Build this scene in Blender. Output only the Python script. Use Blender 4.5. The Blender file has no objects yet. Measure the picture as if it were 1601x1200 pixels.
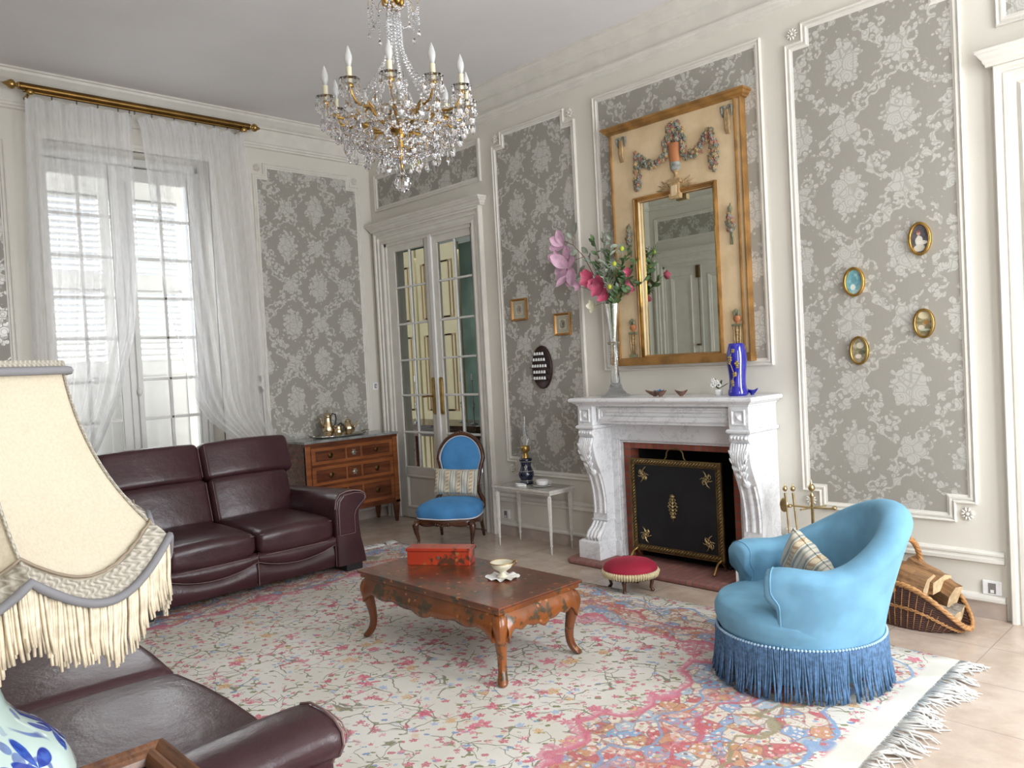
import bpy, bmesh, math, random
from math import sin, cos, pi, sqrt, atan2, radians, exp
from mathutils import Vector, Matrix
random.seed(7)
SC = bpy.context.scene
COL = SC.collection

# ------------------------------------------------------------------ camera
cam_d = bpy.data.cameras.new('camera')
cam = bpy.data.objects.new('camera', cam_d)
COL.objects.link(cam)
RIGHT = Vector((0.69734401, 0.71483042, -0.05223796))
DOWN = Vector((-0.01733619, -0.05603947, -0.99827803))
FWD = Vector((-0.71652689, 0.69704882, -0.02668635))
mw = Matrix.Identity(4)
for i in range(3):
    mw[i][0] = RIGHT[i]; mw[i][1] = -DOWN[i]; mw[i][2] = -FWD[i]
mw[0][3], mw[1][3], mw[2][3] = 6.7935, -4.71525, 1.5
cam.matrix_world = mw
cam_d.sensor_width = 36
cam_d.lens = 36 * 1233.0 / 1601
cam_d.clip_start = 0.02
SC.camera = cam

# ------------------------------------------------------------------ world, lights, exposure
SC.view_settings.view_transform = 'Standard'
SC.view_settings.look = 'None'
SC.view_settings.gamma = 1
SC.view_settings.use_curve_mapping = False
SC.view_settings.exposure = 0.34
world = bpy.data.worlds.new('world'); SC.world = world
world.use_nodes = True
bg = world.node_tree.nodes['Background']
bg.inputs[0].default_value = (0.86, 0.93, 1.0, 1)
bg.inputs[1].default_value = 0.85

def area(name, loc, rot, sx, sy, power, color=(1, 1, 1)):
    l = bpy.data.lights.new(name, 'AREA')
    l.shape = 'RECTANGLE'; l.size = sx; l.size_y = sy
    l.energy = power; l.color = color
    o = bpy.data.objects.new(name, l); COL.objects.link(o)
    o.location = loc; o.rotation_euler = rot
    return o
# daylight entering by the two windows of the right wall (behind the camera) and the one of the left wall
area('daylight_window_a', (7.75, -1.15, 1.95), (0, radians(90), 0), 3.0, 1.35, 150, (0.93, 0.965, 1.0))
area('daylight_window_b', (7.75, -3.55, 1.95), (0, radians(90), 0), 3.0, 1.35, 100, (0.93, 0.965, 1.0))
area('daylight_window_c', (-1.3, -2.35, 2.1), (0, radians(-90), 0), 3.2, 2.0, 200, (0.95, 0.98, 1.0))
area('next_room_fill', (-1.2, 2.5, 2.9), (0, 0, 0), 2.0, 2.0, 28, (1.0, 0.97, 0.9))  # area lamp added under the next room's ceiling; no window is built there

# ------------------------------------------------------------------ tags
def tag(o, label=None, cat=None, group=None, kind=None):
    if label: o['label'] = label
    if cat: o['category'] = cat
    if group: o['group'] = group
    if kind: o['kind'] = kind
    return o

# ------------------------------------------------------------------ mesh builder
def V(*a): return Vector(a)
class MB:
    def __init__(s, M=None):
        s.v = []; s.f = []; s.M = M
    def add(s, vs, fs):
        n = len(s.v)
        if s.M is not None: vs = [s.M @ Vector(p) for p in vs]
        s.v += [tuple(p) for p in vs]
        s.f += [tuple(i + n for i in f) for f in fs]
        return s
    def box(s, x0, x1, y0, y1, z0, z1):
        if x0 > x1: x0, x1 = x1, x0
        if y0 > y1: y0, y1 = y1, y0
        if z0 > z1: z0, z1 = z1, z0
        vs = [(x, y, z) for z in (z0, z1) for y in (y0, y1) for x in (x0, x1)]
        return s.add(vs, [(0, 2, 3, 1), (4, 5, 7, 6), (0, 1, 5, 4), (2, 6, 7, 3), (0, 4, 6, 2), (1, 3, 7, 5)])
    def grid(s, fn, nu, nv, cu=False, cv=False, flip=False):
        U = nu if cu else nu + 1; W = nv if cv else nv + 1
        vs = [fn(i / nu, j / nv) for i in range(U) for j in range(W)]
        fs = []
        for i in range(nu):
            for j in range(nv):
                a = (i % U) * W + j % W; b = ((i + 1) % U) * W + j % W
                c = ((i + 1) % U) * W + (j + 1) % W; d = (i % U) * W + (j + 1) % W
                fs.append((a, d, c, b) if flip else (a, b, c, d))
        return s.add(vs, fs)
    def lathe(s, prof, c=(0, 0, 0), n=24, sx=1, sy=1, cap=True, ax=None):
        # prof: list of (r, z)
        vs = []; fs = []
        A = ax
        for r, z in prof:
            for k in range(n):
                a = 2 * pi * k / n
                p = Vector((r * cos(a) * sx, r * sin(a) * sy, z))
                if A is not None: p = A @ p
                vs.append((p.x + c[0], p.y + c[1], p.z + c[2]))
        m = len(prof)
        for i in range(m - 1):
            for k in range(n):
                fs.append((i * n + k, i * n + (k + 1) % n, (i + 1) * n + (k + 1) % n, (i + 1) * n + k))
        if cap:
            fs.append(tuple(reversed(range(n))))
            fs.append(tuple(range((m - 1) * n, m * n)))
        return s.add(vs, fs)
    def ell(s, c, r, n=12, m=8, R=None):
        prof = []
        vs = []; fs = []
        for i in range(m + 1):
            t = pi * i / m
            for k in range(n):
                a = 2 * pi * k / n
                p = Vector((r[0] * sin(t) * cos(a), r[1] * sin(t) * sin(a), -r[2] * cos(t)))
                if R is not None: p = R @ p
                vs.append((p.x + c[0], p.y + c[1], p.z + c[2]))
        for i in range(m):
            for k in range(n):
                fs.append((i * n + k, i * n + (k + 1) % n, (i + 1) * n + (k + 1) % n, (i + 1) * n + k))
        return s.add(vs, fs)
    def tube(s, pts, rad, n=8, closed=False, flat=1.0):
        pts = [Vector(p) for p in pts]
        m = len(pts)
        if not isinstance(rad, (list, tuple)): rad = [rad] * m
        vs = []; fs = []
        up = Vector((0, 0, 1))
        prev = None
        for i, p in enumerate(pts):
            if closed: t = pts[(i + 1) % m] - pts[i - 1]
            else: t = pts[min(i + 1, m - 1)] - pts[max(i - 1, 0)]
            if t.length < 1e-9: t = Vector((0, 0, 1))
            t.normalize()
            if prev is None:
                a = up if abs(t.z) < 0.9 else Vector((1, 0, 0))
                b = t.cross(a).normalized()
            else:
                b = (prev - t * prev.dot(t))
                if b.length < 1e-6: b = t.orthogonal()
                b.normalize()
            prev = b
            c = t.cross(b)
            for k in range(n):
                a = 2 * pi * k / n
                vs.append(p + (b * cos(a) + c * sin(a) * flat) * rad[i])
        for i in range(m if closed else m - 1):
            j = (i + 1) % m
            for k in range(n):
                fs.append((i * n + k, i * n + (k + 1) % n, j * n + (k + 1) % n, j * n + k))
        if not closed:
            fs.append(tuple(reversed(range(n)))); fs.append(tuple(range((m - 1) * n, m * n)))
        return s.add(vs, fs)
    def prism(s, poly, fn, h0, h1):
        # poly: 2D points; fn(a,b,h) -> 3D
        n = len(poly)
        vs = [fn(a, b, h0) for a, b in poly] + [fn(a, b, h1) for a, b in poly]
        fs = [tuple(range(n)), tuple(range(2 * n - 1, n - 1, -1))]
        for i in range(n):
            j = (i + 1) % n
            fs.append((i, n + i, n + j, j))
        return s.add(vs, fs)
    def strip(s, path, prof, fn, closed=True, inward=1):
        # mitred sweep of profile [(offset, height)] along a 2D polyline; fn(a,b,h)
        P = [Vector(p) for p in path]; n = len(P)
        area2 = sum(P[i].x * P[(i + 1) % n].y - P[(i + 1) % n].x * P[i].y for i in range(n))
        sg = (1 if area2 > 0 else -1) * inward if closed else inward
        nrm = []
        for i in range(n):
            def en(a, b):
                d = (P[b] - P[a]).normalized(); return Vector((-d.y, d.x)) * sg
            if closed: n1 = en(i - 1, i); n2 = en(i, (i + 1) % n)
            elif i == 0: n1 = n2 = en(0, 1)
            elif i == n - 1: n1 = n2 = en(n - 2, n - 1)
            else: n1 = en(i - 1, i); n2 = en(i, i + 1)
            m = n1 + n2; m = m / max(m.dot(n1), 1e-6) if m.length > 1e-6 else n1
            nrm.append(m)
        k = len(prof); vs = []; fs = []
        for i in range(n):
            for o, h in prof:
                q = P[i] + nrm[i] * o
                vs.append(fn(q.x, q.y, h))
        for i in range(n if closed else n - 1):
            j = (i + 1) % n
            for t in range(k - 1):
                fs.append((i * k + t, i * k + t + 1, j * k + t + 1, j * k + t))
        return s.add(vs, fs)
    def rbox(s, c, h, r, n=4, puff=None, R=None):
        # rounded box, half sizes h, corner radius r
        ax = []
        for d in range(3):
            H = h[d]; rr = min(r, H)
            a = [-H + rr * (1 - cos(pi / 2 * i / n)) for i in range(n)]
            mid = [(-H + rr) + (2 * (H - rr)) * i / 4 for i in range(5)]
            b = [-x for x in reversed(a)]
            ax.append(a + mid + b)
        vs = []; fs = []; idx = {}
        def vid(p):
            key = tuple(round(x, 6) for x in p)
            if key in idx: return idx[key]
            q = Vector(p)
            inn = Vector([max(-(h[d] - min(r, h[d])), min(h[d] - min(r, h[d]), q[d])) for d in range(3)])
            e = q - inn
            if e.length > 1e-9:
                # cube shell to sphere
                m = max(abs(e[d]) for d in range(3))
                e = e.normalized() * r if m > 0 else e
            q = inn + e
            if puff: q = Vector(puff(q))
            if R is not None: q = R @ q
            idx[key] = len(vs); vs.append((q.x + c[0], q.y + c[1], q.z + c[2]))
            return idx[key]
        for d in range(3):
            e1, e2 = [(1, 2), (2, 0), (0, 1)][d]
            for sg in (-1, 1):
                A = ax[e1]; B = ax[e2]
                for i in range(len(A) - 1):
                    for j in range(len(B) - 1):
                        q = []
                        for (ii, jj) in ((i, j), (i + 1, j), (i + 1, j + 1), (i, j + 1)):
                            p = [0, 0, 0]; p[d] = sg * h[d]; p[e1] = A[ii]; p[e2] = B[jj]
                            q.append(vid(p))
                        if sg < 0: q.reverse()
                        if len(set(q)) >= 3: fs.append(tuple(dict.fromkeys(q)))
        return s.add(vs, fs)

def tree_matrix(p):
    m = Matrix.Identity(4)
    while p is not None:
        m = Matrix.LocRotScale(p.location, p.rotation_euler, p.scale) @ m
        p = p.parent
    return m
def obj(name, mb, mat, parent=None, smooth=False, bevel=0, world=True, subsurf=0, kind=None):
    me = bpy.data.meshes.new(name)
    vs = mb.v
    if parent is not None and world:
        inv = tree_matrix(parent).inverted()
        vs = [tuple(inv @ Vector(p)) for p in vs]
    me.from_pydata(vs, [], mb.f)
    me.update()
    bm = bmesh.new(); bm.from_mesh(me)
    bmesh.ops.remove_doubles(bm, verts=bm.verts, dist=1e-5)
    bmesh.ops.recalc_face_normals(bm, faces=bm.faces)
    bm.to_mesh(me); bm.free()
    if smooth:
        for p in me.polygons: p.use_smooth = True
        if smooth != 2:
            try: me.set_sharp_from_angle(angle=radians(50 if smooth is True else smooth))
            except Exception: pass
    o = bpy.data.objects.new(name, me)
    COL.objects.link(o)
    if mat is not None: me.materials.append(mat)
    if parent is not None: o.parent = parent
    if bevel:
        b = o.modifiers.new('bevel', 'BEVEL'); b.width = bevel; b.segments = 2; b.limit_method = 'ANGLE'; b.angle_limit = radians(40)
    if subsurf:
        q = o.modifiers.new('sub', 'SUBSURF'); q.levels = subsurf; q.render_levels = subsurf
    if kind: o['kind'] = kind
    return o
def empty(name, loc, rz=0, label=None, cat=None, group=None, kind=None):
    o = bpy.data.objects.new(name, None); COL.objects.link(o)
    o.location = loc; o.rotation_euler = (0, 0, rz); o.empty_display_size = 0.05
    return tag(o, label, cat, group, kind)
def copy_tree(o, parent=None):
    c = o.copy(); COL.objects.link(c)
    if parent is not None: c.parent = parent
    for ch in list(o.children): copy_tree(ch, c)
    return c

# ------------------------------------------------------------------ node maths
class E:
    nt = None
    def __init__(s, sock): s.s = sock
    def _b(a, b, op, c=None):
        n = E.nt.nodes.new('ShaderNodeMath'); n.operation = op
        for i, x in enumerate((a, b, c)):
            if x is None: continue
            if isinstance(x, E): E.nt.links.new(x.s, n.inputs[i])
            else: n.inputs[i].default_value = x
        return E(n.outputs[0])
    def __add__(a, b): return E._b(a, b, 'ADD')
    __radd__ = __add__
    def __sub__(a, b): return E._b(a, b, 'SUBTRACT')
    def __rsub__(a, b): return E._b(b, a, 'SUBTRACT')
    def __mul__(a, b): return E._b(a, b, 'MULTIPLY')
    __rmul__ = __mul__
    def __truediv__(a, b): return E._b(a, b, 'DIVIDE')
def op(o, a, b=None, c=None): return E._b(a, b, o, c)
def absn(a): return op('ABSOLUTE', a)
def mn(a, b): return op('MINIMUM', a, b)
def mx(a, b): return op('MAXIMUM', a, b)
def fr(a): return op('FRACT', a)
def sn(a): return op('SINE', a)
def sq(a): return op('SQRT', a)
def sstep(a, lo, hi):
    # 1 above hi, 0 below lo (lo may exceed hi for a falling edge)
    n = E.nt.nodes.new('ShaderNodeMapRange'); n.interpolation_type = 'SMOOTHSTEP'
    E.nt.links.new(a.s, n.inputs[0])
    if lo < hi: n.inputs[1].default_value = lo; n.inputs[2].default_value = hi; n.inputs[3].default_value = 0; n.inputs[4].default_value = 1
    else: n.inputs[1].default_value = hi; n.inputs[2].default_value = lo; n.inputs[3].default_value = 1; n.inputs[4].default_value = 0
    return E(n.outputs[0])
def comb(x, y, z=0.0):
    n = E.nt.nodes.new('ShaderNodeCombineXYZ')
    for i, a in enumerate((x, y, z)):
        if isinstance(a, E): E.nt.links.new(a.s, n.inputs[i])
        else: n.inputs[i].default_value = a
    return n.outputs[0]
def noise(vec, scale, detail=2, rough=0.5, out=0):
    n = E.nt.nodes.new('ShaderNodeTexNoise')
    if vec is not None: E.nt.links.new(vec, n.inputs['Vector'])
    n.inputs['Scale'].default_value = scale; n.inputs['Detail'].default_value = detail; n.inputs['Roughness'].default_value = rough
    return E(n.outputs[out])
def vor(vec, scale, feature='F1', rnd=1.0):
    n = E.nt.nodes.new('ShaderNodeTexVoronoi'); n.feature = feature
    if vec is not None: E.nt.links.new(vec, n.inputs['Vector'])
    n.inputs['Scale'].default_value = scale; n.inputs['Randomness'].default_value = rnd
    return n
def mixc(f, a, b):
    n = E.nt.nodes.new('ShaderNodeMix'); n.data_type = 'RGBA'
    for k, x in ((0, f), (6, a), (7, b)):
        if isinstance(x, E): E.nt.links.new(x.s, n.inputs[k])
        elif isinstance(x, bpy.types.NodeSocket): E.nt.links.new(x, n.inputs[k])
        elif k == 0: n.inputs[k].default_value = x
        else: n.inputs[k].default_value = (*x[:3], 1)
    return n.outputs[2]
def ramp(f, stops, const=False):
    n = E.nt.nodes.new('ShaderNodeValToRGB')
    E.nt.links.new(f.s if isinstance(f, E) else f, n.inputs[0])
    r = n.color_ramp
    if const: r.interpolation = 'CONSTANT'
    while len(r.elements) < len(stops): r.elements.new(0.5)
    for e, (p, c) in zip(r.elements, stops): e.position = p; e.color = (*c, 1)
    return n.outputs[0]
def srgb(h):
    if isinstance(h, str):
        h = [int(h[i:i + 2], 16) / 255 for i in (0, 2, 4)]
    return tuple(((c / 12.92) if c <= 0.04045 else ((c + 0.055) / 1.055) ** 2.4) for c in h)

def base(name):
    m = bpy.data.materials.new(name); m.use_nodes = True
    nt = m.node_tree; E.nt = nt
    return m, nt, nt.nodes['Principled BSDF']
def setc(b, key, val):
    if isinstance(val, E): E.nt.links.new(val.s, b.inputs[key])
    elif isinstance(val, bpy.types.NodeSocket): E.nt.links.new(val, b.inputs[key])
    elif isinstance(val, (tuple, list)): b.inputs[key].default_value = (*val[:3], 1)
    else: b.inputs[key].default_value = val
def bump(b, h, strength=0.3, dist=0.01):
    n = E.nt.nodes.new('ShaderNodeBump'); n.inputs['Strength'].default_value = strength; n.inputs['Distance'].default_value = dist
    E.nt.links.new(h.s if isinstance(h, E) else h, n.inputs['Height'])
    E.nt.links.new(n.outputs[0], b.inputs['Normal'])
def objco():
    n = E.nt.nodes.new('ShaderNodeTexCoord'); return n.outputs['Object']
def posco():
    n = E.nt.nodes.new('ShaderNodeNewGeometry'); return n.outputs['Position']
def sep(v):
    n = E.nt.nodes.new('ShaderNodeSeparateXYZ'); E.nt.links.new(v, n.inputs[0])
    return E(n.outputs[0]), E(n.outputs[1]), E(n.outputs[2])
MATS = {}
def pmat(name, col, rough=0.5, metal=0, var=0.06, vs=6, bmp=0, bs=60, spec=0.5, coat=0, sheen=0, stretch=None):
    """principled material with gentle procedural mottling"""
    if name in MATS: return MATS[name]
    m, nt, b = base(name)
    c = srgb(col) if isinstance(col, str) else col
    co = objco()
    if stretch:
        mp = nt.nodes.new('ShaderNodeMapping'); mp.inputs['Scale'].default_value = stretch
        nt.links.new(co, mp.inputs[0]); co = mp.outputs[0]
    f = noise(co, vs, 4)
    lo = tuple(x * (1 - var) for x in c); hi = tuple(min(1, x * (1 + var)) for x in c)
    setc(b, 'Base Color', mixc(sstep(f, 0.3, 0.7), lo, hi))
    b.inputs['Roughness'].default_value = rough; b.inputs['Metallic'].default_value = metal
    b.inputs['Specular IOR Level'].default_value = spec
    b.inputs['Coat Weight'].default_value = coat
    if sheen: b.inputs['Sheen Weight'].default_value = sheen; b.inputs['Sheen Roughness'].default_value = 0.4
    if bmp: bump(b, noise(co, bs, 3), bmp, 0.004)
    MATS[name] = m
    return m
def glass(name, tint=(1, 1, 1), mixf=0.12, rough=0.02):
    """thin pane glass: clear with a fresnel reflection"""
    m = bpy.data.materials.new(name); m.use_nodes = True
    nt = m.node_tree; nt.nodes.clear()
    o = nt.nodes.new('ShaderNodeOutputMaterial'); mi = nt.nodes.new('ShaderNodeMixShader')
    t = nt.nodes.new('ShaderNodeBsdfTransparent'); g = nt.nodes.new('ShaderNodeBsdfGlossy')
    t.inputs[0].default_value = (*tint, 1); g.inputs['Roughness'].default_value = rough
    lw = nt.nodes.new('ShaderNodeLayerWeight'); lw.inputs[0].default_value = mixf
    nt.links.new(lw.outputs[0], mi.inputs[0]); nt.links.new(t.outputs[0], mi.inputs[1]); nt.links.new(g.outputs[0], mi.inputs[2])
    nt.links.new(mi.outputs[0], o.inputs[0])
    return m
def crystal(name, tint=(1, 1, 1), ior=1.5, rough=0.0):
    m, nt, b = base(name)
    b.inputs['Base Color'].default_value = (*tint, 1)
    b.inputs['Transmission Weight'].default_value = 1
    b.inputs['Roughness'].default_value = rough; b.inputs['IOR'].default_value = ior
    return m

M = {}
M['wall'] = pmat('wall_paint', (0.70, 0.665, 0.59), 0.55, var=0.03, vs=1.5, bmp=0.05, bs=90)
M['mould'] = pmat('moulding_paint', (0.73, 0.70, 0.635), 0.4, var=0.04, vs=8, bmp=0.08, bs=60)
M['ceil'] = pmat('ceiling_paint', (0.80, 0.785, 0.78), 0.8, var=0.02, vs=2)
M['white'] = pmat('white_paint', (0.78, 0.77, 0.74), 0.4, var=0.03)
M['glass'] = glass('pane_glass')
M['brass'] = pmat('aged_brass', (0.46, 0.30, 0.10), 0.3, 1, var=0.25, vs=12)
M['palebrass'] = pmat('pale_brass', (0.50, 0.39, 0.20), 0.3, 1, var=0.25, vs=14)
M['gilt'] = pmat('gilt', (0.55, 0.33, 0.09), 0.35, 1, var=0.3, vs=14)
M['bronze'] = pmat('dark_bronze', (0.16, 0.09, 0.035), 0.35, 1, var=0.3, vs=20)
M['leather'] = None
M['blackplastic'] = pmat('black_plastic', (0.02, 0.02, 0.022), 0.4)
M['iron'] = pmat('black_iron', (0.02, 0.02, 0.022), 0.5, 0.6)

# wood
def wood(name, c1, c2, scale=1.0, rough=0.35, axis=0, coat=0.2):
    m, nt, b = base(name)
    mp = nt.nodes.new('ShaderNodeMapping')
    s = [14 * scale] * 3; s[axis] = 1.6 * scale
    mp.inputs['Scale'].default_value = s
    nt.links.new(objco(), mp.inputs[0])
    f = noise(mp.outputs[0], 1.6, 5, 0.6)
    f2 = noise(mp.outputs[0], 6, 3, 0.6)
    g = op('ADD', f * 0.75, f2 * 0.25)
    setc(b, 'Base Color', mixc(sstep(g, 0.36, 0.64), c1, c2))
    b.inputs['Roughness'].default_value = rough; b.inputs['Coat Weight'].default_value = coat
    b.inputs['Coat Roughness'].default_value = 0.15
    bump(b, f2, 0.06, 0.003)
    return m
M['carved'] = wood('dark_carved_walnut', (0.035, 0.012, 0.006), (0.10, 0.036, 0.016), 1.5, 0.25)
M['mahog'] = wood('mahogany', (0.075, 0.020, 0.007), (0.18, 0.050, 0.016), 1.2, 0.25, 1, 0.4)
M['cherry'] = wood('cherry_banding', (0.20, 0.055, 0.014), (0.33, 0.105, 0.03), 1.2, 0.28, 1, 0.4)
M['framewood'] = wood('frame_wood', (0.09, 0.03, 0.010), (0.22, 0.085, 0.03), 2, 0.3, 0, 0.4)

# marble
def marble(name, c1, c2, vein, rough=0.22, sc=3):
    m, nt, b = base(name)
    co = objco()
    n1 = noise(co, sc, 6, 0.6)
    d = comb(n1 * 1.4, n1 * 0.8, n1 * 1.1)
    va = nt.nodes.new('ShaderNodeVectorMath'); nt.links.new(co, va.inputs[0]); nt.links.new(d, va.inputs[1])
    n2 = noise(va.outputs[0], sc * 1.6, 5, 0.55)
    v = sstep(absn(n2 - 0.5), 0.035, 0.0)
    setc(b, 'Base Color', mixc(v * vein, mixc(sstep(n1, 0.3, 0.7), c1, c2), (0.36, 0.37, 0.39)))
    b.inputs['Roughness'].default_value = rough
    return m
M['marble'] = marble('white_marble', (0.74, 0.745, 0.76), (0.82, 0.82, 0.83), 0.35)
M['greymarble'] = marble('grey_green_marble', (0.16, 0.18, 0.17), (0.33, 0.34, 0.33), 0.7, 0.12, 9)

# floor tiles
def floor_mat():
    m, nt, b = base('stone_tiles')
    x, y, z = sep(posco())
    T = 0.46
    u = (x - 5.65) / T; v = (y + 0.0) / T
    eu = absn(fr(u + 0.5) - 0.5); ev = absn(fr(v + 0.5) - 0.5)
    jo = sstep(mn(eu, ev), 0.0, 0.007)
    tid = comb(op('FLOOR', u), op('FLOOR', v), 0.0)
    wn = nt.nodes.new('ShaderNodeTexWhiteNoise'); nt.links.new(tid, wn.inputs[0])
    t = E(wn.outputs[0])
    n1 = noise(posco(), 5, 6, 0.65)
    c = mixc(sstep(n1, 0.3, 0.7), (0.48, 0.365, 0.285), (0.61, 0.50, 0.415))
    c = mixc(t * 0.45, c, (0.55, 0.45, 0.38))
    c = mixc(jo, (0.30, 0.25, 0.21), c)
    setc(b, 'Base Color', c)
    setc(b, 'Roughness', 0.16 + n1 * 0.12)
    bump(b, jo, 0.3, 0.002)
    return m
M['floor'] = floor_mat()

# damask wallpaper; wall 'B' runs along x, 'A' along y
def damask(name, axis, pu, pv, P=0.61, Q=0.755):
    m, nt, b = base(name)
    x, y, z = sep(posco())
    u = (x if axis == 'x' else y) - pu
    v = z - pv
    a = u / P; bb = v / Q
    # sway of the lattice
    da = fr(a + 0.5) - 0.5; db = fr(bb + 0.5) - 0.5
    da2 = fr(a) - 0.5; db2 = fr(bb) - 0.5
    pv_ = comb(u, v, 0.0)
    nz = noise(pv_, 22, 3, 0.6) - 0.5
    nz2 = noise(pv_, 60, 2, 0.6) - 0.5
    cell = E(vor(pv_, 30, 'F1', 0.9).outputs['Distance']) - 0.38
    def bouquet(ax_, ay_):
        X = ax_ * P; Y = ay_ * Q
        wid = 0.105 + Y * -0.10
        r = sq(op('POWER', absn(X) / wid, 2) + op('POWER', absn(Y) / 0.155, 2))
        ang = op('ARCTAN2', X, Y)
        r = r + 0.07 * sn(ang * 9.0) + 0.35 * nz + 0.85 * cell
        return sstep(r, 1.05, 0.97)
    bq = mx(bouquet(da, db), bouquet(da2, db2))
    # lattice distance (ogee diamonds round every bouquet)
    L = absn(da) * 2 + absn(db) * 2 - 1
    wob = 0.055 * sn(bb * 62.8) + 0.035 * sn(a * 70.0)
    Lr = L + 0.14 * sn(bb * 12.566) * 0.6
    ribbon = sstep(absn(Lr + 0.19 + wob), 0.055, 0.040)
    ribbon2 = sstep(absn(Lr - 0.19 - wob), 0.055, 0.040)
    gar = sstep(absn(Lr) + 0.6 * nz + 0.60 * cell, 0.16, 0.13)
    rib = mx(ribbon * sstep(sn(bb * 25.13 + a * 12.566), -0.75, -0.6), ribbon2 * sstep(sn(bb * 25.13 - a * 12.566), 0.1, 0.25))
    # bows at the crossings
    na = fr(a) - 0.5; nb = fr(bb + 0.5) - 0.5
    ma = fr(a + 0.5) - 0.5; mb_ = fr(bb) - 0.5
    def bow(p, q):
        X = p * P; Y = q * Q
        r = sq(X * X + Y * Y)
        ang = op('ARCTAN2', X, Y)
        return sstep(r - 0.03 * absn(sn(ang * 2.5)) + 0.045 * nz, 0.058, 0.052)
    bows = mx(bow(na, nb), bow(ma, mb_))
    mask = mx(mx(bq, bows), mx(gar, rib))
    # drawing inside the motifs: petals outlined
    vr = vor(pv_, 15, 'F1', 0.8); dd = E(vr.outputs['Distance'])
    sb = nt.nodes.new('ShaderNodeVectorMath'); sb.operation = 'SUBTRACT'
    nt.links.new(pv_, sb.inputs[0]); nt.links.new(vr.outputs['Position'], sb.inputs[1])
    lx, ly, _z = sep(sb.outputs[0]); an = op('ARCTAN2', lx, ly)
    swirl = sn(dd * 15.0 + 0.5)
    ve_ = vor(pv_, 15, 'DISTANCE_TO_EDGE', 0.8)
    lines = mn(sstep(absn(swirl), 0.10, 0.40), sstep(E(ve_.outputs['Distance']), 0.015, 0.06))
    lines = 0.35 + lines * 0.65
    pat = mask * lines
    # weave
    weave = noise(comb(u * 900, v * 12, 0.0), 1, 1) - 0.5
    ground = mixc(sstep(weave, -0.3, 0.3), (0.315, 0.295, 0.255), (0.345, 0.325, 0.285))
    setc(b, 'Base Color', mixc(pat * 0.75, ground, (0.66, 0.65, 0.605)))
    setc(b, 'Roughness', 0.6 - pat * 0.24)
    b.inputs['Specular IOR Level'].default_value = 0.5
    setc(b, 'Metallic', pat * 0.2)
    bump(b, pat, 0.25, 0.002)
    return m
M['damaskB'] = damask('silver_damask_back', 'x', 4.865, 2.40)
M['damaskA'] = damask('silver_damask_left', 'y', -0.659, 1.609, 0.60, 0.73)
# ================================================================== THE SETTING
H = 3.87           # ceiling
XE, YS = 7.5, -4.9  # right wall, front wall
def fB(a, z, h): return (a, -h, z)
def fA(a, z, h): return (h, a, z)
def fS(a, z, h): return (a, YS + h, z)
def fE(a, z, h): return (XE - h, a, z)
def wall(name, fn, a0, a1, z0, z1, holes, th=0.22, mat=None, kind='structure'):
    xs = sorted({a0, a1, *[h[0] for h in holes], *[h[1] for h in holes]})
    zs = sorted({z0, z1, *[h[2] for h in holes], *[h[3] for h in holes]})
    mb = MB()
    for i in range(len(xs) - 1):
        for j in range(len(zs) - 1):
            cx, cz = (xs[i] + xs[i + 1]) / 2, (zs[j] + zs[j + 1]) / 2
            if any(h[0] < cx < h[1] and h[2] < cz < h[3] for h in holes): continue
            p = fn(xs[i], zs[j], 0); q = fn(xs[i + 1], zs[j + 1], -th)
            mb.box(p[0], q[0], p[1], q[1], p[2], q[2])
    return tag(obj(name, mb, mat or M['wall']), kind='structure')

fl = MB(); fl.box(-0.6, XE + .3, YS - .3, 3.6, -0.05, 0)
tag(obj('floor', fl, M['floor']), kind='structure')
ce = MB(); ce.box(-0.3, XE + .3, YS - .3, 0.25, H, H + 0.1)
tag(obj('ceiling', ce, M['ceil']), kind='structure')
D1 = (0.20, 1.555, 0.0, 2.78)          # glazed double door
D2 = (5.74, 6.95, 0.0, 2.78)
FB = (3.22, 4.12, 0.0, 0.86)           # firebox
WA = (-2.98, -1.68, 0.0, 3.40)         # french window, left wall
wall('wall_back', fB, -0.22, XE + .22, 0, H, [D1, D2, FB])
wall('wall_left', fA, YS - .22, 0.22, 0, H, [WA], th=0.45)
wall('wall_front', fS, -0.22, XE + .22, 0, H, [D1])
wall('wall_right', fE, YS - .22, 0.22, 0, H, [(-1.85, -0.5, 0.25, 3.3), (-4.25, -2.9, 0.25, 3.3)])

# cornice all round
CORN = [(0, 0.0), (0.0, 0.022), (0.012, 0.03), (0.024, 0.024), (0.035, 0.012), (0.05, 0.010)]
def cornice(name, fn, a0, a1):
    mb = MB()
    prof = [(0.0, 3.87), (0.125, 3.87), (0.125, 3.858), (0.112, 3.852), (0.105, 3.835), (0.07, 3.80), (0.045, 3.782), (0.045, 3.77), (0.02, 3.765),
            (0.02, 3.655), (0.045, 3.65), (0.045, 3.635), (0.034, 3.628), (0.034, 3.612), (0.022, 3.606), (0.022, 3.592), (0.0, 3.585)]
    vs = []; n = len(prof)
    for a in (a0, a1):
        for h, z in prof: vs.append(fn(a, z, h))
    mb.add(vs, [(i, i + 1, n + i + 1, n + i) for i in range(n - 1)])
    return tag(obj(name, mb, M['mould']), kind='structure')
cornice('trim_1', fB, 0, XE); cornice('trim_2', fA, YS, 0); cornice('trim_3', fS, 0, XE); cornice('trim_4', fE, YS, 0)

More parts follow.
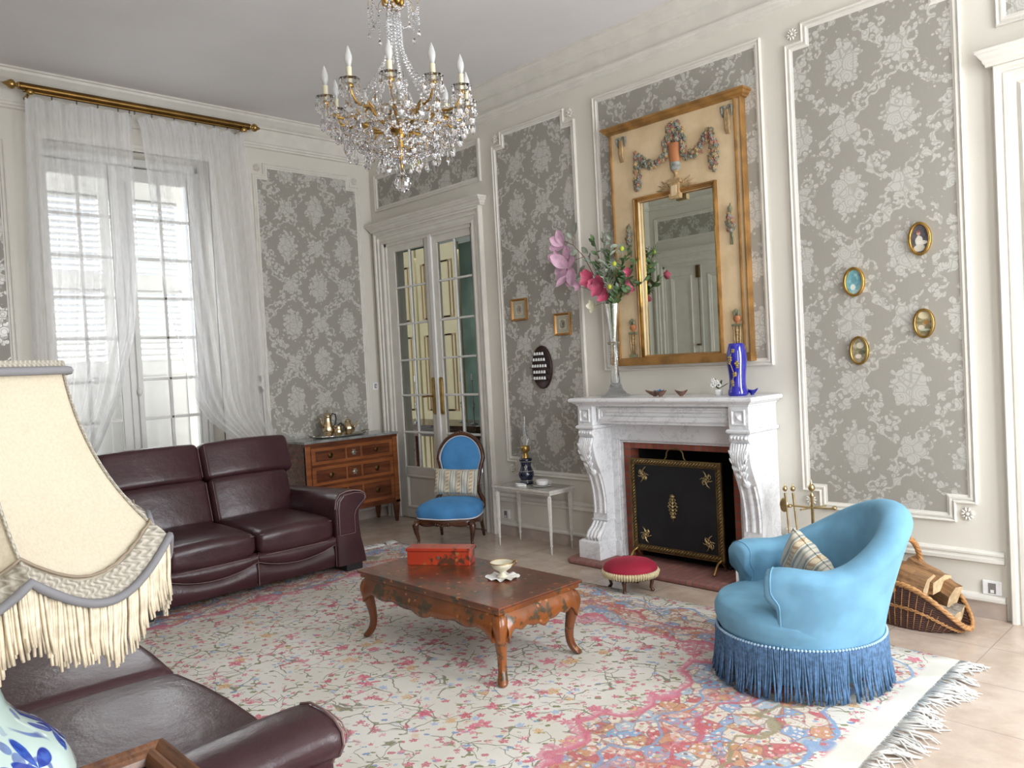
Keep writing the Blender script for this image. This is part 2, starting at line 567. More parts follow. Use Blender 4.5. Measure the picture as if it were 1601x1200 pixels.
# chair rail and skirting
def skirting(name, fn, segs):
    mb = MB(); ti = MB()
    for a0, a1 in segs:
        rail = [(0, 0.365), (0.012, 0.362), (0.022, 0.352), (0.022, 0.342), (0.014, 0.336), (0.014, 0.328), (0.028, 0.322), (0.028, 0.304), (0.012, 0.296), (0, 0.292)]
        led = [(0, 0.130), (0.03, 0.122), (0.034, 0.112), (0.034, 0.098), (0.02, 0.094), (0.018, 0.088), (0, 0.088)]
        for prof in (rail, led):
            vs = []; n = len(prof)
            for a in (a0, a1):
                for h, z in prof: vs.append(fn(a, z, h))
            mb.add(vs, [(i, i + 1, n + i + 1, n + i) for i in range(n - 1)] + [tuple(range(n)), tuple(range(2 * n - 1, n - 1, -1))])
        p = fn(a0, 0, 0); q = fn(a1, 0.09, 0.016)
        ti.box(p[0], q[0], p[1], q[1], p[2], q[2])
    r = tag(obj(name, mb, M['mould']), kind='structure')
    obj('stone_skirting', ti, M['skirt'], r)
    return r
M['skirt'] = pmat('skirting_stone', (0.47, 0.39, 0.34), 0.25, var=0.12, vs=7)
skirting('baseboard_back', fB, [(1.72, 2.93), (4.40, 5.61), (7.05, XE)])
skirting('baseboard_left', fA, [(YS, -3.10), (-1.52, 0)])
skirting('baseboard_front', fS, [(1.72, XE)])
skirting('baseboard_right', fE, [(YS, 0)])

# framed damask panels: outline with notched corners
def notched(a0, a1, z0, z1, n=0.105, m=0.105, which='tltrblbr'):
    P = []
    P += [(a0, z0 + m), (a0 + n, z0 + m), (a0 + n, z0)] if 'bl' in which else [(a0, z0)]
    P += [(a1 - n, z0), (a1 - n, z0 + m), (a1, z0 + m)] if 'br' in which else [(a1, z0)]
    P += [(a1, z1 - m), (a1 - n, z1 - m), (a1 - n, z1)] if 'tr' in which else [(a1, z1)]
    P += [(a0 + n, z1), (a0 + n, z1 - m), (a0, z1 - m)] if 'tl' in which else [(a0, z1)]
    return P
PROF = [(0, 0), (0, 0.018), (0.006, 0.022), (0.012, 0.018), (0.014, 0.010), (0.020, 0.010), (0.024, 0.016), (0.032, 0.016), (0.036, 0.008), (0.046, 0.006), (0.048, 0.0)]
def rosette(c, fn, parent, r=0.036):
    mb = MB()
    def put(da, dz, h, ra, rz, rh, ang=0):
        # small ellipsoid in wall space
        n, m = 8, 5; vs = []; fs = []
        for i in range(m + 1):
            t = pi * i / m
            for k in range(n):
                q = 2 * pi * k / n
                X = ra * sin(t) * cos(q); Z = rz * sin(t) * sin(q)
                X, Z = X * cos(ang) - Z * sin(ang), X * sin(ang) + Z * cos(ang)
                vs.append(fn(c[0] + da + X, c[1] + dz + Z, h - rh * cos(t)))
        for i in range(m):
            for k in range(n): fs.append((i * n + k, i * n + (k + 1) % n, (i + 1) * n + (k + 1) % n, (i + 1) * n + k))
        mb.add(vs, fs)
    put(0, 0, 0.014, r * .3, r * .3, 0.010)
    for k in range(10):
        a = 2 * pi * k / 10
        put(cos(a) * r * .66, sin(a) * r * .66, 0.010, r * .36, r * .17, 0.009, a)
    put(0, 0, 0.004, r * .8, r * .8, 0.006)
    return obj('rosette', mb, M['mould'], parent, smooth=True)
def panel(name, fn, a0, a1, z0, z1, mat, notch='tltrblbr', n=0.105, ros=True, prof=PROF):
    out = notched(a0, a1, z0, z1, n, n, notch)
    fr_ = MB(); fr_.strip(out, prof, fn)
    r = tag(obj(name, fr_, M['mould']), kind='structure')
    ins = MB()
    t = prof[-1][0]
    # inner polygon
    P = [Vector(p) for p in out]; k = len(P); inner = []
    for i in range(k):
        d1 = (P[i] - P[i - 1]).normalized(); d2 = (P[(i + 1) % k] - P[i]).normalized()
        n1 = Vector((-d1.y, d1.x)); n2 = Vector((-d2.y, d2.x)); m_ = n1 + n2; m_ = m_ / m_.dot(n1)
        inner.append(tuple(P[i] + m_ * t * 0.9))
    ins.prism(inner, lambda a, b, h: fn(a, b, h), 0.0, 0.004)
    obj('damask_inset', ins, mat, r)
    if ros:
        q = n * 0.47
        if 'bl' in notch: rosette((a0 + q, z0 + q), fn, r)
        if 'br' in notch: rosette((a1 - q, z0 + q), fn, r)
        if 'tr' in notch: rosette((a1 - q, z1 - q), fn, r)
        if 'tl' in notch: rosette((a0 + q, z1 - q), fn, r)
    return r
panel('trim_5', fB, 0.10, 1.70, 3.10, 3.47, M['damaskB'], notch='')
panel('trim_6', fB, 1.855, 2.795, 0.545, 3.465, M['damaskB'], notch='tltrbl')
panel('trim_7', fB, 2.983, 4.357, 1.40, 3.465, M['damaskB'], notch='')
panel('trim_8', fB, 4.517, 5.490, 0.505, 3.465, M['damaskB'])
panel('trim_9', fB, 5.655, 7.05, 3.09, 3.465, M['damaskB'], notch='')
panel('trim_10', fA, -1.285, -0.137, 0.55, 3.46, M['damaskA'])
panel('trim_11', fA, -4.75, -3.235, 0.55, 3.46, M['damaskA'])
panel('trim_12', fS, 0.10, 1.70, 3.10, 3.46, M['damaskB'], notch='')
panel('trim_13', fS, 1.855, 3.6, 0.545, 3.465, M['damaskB'])
panel('trim_14', fS, 3.8, 5.5, 0.545, 3.465, M['damaskB'])

# door casings with projecting cornices
def casing(parent_name, fn, a0, a1, top, full=True):
    mb = MB()
    W = 0.13
    P = [(a0, 0.0), (a0, top), (a1, top), (a1, 0.0)]
    prof = [(0, -0.02), (0, 0.022), (0.010, 0.030), (0.022, 0.024), (0.030, 0.018), (0.060, 0.022), (0.066, 0.034), (0.085, 0.034), (0.090, 0.026), (0.100, 0.030), (0.106, 0.044), (0.124, 0.047), (0.130, 0.042), (0.130, 0.0)]
    mb.strip(P, prof, fn, closed=False, inward=1)
    # projecting cornice
    cp = [(0.0, 0.0), (0.050, 0.0), (0.052, 0.012), (0.064, 0.020), (0.068, 0.034), (0.084, 0.044), (0.094, 0.058), (0.104, 0.062), (0.104, 0.078), (0.0, 0.086)]
    z0 = top + W
    n = len(cp); vs = []
    A0, A1 = a0 - W, a1 + W
    for side in (0, 1, 2, 3):
        for h, z in cp:
            e = h * 0.6
            if side == 0: vs.append(fn(A0 - e, z0 + z, 0))
            if side == 1: vs.append(fn(A0 - e, z0 + z, h))
            if side == 2: vs.append(fn(A1 + e, z0 + z, h))
            if side == 3: vs.append(fn(A1 + e, z0 + z, 0))
    fs = []
    for sd in range(3):
        fs += [(sd * n + i, sd * n + i + 1, (sd + 1) * n + i + 1, (sd + 1) * n + i) for i in range(n - 1)]
    mb.add(vs, fs)
    return mb
def frame_rect(mb, fn, a0, a1, z0, z1, w, h0, h1):
    def bx(x0, x1, y0, y1):
        p = fn(x0, y0, h0); q = fn(x1, y1, h1); mb.box(p[0], q[0], p[1], q[1], p[2], q[2])
    bx(a0, a0 + w, z0, z1); bx(a1 - w, a1, z0, z1); bx(a0 + w, a1 - w, z0, z0 + w); bx(a0 + w, a1 - w, z1 - w, z1)
def bxf(mb, fn, a0, a1, z0, z1, h0, h1):
    p = fn(a0, z0, h0); q = fn(a1, z1, h1); mb.box(p[0], q[0], p[1], q[1], p[2], q[2])
def door_casing_obj(name, fn, a0, a1, top):
    r = tag(obj(name, casing(name, fn, a0, a1, top), M['mould'], smooth=False), kind='structure')
    jb = MB()
    for (x0, x1, y0, y1) in ((a0 - .01, a0 + .03, 0, top), (a1 - .03, a1 + .01, 0, top), (a0, a1, top - .03, top + .01)):
        bxf(jb, fn, x0, x1, y0, y1, -0.21, 0.005)
    obj('jamb', jb, M['mould'], r)
    return r

# ---- door_1 : glazed double door beside the chimney wall
d1 = door_casing_obj('door_1', fB, 0.20, 1.555, 2.76)
rows = [0.52, 0.865, 1.232, 1.582, 1.94, 2.305, 2.665]
def glazed_leaf(a0, a1, v0, v1, vm, par):
    """a0..a1 leaf, glass v0..v1 with a bar at vm"""
    mb = MB(); h0, h1 = -0.05, -0.01
    bxf(mb, fB, a0, v0, 0.01, 2.75, h0, h1); bxf(mb, fB, v1, a1, 0.01, 2.75, h0, h1)
    bxf(mb, fB, v0, v1, 2.665, 2.75, h0, h1); bxf(mb, fB, v0, v1, 0.01, 0.10, h0, h1); bxf(mb, fB, v0, v1, 0.44, 0.52, h0, h1)
    bxf(mb, fB, v0, v1, 0.10, 0.44, -0.04, -0.025)
    mb.strip([(v0, 0.10), (v1, 0.10), (v1, 0.44), (v0, 0.44)], [(0, -0.025), (0, -0.006), (0.014, -0.002), (0.026, -0.01), (0.034, -0.022)], fB)
    leaf = obj('door_leaf', mb, M['mould'], par, bevel=0.004)
    bars = MB()
    bxf(bars, fB, vm - .010, vm + .010, 0.52, 2.665, -0.042, -0.012)
    for z in rows[1:-1]: bxf(bars, fB, v0, v1, z - .010, z + .010, -0.042, -0.012)
    obj('glazing_bars', bars, M['white'], leaf, bevel=0.005)
    g = MB(); bxf(g, fB, v0, v1, 0.52, 2.665, -0.030, -0.026)
    obj('glass', g, M['glass'], leaf)
    return leaf
lf = glazed_leaf(0.222, 0.925, 0.345, 0.825, 0.578, d1)
rt = glazed_leaf(0.935, 1.535, 1.015, 1.500, 1.262, d1)
ast = MB(); bxf(ast, fB, 0.905, 0.955, 0.01, 2.75, -0.01, 0.012); obj('astragal', ast, M['white'], rt, bevel=0.006)
for px_, leaf in ((0.868, lf), (0.985, rt)):
    pl = MB(); P = []
    for k in range(24):
        a = 2 * pi * k / 24
        P.append((px_ + 0.022 * cos(a), 1.225 + 0.155 * (1 if sin(a) > 0 else -1) + 0.022 * sin(a)))
    pl.prism(P, fB, -0.01, 0.004)
    hp = obj('handle_plate', pl, M['brass'], leaf, bevel=0.002)
    if leaf is lf:
        hd = MB(); hd.tube([(px_, 0, 1.225), (px_, -0.045, 1.225)], 0.009)
        hd.tube([(px_, -0.045, 1.225), (px_ - .03, -0.05, 1.228), (px_ - .07, -0.05, 1.222), (px_ - .105, -0.048, 1.222)], [0.009, 0.011, 0.008, 0.012])
        obj('door_handle', hd, M['brass'], hp, smooth=True)
# ---- door_2 : white panelled door at the right edge
d2 = door_casing_obj('door_2', fB, 5.77, 6.93, 2.76)
mb = MB(); bxf(mb, fB, 5.80, 6.91, 0.01, 2.75, -0.05, -0.012)
lf2 = obj('door_leaf', mb, M['mould'], d2)
mb = MB()
for z0, z1 in ((0.12, 0.9), (1.02, 2.63)):
    for q0, q1 in ((5.86, 6.32), (6.39, 6.85)): mb.strip([(q0, z0), (q1, z0), (q1, z1), (q0, z1)], [(0, -0.012), (0.004, 0.006), (0.02, 0.004), (0.04, -0.012)], fB)
obj('panel_moulding', mb, M['mould'], lf2)
# ---- door_3 : panelled double door in the wall behind the camera (seen in the mirror)
d3 = door_casing_obj('door_3', fS, 0.20, 1.555, 2.76)
for (q0, q1) in ((0.225, 0.755), (0.83, 1.53)):
    mb = MB(); bxf(mb, fS, q0, q1, 0.01, 2.75, -0.05, -0.012)
    for z0, z1 in ((0.12, 0.85), (0.97, 2.60)):
        mb.strip([(q0 + .10, z0), (q1 - .09, z0), (q1 - .09, z1), (q0 + .10, z1)], [(0, -0.012), (0.004, 0.008), (0.02, 0.004), (0.03, -0.002), (0.045, -0.002), (0.05, -0.012)], fS)
    lf3 = obj('door_leaf', mb, M['mould'], d3)
mb = MB(); bxf(mb, fS, 0.757, 0.80, 0.01, 2.75, -0.10, -0.03); obj('meeting_gap', mb, M['mould'], d3)
mb = MB(); mb.tube([fS(0.78, 2.70, 0), fS(0.78, 1.60, 0)], 0.006); mb.tube([fS(0.74, 1.62, 0), fS(0.74, 1.62, .04), fS(.80, 1.62, .04)], 0.012); bxf(mb, fS, .75, .80, 2.55, 2.72, -0.02, 0.02)
obj('espagnolette', mb, M['bronze'], d3)

# ---- french window in the left wall
wc = MB(); wc.strip([(-2.98, 0), (-2.98, 3.40), (-1.68, 3.40), (-1.68, 0)], [(0, -.02), (0, .012), (.012, .018), (.03, .014), (.05, .016), (.056, 0)], fA, closed=False, inward=1)
w1 = tag(obj('window_1', wc, M['mould']), kind='structure')
fx = -0.27
def fW(a, z, h): return (fx + h, a, z)
mb = MB()
for (q0, q1, y0, y1) in ((-2.98, -2.945, 0, 3.40), (-1.715, -1.68, 0, 3.40), (-2.98, -1.68, 3.34, 3.40)): bxf(mb, fW, q0, q1, y0, y1, -0.05, 0.03)
obj('window_frame', mb, M['white'], w1, bevel=0.004)
wz = [0.52, 0.86, 1.185, 1.523, 1.879, 2.221, 2.56, 2.90, 3.22]
for (q0, q1, v0, v1, vm) in ((-2.944, -2.345, -2.90, -2.435, -2.675), (-2.335, -1.716, -2.255, -1.775, -2.02)):
    mb = MB()
    bxf(mb, fW, q0, v0, 0.02, 3.335, -0.04, 0.0); bxf(mb, fW, v1, q1, 0.02, 3.335, -0.04, 0.0)
    bxf(mb, fW, v0, v1, 3.22, 3.335, -0.04, 0); bxf(mb, fW, v0, v1, 0.02, 0.52, -0.04, 0)
    sh = obj('window_sash', mb, M['white'], w1, bevel=0.004)
    mb = MB(); bxf(mb, fW, vm - .013, vm + .013, 0.52, 3.22, -0.035, -0.004)
    for z in wz[1:-1]: bxf(mb, fW, v0, v1, z - .013, z + .013, -0.035, -0.004)
    obj('glazing_bars', mb, M['white'], sh, bevel=0.004)
    g = MB(); bxf(g, fW, v0, v1, 0.52, 3.22, -0.022, -0.019); obj('glass', g, M['glass'], sh)
mb = MB(); bxf(mb, fW, -2.362, -2.318, 0.02, 3.335, 0.0, 0.018); ws = obj('meeting_stile', mb, M['white'], w1, bevel=0.005)
mb = MB(); mb.tube([fW(-2.30, 0.2, 0.02), fW(-2.30, 3.2, 0.02)], 0.006); mb.ell(fW(-2.30, 1.42, 0.04), (0.02, 0.02, 0.035)); obj('espagnolette', mb, M['white'], ws, smooth=True)
# outside shutters, closed: louvred above, solid below
M['shutter'] = pmat('shutter_paint', (0.80, 0.80, 0.79), 0.5, var=0.02)
def fO(a, z, h): return (-0.66 + h, a, z)
for (q0, q1) in ((-3.0, -2.342), (-2.338, -1.66)):
    mb = MB()
    bxf(mb, fO, q0, q0 + .07, -0.1, 3.45, -0.02, 0.02); bxf(mb, fO, q1 - .07, q1, -0.1, 3.45, -0.02, 0.02)
    for z0, z1 in ((3.15, 3.45), (2.34, 2.47), (1.56, 1.68), (-0.1, 0.05), (0.75, 0.85)): bxf(mb, fO, q0 + .07, q1 - .07, z0, z1, -0.02, 0.02)
    bxf(mb, fO, q0 + .07, q1 - .07, 0.05, 0.75, -0.008, 0.008); bxf(mb, fO, q0 + .07, q1 - .07, 0.85, 1.56, -0.008, 0.008)
    s_ = obj('window_shutter', mb, M['shutter'], w1)
    lv = MB()
    for z0, z1 in ((1.68, 2.34), (2.47, 3.15)):
        n = int((z1 - z0) / 0.052)
        for i in range(n):
            zc = z0 + (i + .5) * (z1 - z0) / n
            p0 = fO(q0 + .07, zc + 0.016, -0.022); p1 = fO(q1 - .07, zc + 0.016, -0.022); p2 = fO(q1 - .07, zc - 0.016, 0.022); p3 = fO(q0 + .07, zc - 0.016, 0.022)
            t = Vector((0.0, 0, 0.012))
            a = [Vector(p) for p in (p0, p1, p2, p3)]
            lv.add([*a, *[q + t for q in a]], [(0, 1, 2, 3), (7, 6, 5, 4), (0, 4, 5, 1), (1, 5, 6, 2), (2, 6, 7, 3), (3, 7, 4, 0)])
    obj('louvres', lv, M['shutter'], s_)
# pale wall of the building across the street
mb = MB(); mb.box(-6.2, -6.0, -9, 5, -1, 2.2)
tag(obj('wall_outside', mb, pmat('street_wall', (0.75, 0.73, 0.68), 0.9)), kind='structure')
# window frames of the right wall
for k, (q0, q1) in enumerate(((-1.85, -0.5), (-4.25, -2.9))):
    mb = MB(); frame_rect(mb, fE, q0, q1, 0.25, 3.3, 0.06, -0.15, -0.08)
    c = (q0 + q1) / 2; bxf(mb, fE, c - .05, c + .05, .3, 3.25, -.15, -.08)
    for z in (0.9, 1.5, 2.1, 2.7): bxf(mb, fE, q0, q1, z - .015, z + .015, -.14, -.09)
    tag(obj('window_%d' % (k + 2), mb, M['white']), kind='structure')

# ---- the room beyond the glazed door
M['yellow'] = pmat('yellow_panelling', (0.45, 0.39, 0.23), 0.5, var=0.04)
M['yellowdk'] = pmat('brown_panel_line', (0.30, 0.20, 0.09), 0.5)
M['green'] = pmat('green_wallpaper', (0.10, 0.155, 0.13), 0.7, var=0.25, vs=3)
mb = MB(); mb.box(-3.2, -3.0, 0.2, 3.6, 0, 3.4); mb.box(-3.2, 2.4, 3.4, 3.6, 0, 3.4); mb.box(2.2, 2.4, 0.22, 3.6, 0, 3.4)
tag(obj('wall_far', mb, M['green']), kind='structure')
mb = MB(); mb.box(-3.2, -1.9, 0.2, 3.6, 3.4, 3.5); mb.box(-0.4, 2.4, 0.2, 3.6, 3.4, 3.5); tag(obj('ceiling_far', mb, M['ceil']), kind='structure')
# yellow panelled doors standing in that room
def fY(a, z, h): return (a, 1.50 - h, z)
def yellow(a0, a1, name):
    mb = MB(); bxf(mb, fY, a0, a1, 0.02, 3.0, -0.05, 0)
    r = tag(obj(name, mb, M['yellow']), kind='structure')
    ln = MB()
    for z0, z1 in ((2.10, 2.80), (0.95, 1.90), (0.15, 0.80)):
        for s_ in (0.08, 0.14):
            P = [(a0 + s_, z0), (a1 - s_, z0), (a1 - s_, z1), (a0 + s_, z1)]
            ln.strip(P, [(0, 0), (0.002, 0.010), (0.018, 0.010), (0.022, 0)], fY)
    obj('panel_moulding', ln, M['yellowdk'], r)
    return r
yellow(-2.35, -1.27, 'door_4'); yellow(-1.23, -0.45, 'door_5')
mb = MB(); mb.box(-2.6, -2.38, 1.45, 1.62, 0, 3.3); tag(obj('trim_15', mb, M['mould']), kind='structure')
# ================================================================== SOFAS
def leather():
    m, nt, b = base('burgundy_leather')
    co = objco()
    n1 = noise(co, 3, 4, 0.6)
    c = mixc(sstep(n1, 0.3, 0.7), (0.040, 0.013, 0.017), (0.060, 0.021, 0.027))
    setc(b, 'Base Color', c)
    setc(b, 'Roughness', 0.24 + n1 * 0.14)
    b.inputs['Specular IOR Level'].default_value = 0.55
    w = noise(co, 9, 4, 0.6); g = noise(co, 160, 2)
    bump(b, w * 1.0 + g * 0.12, 0.22, 0.02)
    return m
M['leather'] = leather()
M['stitch'] = pmat('pale_stitching', (0.26, 0.17, 0.16), 0.7)
# local frame: u across (0..L), d depth from front (0..1.0) , z
def make_sofa(name, loc, rz, label, L=1.75, n=2, armdrop=0.0):
    """local x = across, local y = depth towards the back, origin at the front left floor corner"""
    r = empty(name, loc, rz, label, 'sofa', 'burgundy leather sofas')
    A = 0.27
    inner0, inner1 = A, L - A
    w = (inner1 - inner0) / n
    lp = lambda nm, mb, mat, par=r, **k: obj(nm, mb, mat, par, world=False, **k)
    for i in range(n):
        u0 = inner0 + i * w; uc = u0 + w / 2; hw = w / 2 - 0.003
        # base plinth panel, concave line above
        mb = MB()
        def base_fn(s, t, u0=u0):
            u = u0 + 0.003 + s * (w - 0.006)
            top = 0.155 + 0.055 * (2 * s - 1) ** 2 if True else 0
            z = 0.055 + (top - 0.055) * t
            return (u, 0.03 - 0.02 * sin(pi * t) , z)
        mb.grid(base_fn, 12, 6)
        mb.grid(lambda s, t: (u0 + 0.003 + s * (w - 0.006), 0.03 + t * 0.6, 0.155 + 0.055 * (2 * s - 1) ** 2), 12, 2)
        lp('base_panel', mb, M['leather'], smooth=True)
        # footrest roll
        mb = MB()
        def roll(s, t):
            u = u0 + 0.004 + s * (w - 0.008)
            lo = 0.160 + 0.055 * (2 * s - 1) ** 2; hi = 0.285 + 0.0 * s
            z = lo + (hi - lo) * t
            return (u, 0.02 - 0.035 * sin(pi * t) ** 0.7, z)
        mb.grid(roll, 12, 8)
        lp('footrest', mb, M['leather'], smooth=True)
        st = MB(); st.tube([(u0 + 0.004 + s / 12 * (w - 0.008), 0.002, 0.166 + 0.055 * (2 * s / 12 - 1) ** 2) for s in range(13)], 0.0022, 5)
        st.tube([(u0 + 0.004 + s / 12 * (w - 0.008), -0.006, 0.262) for s in range(13)], 0.0022, 5)
        lp('stitching', st, M['stitch'], kind=None)
        # seat cushion
        def puff(q, hw=hw):
            x, y, z = q
            k = 1 - (x / hw) ** 2
            f = max(0, -y / 0.33)
            z2 = z + (0.018 * k if z > 0 else 0) - (0.012 * f * f if z > 0 else 0)
            if z < 0: z2 -= 0.02 * k * f if f > .5 else 0
            return (x, y - 0.012 * k * (1 if y < -.25 else 0), z2)
        mb = MB(); mb.rbox((uc, 0.345, 0.355), (hw, 0.36, 0.082), 0.055, 5, puff)
        sc = lp('seat_cushion', mb, M['leather'], smooth=True)
        st = MB(); st.tube([(uc + (s / 12 - .5) * 2 * (hw - .02), -0.003 - 0.012 * (1 - (2 * s / 12 - 1) ** 2), 0.405 + .004 * (1 - (2 * s / 12 - 1) ** 2)) for s in range(13)], 0.0022, 5)
        lp('stitching', st, M['stitch'], sc)
        # back: lumbar pad and headrest pad, leaning back
        R = Matrix.Rotation(radians(-17), 3, 'X')
        def puffb(q, hw=hw):
            x, y, z = q
            k = (1 - (x / hw) ** 2)
            return (x, y - (0.03 * k if y < 0 else 0), z)
        mb = MB(); ext = (0.05 if i == n - 1 else 0) ; ex0 = (0.05 if i == 0 else 0); mb.rbox((uc + (ext - ex0) / 2, 0.760, 0.555), (hw + (ext + ex0) / 2, 0.085, 0.175), 0.05, 5, puffb, R)
        bc = lp('back_cushion', mb, M['leather'], smooth=True)
        mb = MB(); ext *= 2.6; ex0 *= 2.6; mb.rbox((uc + (ext - ex0) / 2, 0.885, 0.845), (hw + .002 + (ext + ex0) / 2, 0.085, 0.150), 0.05, 5, puffb, Matrix.Rotation(radians(-20), 3, 'X'))
        hr = lp('headrest', mb, M['leather'], smooth=True)
        for par, cz, cy, hh in ((bc, 0.555, 0.760, 0.175), (hr, 0.845, 0.885, 0.150)):
            for sx in (-1, 1):
                st = MB(); pts = []
                for t in range(9):
                    z = (t / 8 - .5) * 2 * (hh - .03)
                    p = R @ Vector((0, -0.087, z)); pts.append((uc + sx * (hw - .022), cy + p.y, cz + p.z))
                st.tube(pts, 0.002, 5); lp('stitching', st, M['stitch'], par)
    # welt lines between the seats
    for u in [inner0 + k_ * w for k_ in range(n + 1)]:
        st = MB(); st.tube([(u, -0.001, 0.06), (u, -0.003, 0.275)], 0.0023, 5); lp('seam', st, M['stitch'])
    # rear shell
    mb = MB(); mb.rbox((L / 2, 0.945, 0.46), (L / 2 - .13, 0.06, 0.42), 0.05, 4, None, Matrix.Rotation(radians(-14), 3, 'X'))
    lp('back_shell', mb, M['leather'], smooth=True)
    mb = MB(); mb.box(inner0 - .02, inner1 + .02, 0.06, 0.92, 0.06, 0.27); lp('chassis', mb, M['leather'])
    # arms : profile (distance outward from inner face, z) swept front to back
    def arm(side):
        prof = [(0.0, 0.06), (0.0, 0.30), (0.0, 0.50), (0.012, 0.565), (0.045, 0.605), (0.10, 0.622), (0.17, 0.622), (0.225, 0.612), (0.262, 0.588), (0.268, 0.555), (0.245, 0.520), (0.215, 0.485), (0.200, 0.44), (0.200, 0.36), (0.212, 0.24), (0.235, 0.14), (0.250, 0.06)]
        fs = lambda o: (inner0 - o) if side == 0 else (inner1 + o)
        mb = MB()
        K = 14; np_ = len(prof); vs = []
        cxo = 0.12; czo = 0.33
        prof = [(o, z if z < .4 else z - (.02 + armdrop) * min(1, (z - .4) / .12)) for o, z in prof]
        for k in range(K + 1):
            t = k / K
            if k == 0: d, sc_, = 0.0, 0.90
            elif k == 1: d, sc_ = -0.022, 0.955
            elif k == 2: d, sc_ = -0.010, 0.993
            elif k == 3: d, sc_ = 0.02, 1.0
            else: d, sc_ = 0.02 + (k - 3) / (K - 3) * 0.93, 1.0
            if k == 0: d = -0.026
            drop = 0.0
            for o, z in prof:
                zz = z if z < 0.45 else z - 0.04 * max(0, d - 0.1)
                sz = czo + (zz - czo) * sc_; so = cxo + (o - cxo) * sc_
                if k <= 2 and z < 0.07: sz = z
                vs.append((fs(so), d, sz))
        fc = [(k * np_ + i, k * np_ + i + 1, (k + 1) * np_ + i + 1, (k + 1) * np_ + i) for k in range(K) for i in range(np_ - 1)]
        fc += [tuple(range(np_)), tuple(reversed(range(K * np_, (K + 1) * np_)))]
        mb.add(vs, fc)
        a = lp('armrest', mb, M['leather'], smooth=True)
        # raised front facing with piping
        ff = MB()
        dz_ = .02 + armdrop
        P = [(0.018, 0.29), (0.018, 0.50), (0.03, 0.56), (0.07, 0.60), (0.16, 0.607), (0.225, 0.595), (0.250, 0.57), (0.242, 0.545), (0.20, 0.51), (0.165, 0.47), (0.15, 0.42), (0.15, 0.29)]
        P = [(o, z if z < .4 else z - dz_ * min(1, (z - .4) / .12)) for o, z in P]
        ff.prism(P, lambda x, z, h: (fs(x), -h, z), 0.02, 0.038)
        fo = lp('front_facing', ff, M['leather'], a, bevel=0.009)
        st = MB(); st.tube([(fs(x), -0.040, z) for x, z in P], 0.0022, 5, closed=True)
        st.tube([(fs(o), -0.018, z) for o, z in prof[2:13]], 0.004, 5)
        lp('stitching', st, M['stitch'], fo)
    arm(0); arm(1)
    for (u, d) in ((inner0 - .16, 0.06), (inner1 + .16, 0.06), (inner0 - .16, 0.86), (inner1 + .16, 0.86)):
        mb = MB(); mb.box(u - .07, u + .07, d - .05, d + .05, 0.0, 0.065); lp('foot', mb, M['blackplastic'], bevel=0.006)
    return r
# sofa below the window: across = +y... its front faces +x
s1 = make_sofa('leather_sofa', (1.72, -3.15, 0.013), radians(90), 'burgundy leather two-seat sofa with high padded back below the curtained window')
s2 = make_sofa('leather_sofa', (4.95, -3.635, 0.013), radians(180), 'burgundy leather sofa in the foreground behind the fringed table lamp', 2.26, 2, 0.045)

